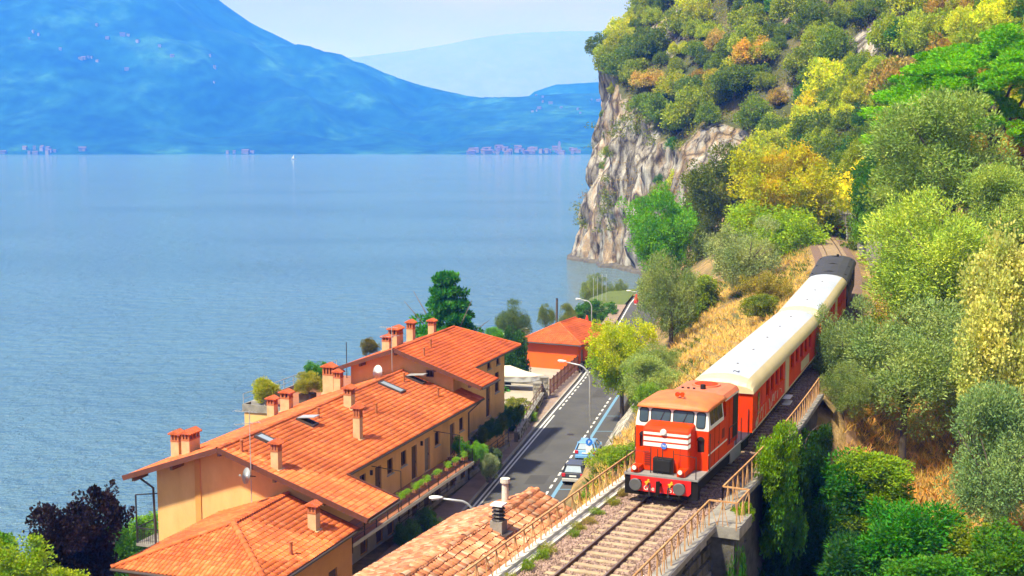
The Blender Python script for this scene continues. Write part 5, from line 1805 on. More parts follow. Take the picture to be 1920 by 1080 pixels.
def coach(name, s_front, length, label, door_f, layout, grey='train_grey_roof'):
    c = vehicle(name, s_front, length, label, 'carriage')
    W = 1.42
    MB().box(-1.2, 1.2, 0.2, length - 0.2, 0.55, 0.92).build('underframe', 'train_under', c)
    for y in (2.2, 4.4, length - 4.4, length - 2.2):
        wheelset(c, y, 0.45)
    for y in (3.3, length - 3.3):
        for sg in (-1, 1):
            MB().box(min(sg * .9, sg * 1.05), max(sg * .9, sg * 1.05), y - 1.6, y + 1.6, 0.35, 0.62).build('bogie_frame', 'train_under', c)
    buffers(c, 0.05, -1)
    ops = []
    for (f0, f1) in layout:
        ops.append((f0 * length, f1 * length, 1.78, 2.62))
    body = MB()
    for sg in (-1, 1):
        wall_open(body, sg * W, 0.0, length, 0.92, 2.80, ops, 0.10, sg)
    fr_ops = [(-0.33, 0.33, 1.95, 2.72)]
    wall_open(body, 0.0, -W, W, 0.92, 2.80, fr_ops, 0.10, -1, 's')
    wall_open(body, length, -W, W, 0.92, 2.80, [], 0.1, 1, 's')
    body.add([(-W, 0, .92), (W, 0, .92), (W, length, .92), (-W, length, .92)], [(0, 1, 2, 3)])
    b = body.build('body', 'train_red', c)
    MB().box(-W + .12, W - .12, 0.12, length - .12, 1.0, 2.75).build('interior', 'train_glass_dark', b)
    for sg in (-1, 1):
        for (a0_, a1_, z0, z1) in ops:
            f = MB()
            xx = sorted((sg * (W - 0.085), sg * (W - 0.05)))
            for (p0, p1, q0, q1) in ((a0_, a1_, z0, z0 + .05), (a0_, a1_, z1 - .05, z1), (a0_, a0_ + .045, z0 + .05, z1 - .05), (a1_ - .045, a1_, z0 + .05, z1 - .05)):
                f.box(xx[0], xx[1], p0, p1, q0, q1)
            wo_ = f.build('window', 'train_red', c)
            xp = sorted((sg * (W - 0.105), sg * (W - 0.09)))
            MB().box(xp[0], xp[1], a0_ + .045, a1_ - .045, z0 + .05, z1 - .05).build('pane', 'train_glass_dark', wo_)
        xs_ = sorted((sg * (W + .003), sg * (W + .022)))
        MB().box(xs_[0], xs_[1], 0.02, length - .02, 0.90, 0.97).build('sill_band', 'train_cream', c)
        MB().box(xs_[0], xs_[1], 0.02, length - .02, 1.66, 1.70).build('waist_rib', 'train_red', c)
        y_d = door_f * length
        xd = sorted((sg * (W - .02), sg * (W + .05)))
        dr = MB().box(xd[0], xd[1], y_d - 0.55, y_d + 0.55, 0.95, 2.80).build('door', 'train_cream', c)
        for k in range(2):
            xk = sorted((sg * (W - .1), sg * (W + .28)))
            MB().box(xk[0], xk[1], y_d - 0.5, y_d + 0.5, 0.62 - .3 * k, 0.66 - .3 * k).build('step', 'white_enamel', dr)
    # end door with cream surround
    fd = MB()
    for (p0, p1, q0, q1) in ((-0.33, 0.33, 2.62, 2.72), (-0.33, 0.33, 1.95, 2.03), (-0.33, -0.24, 2.03, 2.62), (0.24, 0.33, 2.03, 2.62)):
        fd.box(p0, p1, -0.03, 0.08, q0, q1)
    fo = fd.build('end_window', 'train_white', c)
    MB().box(-0.24, 0.24, 0.05, 0.08, 2.03, 2.62).build('pane', 'train_glass_dark', fo)
    for x in (-1.25, -0.55, 0.55, 1.25):
        MB().bar((x, -0.05, 1.0), (x, -0.05, 2.0), 0.03).build('grab_rail', 'iron_dark', c)
    # roof: cream cove, grey top, cream domed ends
    sec = [(1.47, 2.72), (1.47, 2.82), (1.42, 2.98), (1.30, 3.16), (1.12, 3.30)]
    top = [(1.12, 3.30), (0.75, 3.42), (0.35, 3.48), (0, 3.50)]
    for sg in (-1, 1):
        MB().loft([[(sg * x, y, z) for x, z in sec] for y in (0.55, length - 0.55)], closed=False).build('roof_cove', 'train_cream', c, smooth=True)
    tp = [(x, z) for x, z in top] + [(-x, z) for x, z in reversed(top[:-1])]
    gr = MB().loft([[(x, y, z) for x, z in tp] for y in list(np.linspace(0.55, length - 0.55, 12))], closed=False).build('roof', grey, c, smooth=True)
    full = sec + top[1:]
    ring0 = [(x, z) for x, z in full] + [(-x, z) for x, z in reversed(full[:-1])]
    for y_in, sgn in ((0.55, -1), (length - 0.55, 1)):
        rr_ = []
        for k, drop in ((0, 0.0), (0.30, 0.06), (0.52, 0.22), (0.64, 0.50)):
            rr_.append([(x, y_in + sgn * k, 2.72 + (z - 2.72) * (1 - drop)) for x, z in ring0])
        m_ = MB().loft(rr_, closed=False)
        last = rr_[-1]
        m_.add(last, [tuple(range(len(last)))])
        m_.build('roof_end', 'train_cream', c, smooth=False)
    hood_ = MB()
    hp = [(0.62 * math.cos(a), 2.78 + 0.30 * math.sin(a)) for a in [math.pi * k / 10 for k in range(11)]]
    hood_.loft([[(x, -0.30, z) for x, z in hp], [(x, 0.0, z + .04) for x, z in hp]], closed=False)
    hood_.loft([[(x, -0.30, z + .04) for x, z in hp], [(x, 0.0, z + .08) for x, z in hp]], closed=False)
    hood_.build('end_canopy', 'train_cream', c)
    for y in np.arange(3, length - 2, 4.1):
        MB().tube([(0.12, y, 3.46), (0.12, y, 3.54)], 0.055, 8).build('roof_vent', 'train_walkway', gr)
    # folded gangway at the far end
    gw_ = MB()
    for k in range(5):
        y = length + 0.05 + k * 0.11
        gw_.box(-0.62, 0.62, y, y + 0.06, 1.0, 2.85)
    gw_.box(-0.56, 0.56, length, length + 1.0, 1.04, 2.8)
    gw_.build('gangway', 'train_red', c)
    return c


S1 = S0 + 9.25
L1 = 22.6
lay1 = [(0.155, 0.195), (0.215, 0.255), (0.275, 0.315), (0.335, 0.375), (0.495, 0.54), (0.57, 0.615), (0.645, 0.69), (0.72, 0.765), (0.795, 0.84)]
co1 = coach('front_carriage', S1, L1, 'red and cream railway carriage coupled directly behind the locomotive', 0.43, lay1)
MB().box(1.424, 1.44, 0.055 * L1, 0.075 * L1, 1.45, 2.5).build('side_window', 'train_glass_dark', co1)
MB().box(1.424, 1.436, 0.10 * L1, 0.135 * L1, 1.80, 2.62).build('blind_panel', 'train_red', co1)
MB().box(1.424, 1.44, 0.66 * L1, 0.80 * L1, 1.05, 1.60).build('notice_board', 'train_cream', co1)
# swirling painted script low on the side
random.seed(3)
scr = MB()
for (y, z, pts, wd) in ((1.0, 1.05, [(0, 0), (.1, .25), (.35, .30), (.45, .12), (.25, .0), (.5, .42), (.8, .46)], .03), (2.0, 1.05, [(0, .1), (.1, .5), (.3, .62), (.35, .4)], .025), (2.5, 1.05, [(0, .0), (.2, .3), (.05, .5), (.4, .58)], .025),
                       (3.4, 1.02, [(0, .0), (.05, .3), (.0, .6)], .025), (4.3, 1.0, [(0, .62), (.25, .3), (.3, .05)], .06), (5.1, 1.1, [(0, 0), (.2, .4), (.5, .5), (.4, .2), (.2, .3)], .03), (5.9, 1.1, [(0, .1), (.15, .45), (.5, .5)], .025),
                       (6.8, 1.15, [(0, 0), (.1, .4)], .025), (7.5, 1.1, [(0, .4), (.5, .3), (.7, .1)], .03)):
    P_ = [(1.432, y + a, z + b) for a, b in pts]
    P_ = [Vector(p_) for p_ in P_]
    sm_ = catmull(np.array([tuple(p_) for p_ in P_]), 5)
    scr.tube([tuple(p_) for p_ in sm_], wd * 0.6, 5)
scr.build('painted_script', 'train_cream', co1)
MB().loft([[(1.430, 0.95 + .22 * math.cos(a), 1.14 + .16 * math.sin(a)) for a in [math.pi * 2 * k / 12 for k in range(12)]], [(1.442, 0.95 + .22 * math.cos(a), 1.14 + .16 * math.sin(a)) for a in [math.pi * 2 * k / 12 for k in range(12)]]]).build('painted_spot', 'train_cream', co1)
tm = text_mesh('N', 0.42)
tm.materials.append(M['train_black'])
to = link('lettering', tm, co1)
to.location = (0.42, 1.15, 3.49)
S2 = S1 + L1 + 1.15
L2_ = 15.4
lay2 = [(0.08 + k * 0.085, 0.135 + k * 0.085) for k in range(5)] + [(0.60 + k * 0.085, 0.655 + k * 0.085) for k in range(4)]
coach('rear_carriage', S2, L2_, 'second pale-roofed carriage, half hidden by the olive', 0.54, lay2)
# dark vehicle at the tail
S3 = S2 + L2_ + 0.8
L3 = 10.2
tl = vehicle('tail_wagon', S3, L3, 'black-roofed vehicle at the tail of the train', 'wagon')
MB().box(-1.25, 1.25, 0.1, L3 - .1, 0.5, 0.95).build('underframe', 'train_under', tl)
for y in (2.0, 4.0, 7.6, 9.6):
    wheelset(tl, y, 0.45)
tb = MB()
for sg in (-1, 1):
    wall_open(tb, sg * 1.46, 0, L3, 0.9, 2.8, [(1.2, 2.2, 1.8, 2.5), (3.4, 4.6, 1.8, 2.5), (6.0, 7.2, 1.8, 2.5), (8.4, 9.4, 1.8, 2.5)], 0.12, sg)
wall_open(tb, 0, -1.46, 1.46, 0.9, 2.8, [(-1.0, -.4, 1.8, 2.5), (.4, 1.0, 1.8, 2.5)], 0.12, -1, 's')
wall_open(tb, L3, -1.46, 1.46, 0.9, 2.8, [], 0.12, 1, 's')
tb.build('body', 'train_black', tl)
MB().box(-1.3, 1.3, 0.15, L3 - .15, 1, 2.75).build('interior', 'train_glass_dark', tl)
secs = [(1.56, 2.72), (1.55, 2.86), (1.42, 3.05), (1.1, 3.24), (.6, 3.36), (0, 3.40), (-.6, 3.36), (-1.1, 3.24), (-1.42, 3.05), (-1.55, 2.86), (-1.56, 2.72)]
tr_ = MB().loft([[(x * (1 - k), y, 2.72 + (z - 2.72) * (1 - k * 3.5)) for x, z in secs] for y, k in ((-0.25, .04), (0.1, 0.0), (L3 - 0.1, 0.0), (L3 + 0.25, .04))]).build('roof', 'train_black_roof', tl)
for y in (0.9, L3 - 1.0, L3 / 2):
    MB().bar((-1.3, y, 3.17), (0, y, 3.43), 0.07, 0.05).bar((0, y, 3.43), (1.3, y, 3.17), 0.07, 0.05).build('roof_rib', 'train_black', tr_)
MB().tube([(0.1, L3 - 0.6, 3.35), (0.1, L3 - 0.6, 3.55)], 0.1, 10).build('roof_vent', 'train_black', tr_)


# ------------------------------------------------------------------ parked cars
def car(name, x, y, az, paint, roofm, bump, label, z=RZ):
    c = tag(empty(name, (x, y, z), az), label, 'car')
    W = 0.82
    side = [(0.02, 0.32), (0.0, 0.62), (0.10, 0.92), (0.95, 0.94), (2.75, 0.93), (3.65, 0.80), (3.86, 0.62), (3.88, 0.32)]
    rr_ = []
    for x_, k in ((-W, 0.05), (-W + .10, 0.0), (W - .10, 0.0), (W, 0.05)):
        rr_.append([(x_, min(max(a, 0.02 + k * 1.6), 3.86 - k * 1.6), b - (k * .8 if b > .7 else -k * .3)) for a, b in side])
    MB().loft(rr_).build('body', paint, c, smooth=False, bevel=0.03)
    gh = MB().loft([[(-0.78, 0.12, 0.90), (0.78, 0.12, 0.90), (0.78, 2.85, 0.90), (-0.78, 2.85, 0.90)], [(-0.60, 0.50, 1.42), (0.60, 0.50, 1.42), (0.60, 2.05, 1.42), (-0.60, 2.05, 1.42)]])
    cab_ = gh.build('cabin_glass', 'car_glass', c, bevel=0.04)
    MB().loft([[(-0.62, 0.38, 1.405), (0.62, 0.38, 1.405), (0.62, 2.08, 1.405), (-0.62, 2.08, 1.405)], [(-0.55, 0.46, 1.475), (0.55, 0.46, 1.475), (0.55, 1.98, 1.475), (-0.55, 1.98, 1.475)]]).build('roof', roofm, c, bevel=0.02)
    for sg in (-1, 1):
        for (y0_, y1_) in (((0.12, 0.95), (0.46, 1.41)), ((1.35, 0.93), (1.28, 1.41)), ((2.80, 0.93), (2.04, 1.41))):
            MB().bar((sg * 0.785, y0_[0], y0_[1]), (sg * 0.61, y1_[0], y1_[1]), 0.07).build('pillar', paint, cab_)
        MB().box(min(sg * .84, sg * .98), max(sg * .84, sg * .98), 2.2, 2.35, 0.92, 1.05).build('mirror', paint, c, bevel=0.02)
        tl_ = MB().box(min(sg * .56, sg * .825), max(sg * .56, sg * .825), -0.02, 0.14, 0.66, 0.90).build('tail_light', 'lamp_red', c, bevel=0.02)
        MB().box(min(sg * .5, sg * .76), max(sg * .5, sg * .76), 3.72, 3.85, 0.62, 0.76).build('headlight', 'lens_white', c)
        for y_ in (0.66, 3.15):
            wh = MB().tube([(sg * 0.66, y_, 0.30), (sg * 0.845, y_, 0.30)], 0.30, 18).build('wheel', 'rubber', c)
            MB().tube([(sg * 0.80, y_, 0.30), (sg * 0.855, y_, 0.30)], 0.19, 14).build('rim', 'car_silver', wh)
    MB().box(-0.80, 0.80, -0.07, 0.10, 0.30, 0.55).build('bumper', bump, c, bevel=0.04)
    MB().box(-0.26, 0.26, -0.012, 0.02, 0.66, 0.77).build('number_plate', 'plate_white', c)
    MB().add([(-0.62, 0.135, 0.97), (0.62, 0.135, 0.97), (0.50, 0.44, 1.38), (-0.50, 0.44, 1.38), (-0.62, 0.115, 0.98), (0.62, 0.115, 0.98), (0.50, 0.42, 1.39), (-0.50, 0.42, 1.39)], [(4, 5, 6, 7), (0, 4, 7, 3), (1, 2, 6, 5), (3, 7, 6, 2), (0, 1, 5, 4)]).build('rear_window', 'sky_glass', c)
    return c


car('parked_car', 4.45, 87.6, 12.3, 'car_black', 'car_black', 'car_silver', 'black hatchback with pale bumper parked nearest, by the shrubs')
car('parked_car', 5.75, 94.3, 12.3, 'car_blue', 'car_blue', 'car_blue', 'light blue hatchback parked beside the stone retaining wall')
car('parked_car', -3.2, 130.6, 98, 'car_black', 'car_black', 'car_black', 'dark car in the yard, half hidden by a bush before the orange wall', RZ + .05)


# ------------------------------------------------------------------ street lamps, sign, poles
def street_lamp(x, y, z, h, az, label, arm=1.9, group='street lamps along the road'):
    l = tag(empty('street_lamp', (x, y, z), az), label, 'street lamp', group)
    pts = [(0, 0, 0), (0, 0, h * 0.82)]
    for k in range(1, 7):
        a = math.pi / 2 * k / 6
        pts.append((-arm * 0.55 * (1 - math.cos(a)), 0, h * 0.82 + h * 0.16 * math.sin(a)))
    pts.append((-arm, 0, h))
    MB().tube(pts, [0.075] + [0.06] * (len(pts) - 2) + [0.04], 10).build('pole', 'galvanised', l, smooth=True)
    hd_ = MB().loft([[(-arm - .62 * f_, w_ * math.cos(a), h + .06 + .02 * f_ + w_ * .55 * math.sin(a)) for a in [2 * math.pi * k / 10 for k in range(10)]] for f_, w_ in ((-.1, .05), (0.05, .10), (0.35, .16), (0.75, .17), (1.0, .10))]).build('lamp_head', 'white_enamel', l, smooth=True)
    MB().box(-arm - .5, -arm - .15, -.10, .10, h - .035, h - .012).build('lens', 'lens_white', hd_)
    return l


lp = street_lamp(6.0, 93.0, RZ, 8.15, 14, 'tall street lamp with a round blue parking sign by the parked cars')
pz = MB().tube([(0.0, -0.10, 1.95), (0.0, -0.13, 1.95)], 0.27, 20).build('parking_sign', 'sign_blue', lp)
tm = text_mesh('P', 0.34)
tm.materials.append(M['train_white'])
to = link('lettering', tm, pz)
to.location = (0, -0.135, 1.95)
to.rotation_euler = (R(90), 0, 0)
MB().box(-0.25, 0.25, -0.13, -0.11, 1.15, 1.62).build('sign_plate', 'white_enamel', lp)
street_lamp(-1.75, 58.4, RZ, 7.8, -12, 'street lamp whose head rises behind the old tiled roof', 1.7)
street_lamp(18.0, 166, 5.4, 5.4, 14, 'street lamp beside the closed red parasol on the far lawn', 1.8)
street_lamp(9.9, 151, 6.0, 5.6, 14, 'street lamp behind the orange house, before the clipped hedge', 1.4)
for x, h, wh_ in ((13.1, 4.6, 'leftmost'), (13.75, 4.9, 'second from left'), (14.5, 5.2, 'third from left'), (15.15, 5.2, 'rightmost')):
    p_ = tag(empty('flagpole', (x, 196, 4.6)), 'slim pale flagpole by the water, ' + wh_ + ' of the row of four', 'flagpole', 'four flagpoles by the water')
    MB().tube([(0, 0, 0), (0, 0, h)], [0.05, 0.03], 8).build('pole', 'galvanised', p_)
    MB().tube([(0, 0, h), (0, 0, h + .12)], [0.06, 0.02], 8).build('finial', 'galvanised', p_)


def parasol(x, y, z, h, top, label):
    p_ = tag(empty('closed_parasol', (x, y, z)), label, 'parasol')
    MB().tube([(0, 0, 0), (0, 0, h)], 0.035, 8).build('pole', 'white_enamel', p_)
    MB().box(-.3, .3, -.3, .3, 0, .12).build('base', 'concrete', p_)
    rg_ = []
    for f_, r_ in ((0.0, .26), (.1, .30), (.45, .27), (.8, .16), (1.0, .04)):
        rg_.append([(r_ * (1 + .22 * (k % 2)) * math.cos(2 * math.pi * k / 14), r_ * (1 + .22 * (k % 2)) * math.sin(2 * math.pi * k / 14), .75 + (h - .7) * f_) for k in range(14)])
    MB().loft(rg_).build('canopy', top, p_)
    MB().loft([[(r_ * math.cos(2 * math.pi * k / 12), r_ * math.sin(2 * math.pi * k / 12), zz) for k in range(12)] for r_, zz in ((.17, .42), (.24, .5), (.27, .76))]).build('canopy_hem', 'white_enamel', p_)


parasol(9.75, 158, RZ - .1, 2.75, 'parasol_red', 'closed red parasol standing in front of the dark hedge')
parasol(8.0, 157, RZ - .1, 2.3, 'parasol_red', 'closed red parasol just peeking over the orange roof')
parasol(19.3, 189, 5.4, 2.2, 'parasol_red', 'closed red parasol on the far lawn by the street lamp')
parasol(20.7, 190, 5.4, 2.4, 'pot_terracotta', 'closed faded orange parasol at the far lawn edge, beside the olive')
mp_ = tag(empty('mooring_pole', (6.3, 172, 0.0)), 'dark wooden mooring pole rising behind the orange roof', 'pole')
MB().tube([(0, 0, -1), (0.05, 0, 9.0)], [0.22, 0.16], 8).build('shaft', 'bark', mp_)
MB().tube([(0.05, 0, 9.0), (0.05, 0, 9.12)], 0.18, 8).build('cap', 'iron_dark', mp_)

# ------------------------------------------------------------------ yard: boat on trailer, gate posts, railing, boundary wall
bt = tag(empty('covered_boat', (0.3, 122.6, RZ + .05), 104), 'motor boat under a beige cover on a trailer in the yard', 'boat')
hull = []
for y, w, zb, zt in ((-3.0, .95, .85, 1.45), (-1.5, 1.05, .72, 1.45), (0.5, 1.05, .70, 1.48), (1.8, .80, .78, 1.52), (2.6, .40, .95, 1.58), (3.0, .06, 1.25, 1.62)):
    hull.append([(-w, y, zt), (-w * .85, y, zb + .25), (0, y, zb), (w * .85, y, zb + .25), (w, y, zt)])
MB().loft(hull).build('hull', 'boat_hull', bt, smooth=False)
cv = []
for y, w, zt in ((-3.05, .98, 1.75), (-2.0, 1.08, 2.35), (-0.6, 1.1, 2.45), (1.0, 1.0, 1.95), (2.2, .65, 1.75), (3.05, .08, 1.68)):
    cv.append([(-w, y, 1.42 + .05 * max(0, y)), (-w * .95, y, 1.6), (-w * .4, y, zt - .05), (0, y, zt), (w * .4, y, zt - .05), (w * .95, y, 1.6), (w, y, 1.42 + .05 * max(0, y))])
MB().loft(cv).build('cover', 'boat_cover', bt, smooth=True)
for a, b in (((-.9, -2.6, .55), (-.5, 2.2, .55)), ((.9, -2.6, .55), (.5, 2.2, .55)), ((-.9, -2.2, .55), (.9, -2.2, .55)), ((-.5, 2.2, .55), (0, 3.8, .5)), ((.5, 2.2, .55), (0, 3.8, .5))):
    MB().bar(a, b, 0.09).build('trailer_frame', 'galvanised', bt)
for sg in (-1, 1):
    wh = MB().tube([(sg * .95, -1.0, .32), (sg * 1.15, -1.0, .32)], .32, 18).build('wheel', 'rubber', bt)
    MB().tube([(sg * 1.10, -1.0, .32), (sg * 1.17, -1.0, .32)], .22, 16).build('rim', 'trailer_blue', wh)

random.seed(21)


def stone_stack(root, x, y, z0, w, d, h):
    """masonry pillar of irregular stones round a mortar core"""
    MB().box(x - w / 2 + .04, x + w / 2 - .04, y - d / 2 + .04, y + d / 2 - .04, z0, z0 + h - .02).build('core', 'mortar', root)
    z = z0
    while z < z0 + h - .1:
        hh = random.uniform(.17, .26)
        for (ax, sgn) in (('y', -1), ('x', 1), ('x', -1)):
            a = -w / 2
            while a < w / 2 - .06:
                ww = min(random.uniform(.18, .34), w / 2 - a)
                dd = random.uniform(.02, .05)
                b_ = MB()
                if ax == 'y':
                    b_.box(x + a + .012, x + a + ww - .012, y - d / 2 - dd, y - d / 2 + .08, z + .012, z + hh - .012)
                else:
                    xx = sorted((x + sgn * (w / 2 + dd), x + sgn * (w / 2 - .08)))
                    b_.box(xx[0], xx[1], y + a + .012, y + a + ww - .012, z + .012, z + hh - .012)
                b_.build('stone', random.choice(['stone_wall', 'stone_light', 'stone_light', 'mortar']), root, bevel=0.012)
                a += ww
        z += hh
    MB().box(x - w / 2 - .06, x + w / 2 + .06, y - d / 2 - .06, y + d / 2 + .06, z0 + h - .02, z0 + h + .08).build('cap', 'concrete', root)


g1 = tag(empty('gate_post', (0, 0, 0)), 'rough stone gate post at the near end of the brown railing', 'gate post')
stone_stack(g1, 3.15, 118.0, RZ + .1, .75, .75, 2.1)
g2 = tag(empty('gate_post', (0, 0, 0)), 'rough stone gate post in front of the covered boat', 'gate post')
stone_stack(g2, 2.45, 117.2, RZ + .1, .75, .75, 1.7)
yf = tag(empty('yard_railing', (0, 0, 0)), 'brown slatted metal railing between the yard and the pavement', 'fence')
A_, B_ = Vector((3.75, 119.2, RZ + .1)), Vector((7.6, 134.4, RZ + .1))
nb = 9
for k in range(nb + 1):
    p_ = A_.lerp(B_, k / nb)
    MB().bar(p_, p_ + Vector((0, 0, 1.75)), 0.14).build('post', 'iron_brown', yf)
for k in range(nb):
    a, b = A_.lerp(B_, k / nb), A_.lerp(B_, (k + 1) / nb)
    pn = MB()
    for z in (.15, .85, 1.6):
        pn.bar(a + Vector((0, 0, z)), b + Vector((0, 0, z)), 0.05)
    for q in range(1, 9):
        p_ = a.lerp(b, q / 9)
        pn.bar(p_ + Vector((0, 0, .15)), p_ + Vector((0, 0, 1.6)), 0.035)
    pn.build('panel', 'iron_brown', yf)
bw = tag(empty('boundary_wall', (0, 0, 0)), 'low stone garden wall with a dark railing along the pavement', 'wall')
A_, B_ = Vector((0.35, 100.4, RZ + .1)), Vector((2.9, 116.7, RZ + .1))
MB().bar(A_ + Vector((0, 0, .4)), B_ + Vector((0, 0, .4)), .34, .8).build('core', 'mortar', bw)
MB().bar(A_ + Vector((0, 0, .84)), B_ + Vector((0, 0, .84)), .46, .08).build('coping', 'concrete', bw)
dv = (B_ - A_).normalized()
nv_ = Vector((dv.y, -dv.x, 0))
for row in range(4):
    s = 0.0
    while s < (B_ - A_).length - .3:
        ww = random.uniform(.28, .6)
        c_ = A_ + dv * (s + ww / 2) + Vector((0, 0, .1 + row * .2)) + nv_ * (.17 + random.uniform(0, .03))
        MB().bar(c_ - dv * (ww / 2 - .015), c_ + dv * (ww / 2 - .015), .06, .18).build('stone', random.choice(['stone_wall', 'stone_light', 'viaduct_stone']), bw)
        s += ww
for k in range(9):
    p_ = A_.lerp(B_, k / 8) + Vector((0, 0, .88))
    MB().bar(p_, p_ + Vector((0, 0, .75)), .06).build('railing_post', 'frame_brown', bw)
for z in (1.15, 1.6):
    MB().bar(A_ + Vector((0, 0, z)), B_ + Vector((0, 0, z)), .05).build('rail', 'frame_brown', bw)
fw = tag(empty('front_fence', (0, 0, 0)), 'dark railing on a low kerb wall in front of the long house', 'fence')
P0_, P1_ = Vector((-7.2, 76.4, RZ + .1)), Vector((-0.3, 99.0, RZ + .1))
MB().bar(P0_ + Vector((0, 0, .15)), P1_ + Vector((0, 0, .15)), .28, .32).build('kerb_wall', 'concrete', fw)
for k in range(17):
    p_ = P0_.lerp(P1_, k / 16) + Vector((0, 0, .3))
    MB().bar(p_, p_ + Vector((0, 0, .95)), .05).build('post', 'iron_dark', fw)
for z in (.6, .9, 1.22):
    MB().bar(P0_ + Vector((0, 0, z)), P1_ + Vector((0, 0, z)), .035).build('rail', 'iron_dark', fw)

# retaining wall of big irregular stones behind the parked cars
rw = tag(empty('retaining_wall', (0, 0, 0)), 'retaining wall of big irregular pale stones beside the blue car', 'wall')
random.seed(31)


def rw_pt(y, z):
    # battered face rising from the edge of the parking bays
    return Vector((rl(y) + 6.75 + 0.75 * z, y, RZ + z))


MB().loft([[rw_pt(y, 0) - Vector((0, 0, .3)), rw_pt(y, 3.4 - .5 * abs(y - 98) / 10), rw_pt(y, 3.4 - .5 * abs(y - 98) / 10) + Vector((1.2, 0, 0)), rw_pt(y, 0) + Vector((3.5, 0, -.3))] for y in np.arange(86, 107.1, 1.5)]).build('core', 'mortar', rw)
cells = []
row_z = 0.05
while row_z < 3.2:
    hh = random.uniform(.38, .55)
    y = 86.2 + random.uniform(0, .5)
    while y < 106.5:
        ww = random.uniform(.5, .95)
        zt = min(row_z + hh, 3.3 - .5 * abs(y - 98) / 10)
        if zt - row_z > .2:
            jt = [random.uniform(-.07, .07) for _ in range(8)]
            cs = [(y + .04 + jt[0], row_z + .03 + jt[1]), (y + ww - .04 + jt[2], row_z + .03 + jt[3]), (y + ww - .04 + jt[4], zt - .03 + jt[5]), (y + .04 + jt[6], zt - .03 + jt[7])]
            nrm = Vector((-.8, -.05, .6))
            q = random.uniform(.05, .12)
            base_ = [rw_pt(a, b) - nrm * .05 for a, b in cs]
            mid = sum((rw_pt(a, b) for a, b in cs), Vector()) / 4
            top_ = [(rw_pt(a, b) * .82 + mid * .18) + nrm * q for a, b in cs]
            MB().add(base_ + top_, [(4, 5, 6, 7), (0, 1, 5, 4), (1, 2, 6, 5), (2, 3, 7, 6), (3, 0, 4, 7)]).build('stone', random.choice(['stone_light', 'stone_light', 'stone_wall', 'concrete_pale']), rw)
        y += ww
    row_z += hh
# cutting wall on the hill side of the track
cwl = tag(empty('cutting_wall', (0, 0, 0)), 'grey stone cutting wall on the hill side where the track bends', 'wall')
m_ = MB().loft([[off(s, 3.0, -.4), off(s, 3.2, 2.2), off(s, 3.9, 2.2), off(s, 3.9, -.4)] for s in np.arange(s_at_y(118), s_at_y(170), 2.0)])
m_.build('face', 'stone_wall', cwl)
sweep('coping', [(3.1, 2.2), (4.0, 2.2), (4.0, 2.38), (3.1, 2.38)], s_at_y(118), s_at_y(168), 2.0, 'concrete', cwl, True)
tp_ = tag(empty('track_post', off(s_at_y(146), 2.6, -.2)), 'grey post standing beside the track at the bend', 'post')
MB().tube([(0, 0, 0), (0, 0, 3.6)], .09, 8).build('shaft', 'galvanised', tp_)
MB().box(-.22, .22, -.16, .16, 2.4, 3.1).build('signal_box', 'concrete', tp_)

# low white lakeside wall
lw = tag(empty('lakeside_wall', (0, 0, 0)), 'low white wall by the water behind the tall house', 'wall')
MB().bar((-7.5, 148, 5.3), (2.2, 163, 5.3), .5, 1.8).build('face', 'white_enamel', lw)
MB().bar((-7.5, 148, 6.24), (2.2, 163, 6.24), .7, .1).build('coping', 'concrete_pale', lw)

# motor scooter at the end of the yard railing
def scooter(x, y, az, label):
    c = tag(empty('motor_scooter', (x, y, RZ + .12), az), label, 'scooter', 'scooters at the end of the yard railing')
    for yy in (0.0, 1.25):
        w_ = MB().tube([(-.06, yy, .24), (.06, yy, .24)], .24, 14).build('wheel', 'rubber', c)
        MB().tube([(-.07, yy, .24), (.07, yy, .24)], .12, 10).build('rim', 'galvanised', w_)
    MB().loft([[(-.16, -.2, .5), (.16, -.2, .5), (.12, -.1, .75), (-.12, -.1, .75)], [(-.18, .55, .35), (.18, .55, .35), (.15, .55, .78), (-.15, .55, .78)], [(-.16, .75, .3), (.16, .75, .3), (.14, .72, .36), (-.14, .72, .36)], [(-.2, 1.05, .32), (.2, 1.05, .32), (.18, 1.1, .9), (-.18, 1.1, .9)]]).build('body', 'train_black', c, bevel=.02)
    MB().box(-.14, .14, -.1, .5, .78, .86).build('seat', 'rubber', c, bevel=.02)
    MB().bar((0, 1.2, .3), (0, 1.02, 1.05), .05).bar((-.32, 1.0, 1.05), (.32, 1.0, 1.05), .04).build('handlebar', 'iron_dark', c)


scooter(7.35, 131.6, 15, 'dark motor scooter at the end of the brown railing, the nearer of two')
scooter(7.9, 133.4, 20, 'dark motor scooter by the orange house corner, the further of two')

# folding chair on the long balcony
fcz = tag(empty('folding_chair', (-10 + 1.0 * math.cos(R(HA)) + 14.6 * math.sin(R(HA)), 70 - 1.0 * math.sin(R(HA)) + 14.6 * math.cos(R(HA)), 8.69), HA + 60), 'brown folding chair on the long balcony', 'chair')
MB().box(-.22, .22, -.2, .22, .44, .48).build('seat', 'iron_brown', fcz)
MB().box(-.22, .22, .24, .27, .62, .98).build('backrest', 'iron_brown', fcz)
for sg in (-1, 1):
    MB().bar((sg * .22, -.28, 0), (sg * .22, .27, .98), .035).build('leg', 'iron_brown', fcz)
    MB().bar((sg * .19, .30, 0), (sg * .19, -.2, .46), .035).build('leg', 'iron_brown', fcz)

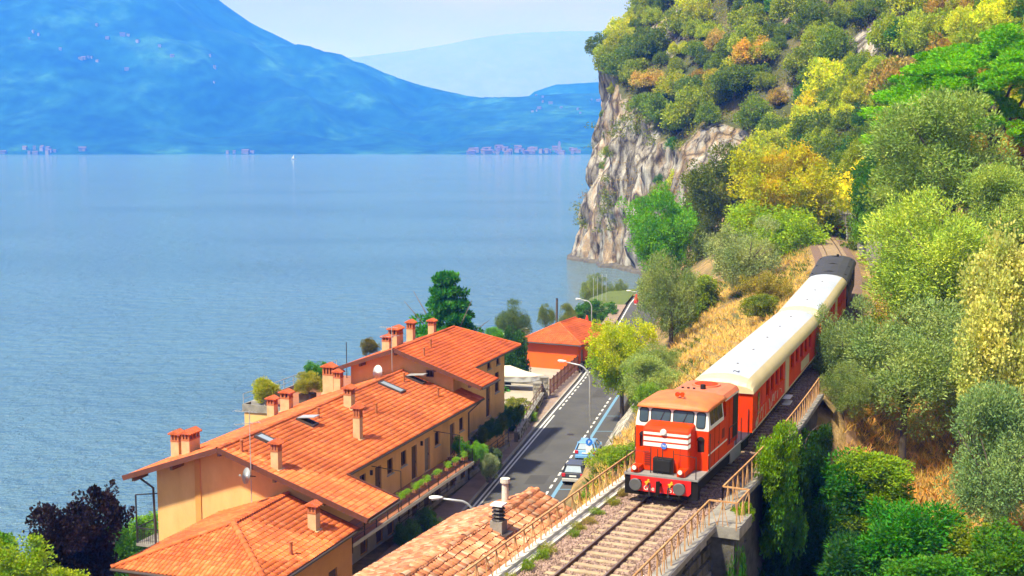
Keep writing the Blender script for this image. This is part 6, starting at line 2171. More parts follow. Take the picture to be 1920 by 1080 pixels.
# sailing boat far out
sb = tag(empty('sailing_boat', (-400, 2260, 0), 70), 'tiny white sailing boat far out near the opposite shore', 'sailing boat')
MB().loft([[(-w, y, 1.1), (0, y, -.4), (w, y, 1.1)] for y, w in ((-4.5, 1.2), (0, 1.6), (3, 1.0), (5, .1))]).build('hull', 'white_enamel', sb)
MB().tube([(0, .6, .5), (0, .6, 9)], .1, 6).build('mast', 'galvanised', sb)
MB().add([(0.02, .4, 1.8), (0.02, -4.2, 1.8), (0.02, .5, 8.6), (-.1, .4, 1.8), (-.1, -4.2, 1.8), (-.1, .5, 8.6)], [(0, 1, 2), (5, 4, 3), (0, 3, 4, 1), (1, 4, 5, 2), (2, 5, 3, 0)]).build('sail', 'white_enamel', sb)

# ------------------------------------------------------------------ foliage prototypes (unit crowns, radius 1)
def leaf_cloud(P, D, l, w, rng, fold=0.0):
    """pointed leaf quads at points P along directions D"""
    n = len(P)
    D = D / np.maximum(np.linalg.norm(D, axis=1, keepdims=True), 1e-6)
    A = rng.normal(size=(n, 3))
    S = np.cross(D, A)
    S /= np.maximum(np.linalg.norm(S, axis=1, keepdims=True), 1e-6)
    L_ = (l * rng.uniform(0.65, 1.35, n))[:, None]
    W_ = (w * rng.uniform(0.7, 1.3, n))[:, None]
    v = np.stack([P, P + D * L_ * 0.45 + S * W_, P + D * L_, P + D * L_ * 0.45 - S * W_], 1).reshape(-1, 3)
    q = np.arange(4 * n).reshape(-1, 4)
    return v, q


def crown_mesh(name, seed, nclump, nleaf, clump_r, l, w, shape='ball', up=0.25, lump=0.35, shell=0.42, material='leaf', flat=1.0):
    rng = np.random.RandomState(seed)
    # a crown is a dozen-odd billowing lobes, each a shell of leaf clumps
    nl = 15 if lump > 0.2 else 40
    ld = rng.normal(size=(nl, 3))
    ld /= np.linalg.norm(ld, axis=1, keepdims=True)
    lr = rng.uniform(0.30, 0.72, nl) if lump > 0.2 else rng.uniform(0.6, 0.75, nl)
    LC = ld * lr[:, None]
    LC[:, 2] = LC[:, 2] * 0.9 + 0.05
    LS = rng.uniform(0.24, 0.46, nl) * (1.0 if lump > 0.2 else 0.7)
    li = rng.choice(nl, nclump, p=LS ** 2 / np.sum(LS ** 2))
    d = rng.normal(size=(nclump, 3)) + ld[li] * 0.7
    d[:, 2] += 0.25
    d /= np.linalg.norm(d, axis=1, keepdims=True)
    r = rng.uniform(0.45, 1.0, nclump) ** shell
    C = LC[li] + d * (r * LS[li])[:, None] * (1.15 - clump_r * 0.5)
    core = rng.rand(nclump) < 0.12
    C[core] = rng.normal(size=(int(core.sum()), 3)) * 0.28
    C *= 1.16
    stray = rng.rand(nclump) < 0.14
    C[stray] *= rng.uniform(1.0, 1.22, int(stray.sum()))[:, None]
    if shape == 'dome':
        C[:, 2] = np.abs(C[:, 2]) * 1.25 - 0.25
    elif shape == 'umbrella':
        a_ = rng.uniform(0, 6.283, nclump)
        rr_ = np.sqrt(rng.uniform(0, 1, nclump)) * (1 + 0.18 * np.sin(a_ * 5 + seed) + 0.1 * np.sin(a_ * 11))
        C[:, 0], C[:, 1] = rr_ * np.cos(a_), rr_ * np.sin(a_)
        bump_ = np.array([noise.noise(Vector((x * 3.2, y * 3.2, seed))) for x, y in C[:, :2]])
        rr = np.hypot(C[:, 0], C[:, 1])
        C[:, 2] = 0.75 * (1 - rr ** 2) + bump_ * 0.55 + rng.uniform(-0.35, 0.05, nclump)
    elif shape == 'cone':
        h = rng.uniform(0, 1, nclump) ** 1.25
        tier = np.floor(h * 11) / 11 + rng.uniform(-.015, .015, nclump)
        a = rng.uniform(0, 2 * np.pi, nclump)
        rad = (1 - tier) ** 0.85 * rng.uniform(0.25, 1.0, nclump) ** 0.6 * (1 + 0.25 * np.sin(a * 3 + tier * 17))
        C = np.stack([rad * np.cos(a), rad * np.sin(a), tier * 2 - 1 - 0.12 * rad], 1)
    elif shape == 'spray':      # arching upward plumes
        C[:, 2] = C[:, 2] * 0.9
    ci = np.repeat(np.arange(nclump), nleaf)
    csize = rng.uniform(0.6, 1.25, nclump)
    g = rng.normal(size=(nclump * nleaf, 3))
    g /= np.linalg.norm(g, axis=1, keepdims=True)
    off_ = g * (rng.uniform(0.15, 1, nclump * nleaf) ** 0.5)[:, None] * clump_r * csize[ci][:, None]
    off_[:, 2] *= flat
    P = C[ci] + off_
    D = g * 0.8 + rng.normal(size=P.shape) * 0.45 + C[ci] * 0.35
    D[:, 2] += up
    v, q = leaf_cloud(P, D, l, w, rng)
    return np_mesh(name, v, q, material)


PRO = {
    'broad': [crown_mesh('crown', 10 + k, 210, 115, 0.22, 0.054, 0.021, 'ball', 0.1, 0.40) for k in range(3)],
    'fine': [crown_mesh('crown', 20 + k, 230, 80, 0.19, 0.060, 0.019, 'ball', 0.25, 0.35) for k in range(2)],
    'olive': [crown_mesh('crown', 30 + k, 330, 104, 0.19, 0.056, 0.0098, 'ball', 0.40, 0.42, material='leaf_olive') for k in range(3)],
    'bush': [crown_mesh('crown', 40 + k, 125, 105, 0.26, 0.085, 0.033, 'ball', 0.15, 0.38) for k in range(3)],
    'fern': [crown_mesh('crown', 47 + k, 160, 90, 0.25, 0.115, 0.019, 'ball', 0.25, 0.40) for k in range(2)],
    'pine': [crown_mesh('crown', 50, 150, 330, 0.135, 0.040, 0.014, 'umbrella', 0.9, 0.2, 0.5, flat=0.75)],
    'cedar': [crown_mesh('crown', 55, 420, 95, 0.095, 0.060, 0.014, 'cone', 0.05, 0.1, flat=0.5)],
    'hill': [crown_mesh('crown', 60 + k, 95, 62, 0.25, 0.10, 0.040, 'dome', 0.15, 0.45) for k in range(5)],
    'tuft': [crown_mesh('crown', 70 + k, 26, 40, 0.34, 0.30, 0.035, 'dome', 0.8, 0.4) for k in range(2)],
    'purple': [crown_mesh('crown', 80, 230, 75, 0.17, 0.07, 0.036, 'ball', 0.05, 0.45)],
    'hedge': [crown_mesh('crown', 85, 260, 60, 0.16, 0.07, 0.03, 'ball', 0.1, 0.12, 0.30)],
}
_pi = {}


def proto(kind):
    _pi[kind] = _pi.get(kind, -1) + 1
    return PRO[kind][_pi[kind] % len(PRO[kind])]


def crown_obj(kind, parent, z, rx, ry, rz, color, rot=None, name='crown'):
    me = proto(kind)
    o = bpy.data.objects.new(name, me)
    COL.objects.link(o)
    o.parent = parent
    o.location = (0, 0, z)
    o.scale = (rx, ry, rz)
    o.rotation_euler = (0, 0, random.uniform(0, 6.28) if rot is None else rot)
    o.color = (color[0], color[1], color[2], 1)
    return o


def trunk_mesh(h, zc, r, rz, thick, seed, limbs=6):
    rd_ = random.Random(seed)
    m_ = MB()
    bend = (rd_.uniform(-.06, .06) * h, rd_.uniform(-.06, .06) * h)
    pts = [(bend[0] * math.sin(3.1 * f_), bend[1] * math.sin(3.1 * f_), -0.4 + (h + .4) * f_) for f_ in (0, .2, .45, .7, 1.0)]
    m_.tube(pts, [thick * 1.35, thick, thick * .85, thick * .7, thick * .5], 8)
    for k in range(limbs):
        a = 2 * math.pi * k / limbs + rd_.uniform(-.5, .5)
        z0 = h * rd_.uniform(.55, 1.0)
        e = (r * .72 * math.cos(a), r * .72 * math.sin(a), min(zc + rz * rd_.uniform(-.15, .6), zc + rz * .7))
        mid = (e[0] * .45, e[1] * .45, z0 + (e[2] - z0) * .6)
        m_.tube([(0, 0, z0 - .1), mid, e], [thick * .5, thick * .32, thick * .10], 6)
    return m_


def tree(name, label, cat, x, y, zc, r, rz, kind, color, thick=0.18, ry=None, base=None, group=None, full=False, second=None):
    zb = ground(x, y) if base is None else base
    zb = min(zb, zc - 0.3)
    o = tag(empty(name, (x, y, zb)), label, cat, group)
    c_h = zc - zb
    lower = []
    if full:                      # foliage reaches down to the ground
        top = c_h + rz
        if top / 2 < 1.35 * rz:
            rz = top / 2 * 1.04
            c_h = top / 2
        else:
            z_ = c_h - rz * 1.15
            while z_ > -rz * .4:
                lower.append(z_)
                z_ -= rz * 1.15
    h = max(0.5, c_h - rz * 0.25)
    trunk_mesh(h, c_h, r, rz, thick, int(x * 131 + y * 17)).build('trunk', 'bark', o, smooth=True)
    crown_obj(kind, o, c_h, r, ry or r, rz, color)
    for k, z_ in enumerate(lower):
        f_ = 0.8  # lower foliage tinted darker: shade below the crown put into its colour
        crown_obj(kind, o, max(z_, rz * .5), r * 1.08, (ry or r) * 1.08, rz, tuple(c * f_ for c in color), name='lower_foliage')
    if second:
        crown_obj(second[0], o, c_h + rz * second[2], r * second[3], r * second[3], rz * second[3], second[1])
    return o


OLV, OLV2 = (0.20, 0.255, 0.115), (0.235, 0.285, 0.15)
random.seed(101)
# slope between road and railway
tree('broadleaf_tree', 'rounded bright green tree in front of the cliff foot', 'tree', 18.6, 150, 19.8, 4.2, 5.2, 'fine', (0.14, 0.36, 0.014), 0.3, second=('fine', (0.16, 0.38, 0.016), -0.5, 0.75))
tree('olive_tree', 'tall olive tree with a bare dark trunk on the dry grass slope', 'tree', 15.7, 120, 15.6, 3.1, 3.9, 'olive', (0.24, 0.31, 0.115), 0.24)
tree('olive_tree', 'round silvery olive tree uphill on the dry grass, left of the carriages', 'tree', 25.2, 130, 18.9, 3.9, 3.9, 'olive', (0.33, 0.39, 0.18), 0.28)
tree('autumn_tree', 'golden yellow autumn tree above the tail of the train', 'tree', 34.2, 152, 24.6, 5.8, 5.2, 'broad', (0.52, 0.50, 0.012), 0.3, second=('broad', (0.56, 0.43, 0.012), 0.1, 0.8))
tree('broadleaf_tree', 'yellow-green tree below the golden one beside the track bend', 'tree', 31.2, 146, 19.8, 5.4, 4.4, 'broad', (0.30, 0.44, 0.012), 0.3)
tree('broadleaf_tree', 'dark olive-green tree at the foot of the cliff slope', 'tree', 33.5, 185, 23.6, 6.2, 6.4, 'broad', (0.13, 0.17, 0.02), 0.35)
tree('broadleaf_tree', 'mid-green tree between the cliff and the yellow-green tree', 'tree', 30.5, 196, 16.0, 5.0, 6.5, 'broad', (0.15, 0.20, 0.02), 0.35)
tree('broadleaf_tree', 'yellow-green leafy tree hanging over the pavement by the orange house', 'tree', 9.9, 108, 12.4, 2.8, 3.2, 'broad', (0.50, 0.54, 0.008), 0.2, full=False, second=('broad', (0.30, 0.44, 0.01), -0.45, 0.85))
tree('olive_shrub', 'low grey-green olive shrub beside the locomotive cab', 'shrub', 10.8, 95, 11.8, 2.6, 2.3, 'olive', (0.29, 0.38, 0.12), 0.16, full=True)
tree('olive_shrub', 'feathery olive shrub under the tall slope olive', 'shrub', 12.6, 104, 11.6, 2.0, 2.0, 'olive', (0.26, 0.34, 0.11), 0.14, full=True)
tree('shrub', 'light green shrub above the stone retaining wall', 'shrub', 10.6, 97, 11.9, 1.3, 1.6, 'fern', (0.24, 0.38, 0.03), 0.1, full=True)
tree('shrub', 'yellow-green shrub growing over the black parked car', 'shrub', 5.9, 75, 10.6, 1.4, 1.3, 'bush', (0.26, 0.36, 0.02), 0.1, full=True)
tree('shrub', 'leafy shrub between the railing and the front buffer of the locomotive', 'shrub', 6.6, 69, 12.2, 1.2, 1.5, 'bush', (0.20, 0.32, 0.02), 0.1, full=True)
tree('shrub', 'small shrub behind the far corner of the old roof', 'shrub', 4.9, 68, 10.4, 1.1, 1.1, 'bush', (0.16, 0.28, 0.02), 0.1, full=True)
tree('shrub', 'tall light green shrub left of the locomotive roof', 'shrub', 9.6, 82, 12.6, 1.3, 1.9, 'fern', (0.20, 0.34, 0.03), 0.1, full=True)
tree('shrub', 'reddish-gold scrub bush beside the rear carriage', 'shrub', 23.0, 110, 17.6, 1.7, 1.5, 'fern', (0.34, 0.29, 0.05), 0.1, full=True)
tree('shrub', 'green bush touching the joint between the two carriages', 'shrub', 21.4, 103, 16.9, 1.5, 1.2, 'bush', (0.20, 0.25, 0.03), 0.1, full=True)
tree('shrub', 'bright yellow-green bush on the slope below the round olive', 'shrub', 20.5, 134, 15.0, 2.4, 1.7, 'bush', (0.24, 0.32, 0.02), 0.1, full=True)
tree('shrub', 'dark green shrub between the two slope olives', 'shrub', 17.5, 128, 13.2, 2.2, 2.0, 'bush', (0.13, 0.22, 0.02), 0.1, full=True)
# lake side
tree('cedar_tree', 'dense dark green conifer rising behind the tall house', 'tree', -6.7, 125, 11.6, 6.2, 6.9, 'cedar', (0.045, 0.22, 0.018), 0.25)
tree('lakeside_tree', 'thin-leaved grey-green tree by the water behind the white wall', 'tree', 0.4, 152, 8.8, 2.5, 2.4, 'olive', (0.10, 0.16, 0.05), 0.14)
tree('lakeside_tree', 'sparse young tree right of the mooring pole', 'tree', 7.5, 168, 7.0, 1.3, 1.7, 'olive', (0.20, 0.24, 0.07), 0.08)
tree('lakeside_tree', 'sparse young tree left of the mooring pole', 'tree', 4.6, 165, 7.3, 1.2, 1.6, 'olive', (0.15, 0.20, 0.06), 0.08)
tree('willow_tree', 'left of two rounded willows behind the flagpoles', 'tree', 14.1, 212, 5.4, 2.2, 2.9, 'olive', (0.22, 0.28, 0.06), 0.14, full=True)
tree('willow_tree', 'right of two rounded willows behind the flagpoles', 'tree', 17.2, 211, 5.0, 2.3, 2.6, 'olive', (0.17, 0.23, 0.05), 0.14, full=True)
hg = tree('clipped_hedge', 'long rounded dark green hedge by the lawn on the point', 'hedge', 11.8, 176, 5.9, 2.1, 1.9, 'hedge', (0.075, 0.21, 0.018), 0.1, ry=6.0, full=True)
hg.rotation_euler = (0, 0, -R(28))
for ch in hg.children:
    if ch.name.startswith('crown'):
        ch.rotation_euler = (0, 0, 0)
tree('shrub', 'dark evergreen shrub between the tall house and the orange wall', 'shrub', 0.3, 127.5, 9.3, 1.7, 2.2, 'bush', (0.040, 0.13, 0.018), 0.12, full=True)
tree('shrub', 'dark shrub beside the low garden wall below the tall house', 'shrub', -0.3, 105, 7.4, 1.0, 0.9, 'bush', (0.06, 0.18, 0.02), 0.08, full=True)
tree('shrub', 'yellowish clipped hedge bush in front of the boat', 'shrub', 0.7, 111.5, 6.8, 1.5, 0.55, 'hedge', (0.24, 0.26, 0.03), 0.06, full=True)
tree('shrub', 'broad-leaved green plant between the tall roof and the orange roof', 'shrub', -1.9, 134, 9.6, 1.1, 1.0, 'fern', (0.11, 0.32, 0.02), 0.08, full=True)
tree('shrub', 'bright grassy bush in the little garden below the boat', 'shrub', 0.9, 108.5, 6.5, 1.3, 0.5, 'fern', (0.20, 0.36, 0.02), 0.06, full=True)
tree('shrub', 'small russet-green bush left of the tall roof', 'shrub', -13.7, 115, 11.7, 0.85, 0.75, 'bush', (0.15, 0.13, 0.03), 0.08)
tree('copper_tree', 'dark purple-leaved tree in the lower left corner', 'tree', -22.1, 60, 10.7, 1.95, 2.5, 'purple', (0.020, 0.0085, 0.010), 0.2, second=('purple', (0.021, 0.009, 0.010), -0.7, 0.9))
tree('garden_shrub', 'yellow-green bush at the very lower left edge', 'shrub', -21.9, 52, 12.4, 1.7, 1.5, 'bush', (0.24, 0.36, 0.012), 0.12, full=True)
tree('garden_shrub', 'sunlit yellow-green bush in front of the purple tree', 'shrub', -19.7, 51.5, 11.4, 1.2, 1.1, 'bush', (0.30, 0.40, 0.014), 0.1, full=True)
tree('garden_shrub', 'darker green bush at the left picture edge', 'shrub', -24.8, 55, 12.0, 1.5, 1.4, 'bush', (0.11, 0.26, 0.012), 0.1, full=True)
tree('garden_shrub', 'dark green bush between the purple tree and the hipped roof', 'shrub', -24.0, 74, 6.0, 1.5, 1.7, 'bush', (0.055, 0.17, 0.012), 0.1, full=True)
tree('garden_shrub', 'bright green vine hedge under the little side balcony', 'shrub', -24.8, 82, 4.3, 2.6, 0.9, 'bush', (0.15, 0.32, 0.012), 0.08, full=True)
tree('garden_shrub', 'low green bush under the eave of the hipped house', 'shrub', -21.6, 72, 5.4, 1.6, 1.2, 'bush', (0.07, 0.20, 0.012), 0.08, full=True)

# right-hand bank
pn = tree('stone_pine', 'huge bright green umbrella pine at the upper right', 'tree', 43.5, 112, 36.2, 9.2, 5.0, 'pine', (0.19, 0.46, 0.004), 0.42, base=24.0)
crown_obj('pine', pn, 10.4, 6.0, 6.0, 4.2, (0.23, 0.48, 0.004)).location = (-4.6, -2.0, 9.4)
crown_obj('pine', pn, 10.4, 6.0, 6.0, 4.0, (0.16, 0.40, 0.004)).location = (5.0, -2.5, 14.6)
tree('olive_tree', 'large grey-green olive under the umbrella pine', 'tree', 34.5, 96, 29.6, 5.9, 4.9, 'olive', (0.26, 0.37, 0.10), 0.3)
tree('olive_tree', 'round light green olive crown right of the tail wagon', 'tree', 29.9, 84, 22.6, 4.7, 4.3, 'olive', (0.38, 0.50, 0.07), 0.26, second=('olive', (0.34, 0.47, 0.07), -0.3, 0.8))
tree('olive_tree', 'olive at the right picture edge level with the tail wagon', 'tree', 36.0, 90, 25.4, 3.9, 3.6, 'olive', (0.31, 0.42, 0.09), 0.2)
tree('olive_tree', 'spreading grey olive with forked dark trunk right of the carriage', 'tree', 23.4, 72, 17.4, 4.4, 3.6, 'olive', (0.25, 0.34, 0.125), 0.24)
tree('olive_tree', 'drooping olive branch crown overlapping the carriage joint', 'tree', 20.4, 74.5, 18.6, 2.0, 2.8, 'olive', (0.22, 0.30, 0.12), 0.14)
tree('pale_tree', 'pale straw-green tree at the right picture edge', 'tree', 26.4, 64, 20.4, 2.9, 4.4, 'broad', (0.56, 0.56, 0.19), 0.18, second=('broad', (0.46, 0.50, 0.14), -0.5, 0.8))
tree('olive_tree', 'blue-grey olive in the lower right corner above the bushes', 'tree', 23.2, 57, 15.6, 3.0, 3.6, 'olive', (0.20, 0.31, 0.13), 0.18)
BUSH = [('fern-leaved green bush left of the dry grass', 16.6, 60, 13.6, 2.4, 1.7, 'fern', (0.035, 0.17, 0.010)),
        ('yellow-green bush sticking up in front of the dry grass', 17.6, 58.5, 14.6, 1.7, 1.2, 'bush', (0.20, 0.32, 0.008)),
        ('shade-tinted green bush deep in the gully beside the pier', 14.2, 56, 11.6, 2.2, 2.2, 'fern', (0.012, 0.055, 0.006)),  # near-black leaves: shade of the gully put into the colour
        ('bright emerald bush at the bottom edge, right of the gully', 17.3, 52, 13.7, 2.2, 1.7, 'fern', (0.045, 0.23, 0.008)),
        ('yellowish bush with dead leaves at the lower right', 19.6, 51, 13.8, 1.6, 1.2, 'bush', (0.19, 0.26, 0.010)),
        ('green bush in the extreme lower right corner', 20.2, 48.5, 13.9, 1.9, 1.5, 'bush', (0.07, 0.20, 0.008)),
        ('shade-tinted bush at the bottom edge between gully and emerald bush', 15.2, 51, 12.4, 1.9, 1.5, 'fern', (0.020, 0.095, 0.008)),  # leaf colour lowered for the gully shade
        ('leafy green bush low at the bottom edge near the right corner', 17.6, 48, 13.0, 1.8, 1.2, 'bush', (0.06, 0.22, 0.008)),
        ('shade-tinted creeper mound under the far railing', 14.4, 60, 12.0, 1.8, 1.8, 'bush', (0.015, 0.06, 0.008))]  # shade under the railing put into the leaf colour
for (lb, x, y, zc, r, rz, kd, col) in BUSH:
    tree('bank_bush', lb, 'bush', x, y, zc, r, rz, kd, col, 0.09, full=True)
for (lb, x, y, zc, r, rz, kd, col) in (('grey olive shrub between the two big right-hand olives', 31.0, 80, 19.6, 2.6, 2.2, 'olive', (0.24, 0.33, 0.11)), ('light green scrub tree right of the cutting wall', 34.5, 108, 24.0, 3.2, 3.0, 'olive', (0.30, 0.40, 0.09)),
                                       ('green thicket under the light green olive', 31.5, 92, 20.6, 2.8, 2.0, 'bush', (0.15, 0.24, 0.03)), ('ochre thicket at the right edge under the upper olives', 34.0, 84, 20.2, 2.6, 1.8, 'bush', (0.30, 0.28, 0.05)),
                                       ('olive sapling on the bank beside the rear carriage', 25.6, 82, 17.2, 1.6, 1.6, 'olive', (0.24, 0.33, 0.11)), ('green thicket beside the tail wagon', 33.0, 101, 20.6, 2.2, 1.9, 'bush', (0.17, 0.28, 0.03)),
                                       ('dark thicket in the hollow under the umbrella pine', 41.0, 104, 27.0, 3.4, 2.6, 'bush', (0.06, 0.13, 0.02)), ('green oak behind the upper olive', 39.0, 112, 28.0, 3.4, 3.2, 'broad', (0.20, 0.29, 0.03))):
    tree('bank_tree', lb, 'tree', x, y, zc, r, rz, kd, col, 0.12, full=(kd == 'bush'))
e_ = off(s_at_y(70.5), 3.6, 0)
tree('bank_bush', 'grey-green bush where the far railing ends', 'bush', e_.x, e_.y, 17.0, 1.5, 1.1, 'olive', (0.20, 0.27, 0.09), .08, full=True)
# creepers on the viaduct
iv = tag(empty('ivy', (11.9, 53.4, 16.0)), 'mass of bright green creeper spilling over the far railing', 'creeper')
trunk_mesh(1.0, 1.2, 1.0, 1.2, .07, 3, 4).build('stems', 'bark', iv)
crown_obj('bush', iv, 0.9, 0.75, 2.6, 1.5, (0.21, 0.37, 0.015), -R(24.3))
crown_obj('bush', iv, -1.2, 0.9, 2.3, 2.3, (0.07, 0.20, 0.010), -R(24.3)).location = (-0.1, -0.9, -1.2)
crown_obj('bush', iv, -4, 0.9, 2.8, 2.6, (0.016, 0.065, 0.008), -R(24.3)).location = (0.2, 0.4, -4.6)  # lower creeper darkened: shade beside the viaduct put into the leaf colour
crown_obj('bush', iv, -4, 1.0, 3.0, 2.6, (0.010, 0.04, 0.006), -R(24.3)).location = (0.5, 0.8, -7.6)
iv3 = tag(empty('ivy', off(S_REF + 24, 2.9, -1.6)), 'shade-tinted creeper covering the viaduct wall below the end of the far railing', 'creeper')
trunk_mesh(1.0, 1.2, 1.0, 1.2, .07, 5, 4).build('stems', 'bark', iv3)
for (dy, dz, ry_, rz_, cc) in ((0, 0, 2.6, 1.5, (0.03, 0.10, 0.010)), (-2.5, -2.2, 2.8, 2.2, (0.018, 0.065, 0.008)), (2.0, -2.6, 3.0, 2.2, (0.015, 0.05, 0.008)), (0, -5.2, 3.4, 2.6, (0.010, 0.035, 0.006)), (4.2, -0.4, 2.2, 1.4, (0.035, 0.10, 0.010)), (-4.4, -3.6, 2.4, 2.6, (0.012, 0.045, 0.006))):  # creeper colours darken downwards: gully shade put into the leaves
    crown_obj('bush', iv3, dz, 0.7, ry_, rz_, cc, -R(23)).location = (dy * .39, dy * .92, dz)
iv2 = tag(empty('ivy', off(pa + 0.4, 3.3, -4.0)), 'dark ivy hanging down the viaduct pier', 'creeper')
trunk_mesh(1.5, 1.2, .4, 1.2, .06, 4, 4).build('stems', 'bark', iv2)
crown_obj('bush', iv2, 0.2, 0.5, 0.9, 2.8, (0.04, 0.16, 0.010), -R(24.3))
crown_obj('bush', iv2, -2.6, 0.6, 1.2, 2.6, (0.02, 0.09, 0.008), -R(24.3)).location = (0.2, -0.3, -3.0)  # lower ivy darker: gully shade put into its colour
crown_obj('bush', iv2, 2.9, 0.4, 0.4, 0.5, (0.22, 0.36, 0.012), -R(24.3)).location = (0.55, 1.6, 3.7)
# beyond the tail of the train, hill side of the track
for (lb, x, y, zc, r, rz, kd, col) in (('green tree leaning over the cutting wall', 41.0, 138, 24.8, 3.0, 3.8, 'broad', (0.07, 0.20, 0.008)), ('yellow-green tree above the track bend', 45.0, 150, 28.0, 4.0, 3.7, 'broad', (0.27, 0.33, 0.018)),
                                       ('small green tree where the track disappears', 46.5, 168, 26.2, 3.4, 3.4, 'broad', (0.16, 0.24, 0.02)), ('russet low bush beside the track post', 40.6, 151, 20.3, 0.9, 0.5, 'bush', (0.42, 0.16, 0.04)),
                                       ('leafy green creeper bush on the cutting wall', 37.6, 128, 22.0, 1.9, 1.9, 'bush', (0.15, 0.30, 0.018)), ('green tree above the light green olive', 40.0, 118, 27.6, 3.6, 3.4, 'broad', (0.17, 0.27, 0.03)),
                                       ('dense green tree between the pine and the track bend', 45.5, 134, 31.0, 4.0, 3.6, 'broad', (0.20, 0.26, 0.025))):
    tree('hillfoot_tree', lb, 'tree', x, y, zc, r, rz, kd, col, 0.15, base=min(ground(x, y), zc - rz * .8))

# ------------------------------------------------------------------ woodland on the headland slopes
HK = [((0.15, 0.22, 0.018), 'dark green broadleaf tree on the steep wooded headland', 32), ((0.31, 0.37, 0.022), 'olive-green broadleaf tree on the steep wooded headland', 28), ((0.50, 0.52, 0.02), 'yellow-green tree on the steep wooded headland', 15),
      ((0.50, 0.33, 0.05), 'orange-brown autumn tree on the steep wooded headland', 4), ((0.44, 0.32, 0.10), 'dry tan bush on the steep wooded headland', 7), ((0.60, 0.52, 0.02), 'bright yellow autumn tree on the steep wooded headland', 2), ((0.075, 0.20, 0.022), 'fresh green bush on the steep wooded headland', 7)]
wts = [k[2] for k in HK]
rh = random.Random(77)
tm_ = trunk_mesh(0.9, 1.0, .8, .7, .06, 9, 5)
tme = bpy.data.meshes.new('trunk')
tme.from_pydata(tm_.v, [], tm_.f)
tme.materials.append(M['bark'])


def in_view(p_, m=0.03):
    d = p_ - CAMV
    u = d.x / d.y
    v = d.z / d.y
    return -0.42 - m < u < 0.418 + m and -0.36 < v < 0.118 + m


placed = []
tries = 0
while len(placed) < 300 and tries < 30000:
    tries += 1
    a = rh.uniform(40, HLEN - 75)
    z = rh.uniform(14, 105)
    q_, bare = hill_pt(a, z)
    if not in_view(q_) or q_.y < 118:
        continue
    if bare > 0.35 and rh.random() > (0.55 if q_.y < 284 else 0.10):
        continue
    if noise.noise(Vector((q_.x * .06, q_.y * .06, q_.z * .06))) > 0.42:
        continue                          # rocky gaps
    big = rh.random()
    r = (1.9 + 2.9 * big) * (0.6 if bare > .35 else 1)
    if any((q_ - p_).length < (r + r2) * 0.52 for p_, r2 in placed[-260:]):
        continue
    placed.append((q_, r))
    col, lb, _ = rh.choices(HK, wts)[0]
    v_ = rh.uniform(.8, 1.35)
    t_ = tag(empty('hillside_tree', q_ - Vector((0, 0, .3))), lb, 'tree', 'woodland on the headland: ' + lb.split(' on ')[0])
    o = bpy.data.objects.new('trunk', tme)
    COL.objects.link(o)
    o.parent = t_
    o.scale = (r, r, r)
    c_ = crown_obj('hill', t_, r * .78, r, r, r * rh.uniform(.85, 1.25), tuple(k * v_ for k in col))

# scrub filling the gaps between the trees
rng = np.random.RandomState(91)


def scrub(name, n_try, seed, colr, size, zr_, keep, nl=26, sp=.75):
    rr = random.Random(seed)
    P = []
    for _ in range(n_try):
        a = rr.uniform(40, HLEN - 75)
        z = rr.uniform(*zr_)
        q, bare = hill_pt(a, z)
        if not in_view(q) or q.y < 112 or not keep(q, bare, rr):
            continue
        q = q - HN * (.5 if sp > 1 else 0)
        for _k in range(nl):
            P.append((q.x + rr.gauss(0, sp), q.y + rr.gauss(0, sp), q.z + abs(rr.gauss(0, sp * .75))))
    P = np.array(P)
    D = rng.normal(size=P.shape)
    D[:, 2] = np.abs(D[:, 2]) + .3
    v, q4 = leaf_cloud(P, D, size, size * .42, rng)
    o = stuff(link(name, np_mesh(name, v, q4, 'leaf')))
    o.color = (*colr, 1)
    return o


nn = lambda q, s, o_: noise.noise(Vector((q.x * s + o_, q.y * s, q.z * s)))
tag(scrub('hillside_scrub', 9000, 5, (0.21, 0.24, 0.025), .36, (12, 105), lambda q, b, rr: b < .4 and nn(q, .05, 0) > -.4 and nn(q, .06, 0) < .36), 'green-brown scrub covering the ground between the headland trees', 'scrub')
tag(scrub('dry_scrub', 3600, 6, (0.27, 0.18, 0.07), .32, (10, 105), lambda q, b, rr: (b < .4 and nn(q, .05, 30) > -.05) or (b >= .4 and nn(q, .07, 9) > .12)), 'dry brown scrub and dead grass between the headland trees', 'scrub')
tag(scrub('ledge_plants', 2600, 8, (0.17, 0.20, 0.025), .42, (8, 60), lambda q, b, rr: b >= .4 and nn(q, .07, 50) > .22, 60, 1.05), 'tufts of green-brown plants clinging to cracks in the cliff', 'plants')


# ------------------------------------------------------------------ dry grass and low growth on the near slopes
def blades(name, n, samp, hmin, hmax, w, colr, seed, material='straw', lean=.45):
    rr = np.random.RandomState(seed)
    P = []
    while len(P) < n:
        p_ = samp(rr)
        if p_ is not None:
            P.append(p_)
    P = np.array(P)
    h = rr.uniform(hmin, hmax, n)[:, None]
    D = np.stack([rr.normal(0, lean, n), rr.normal(0, lean, n), np.ones(n)], 1)
    D /= np.linalg.norm(D, axis=1, keepdims=True)
    A = rr.uniform(0, 6.28, n)
    S = np.stack([np.cos(A), np.sin(A), np.zeros(n)], 1) * w
    tip = P + D * h + np.stack([rr.normal(0, .25, n), rr.normal(0, .25, n), np.zeros(n)], 1) * h
    V = np.stack([P - S, P + S, P + D * h * .6 + S * .6, tip, P + D * h * .6 - S * .6], 1).reshape(-1, 3)
    F = np.arange(5 * n).reshape(-1, 5)
    o = stuff(link(name, np_mesh(name, V, F, material)))
    o.color = (*colr, 1)
    return o


_gc = {}


def gz(x, y):
    k = (round(x * 1.25), round(y * 1.25))
    if k not in _gc:
        _gc[k] = ground(k[0] / 1.25, k[1] / 1.25)
    return _gc[k]


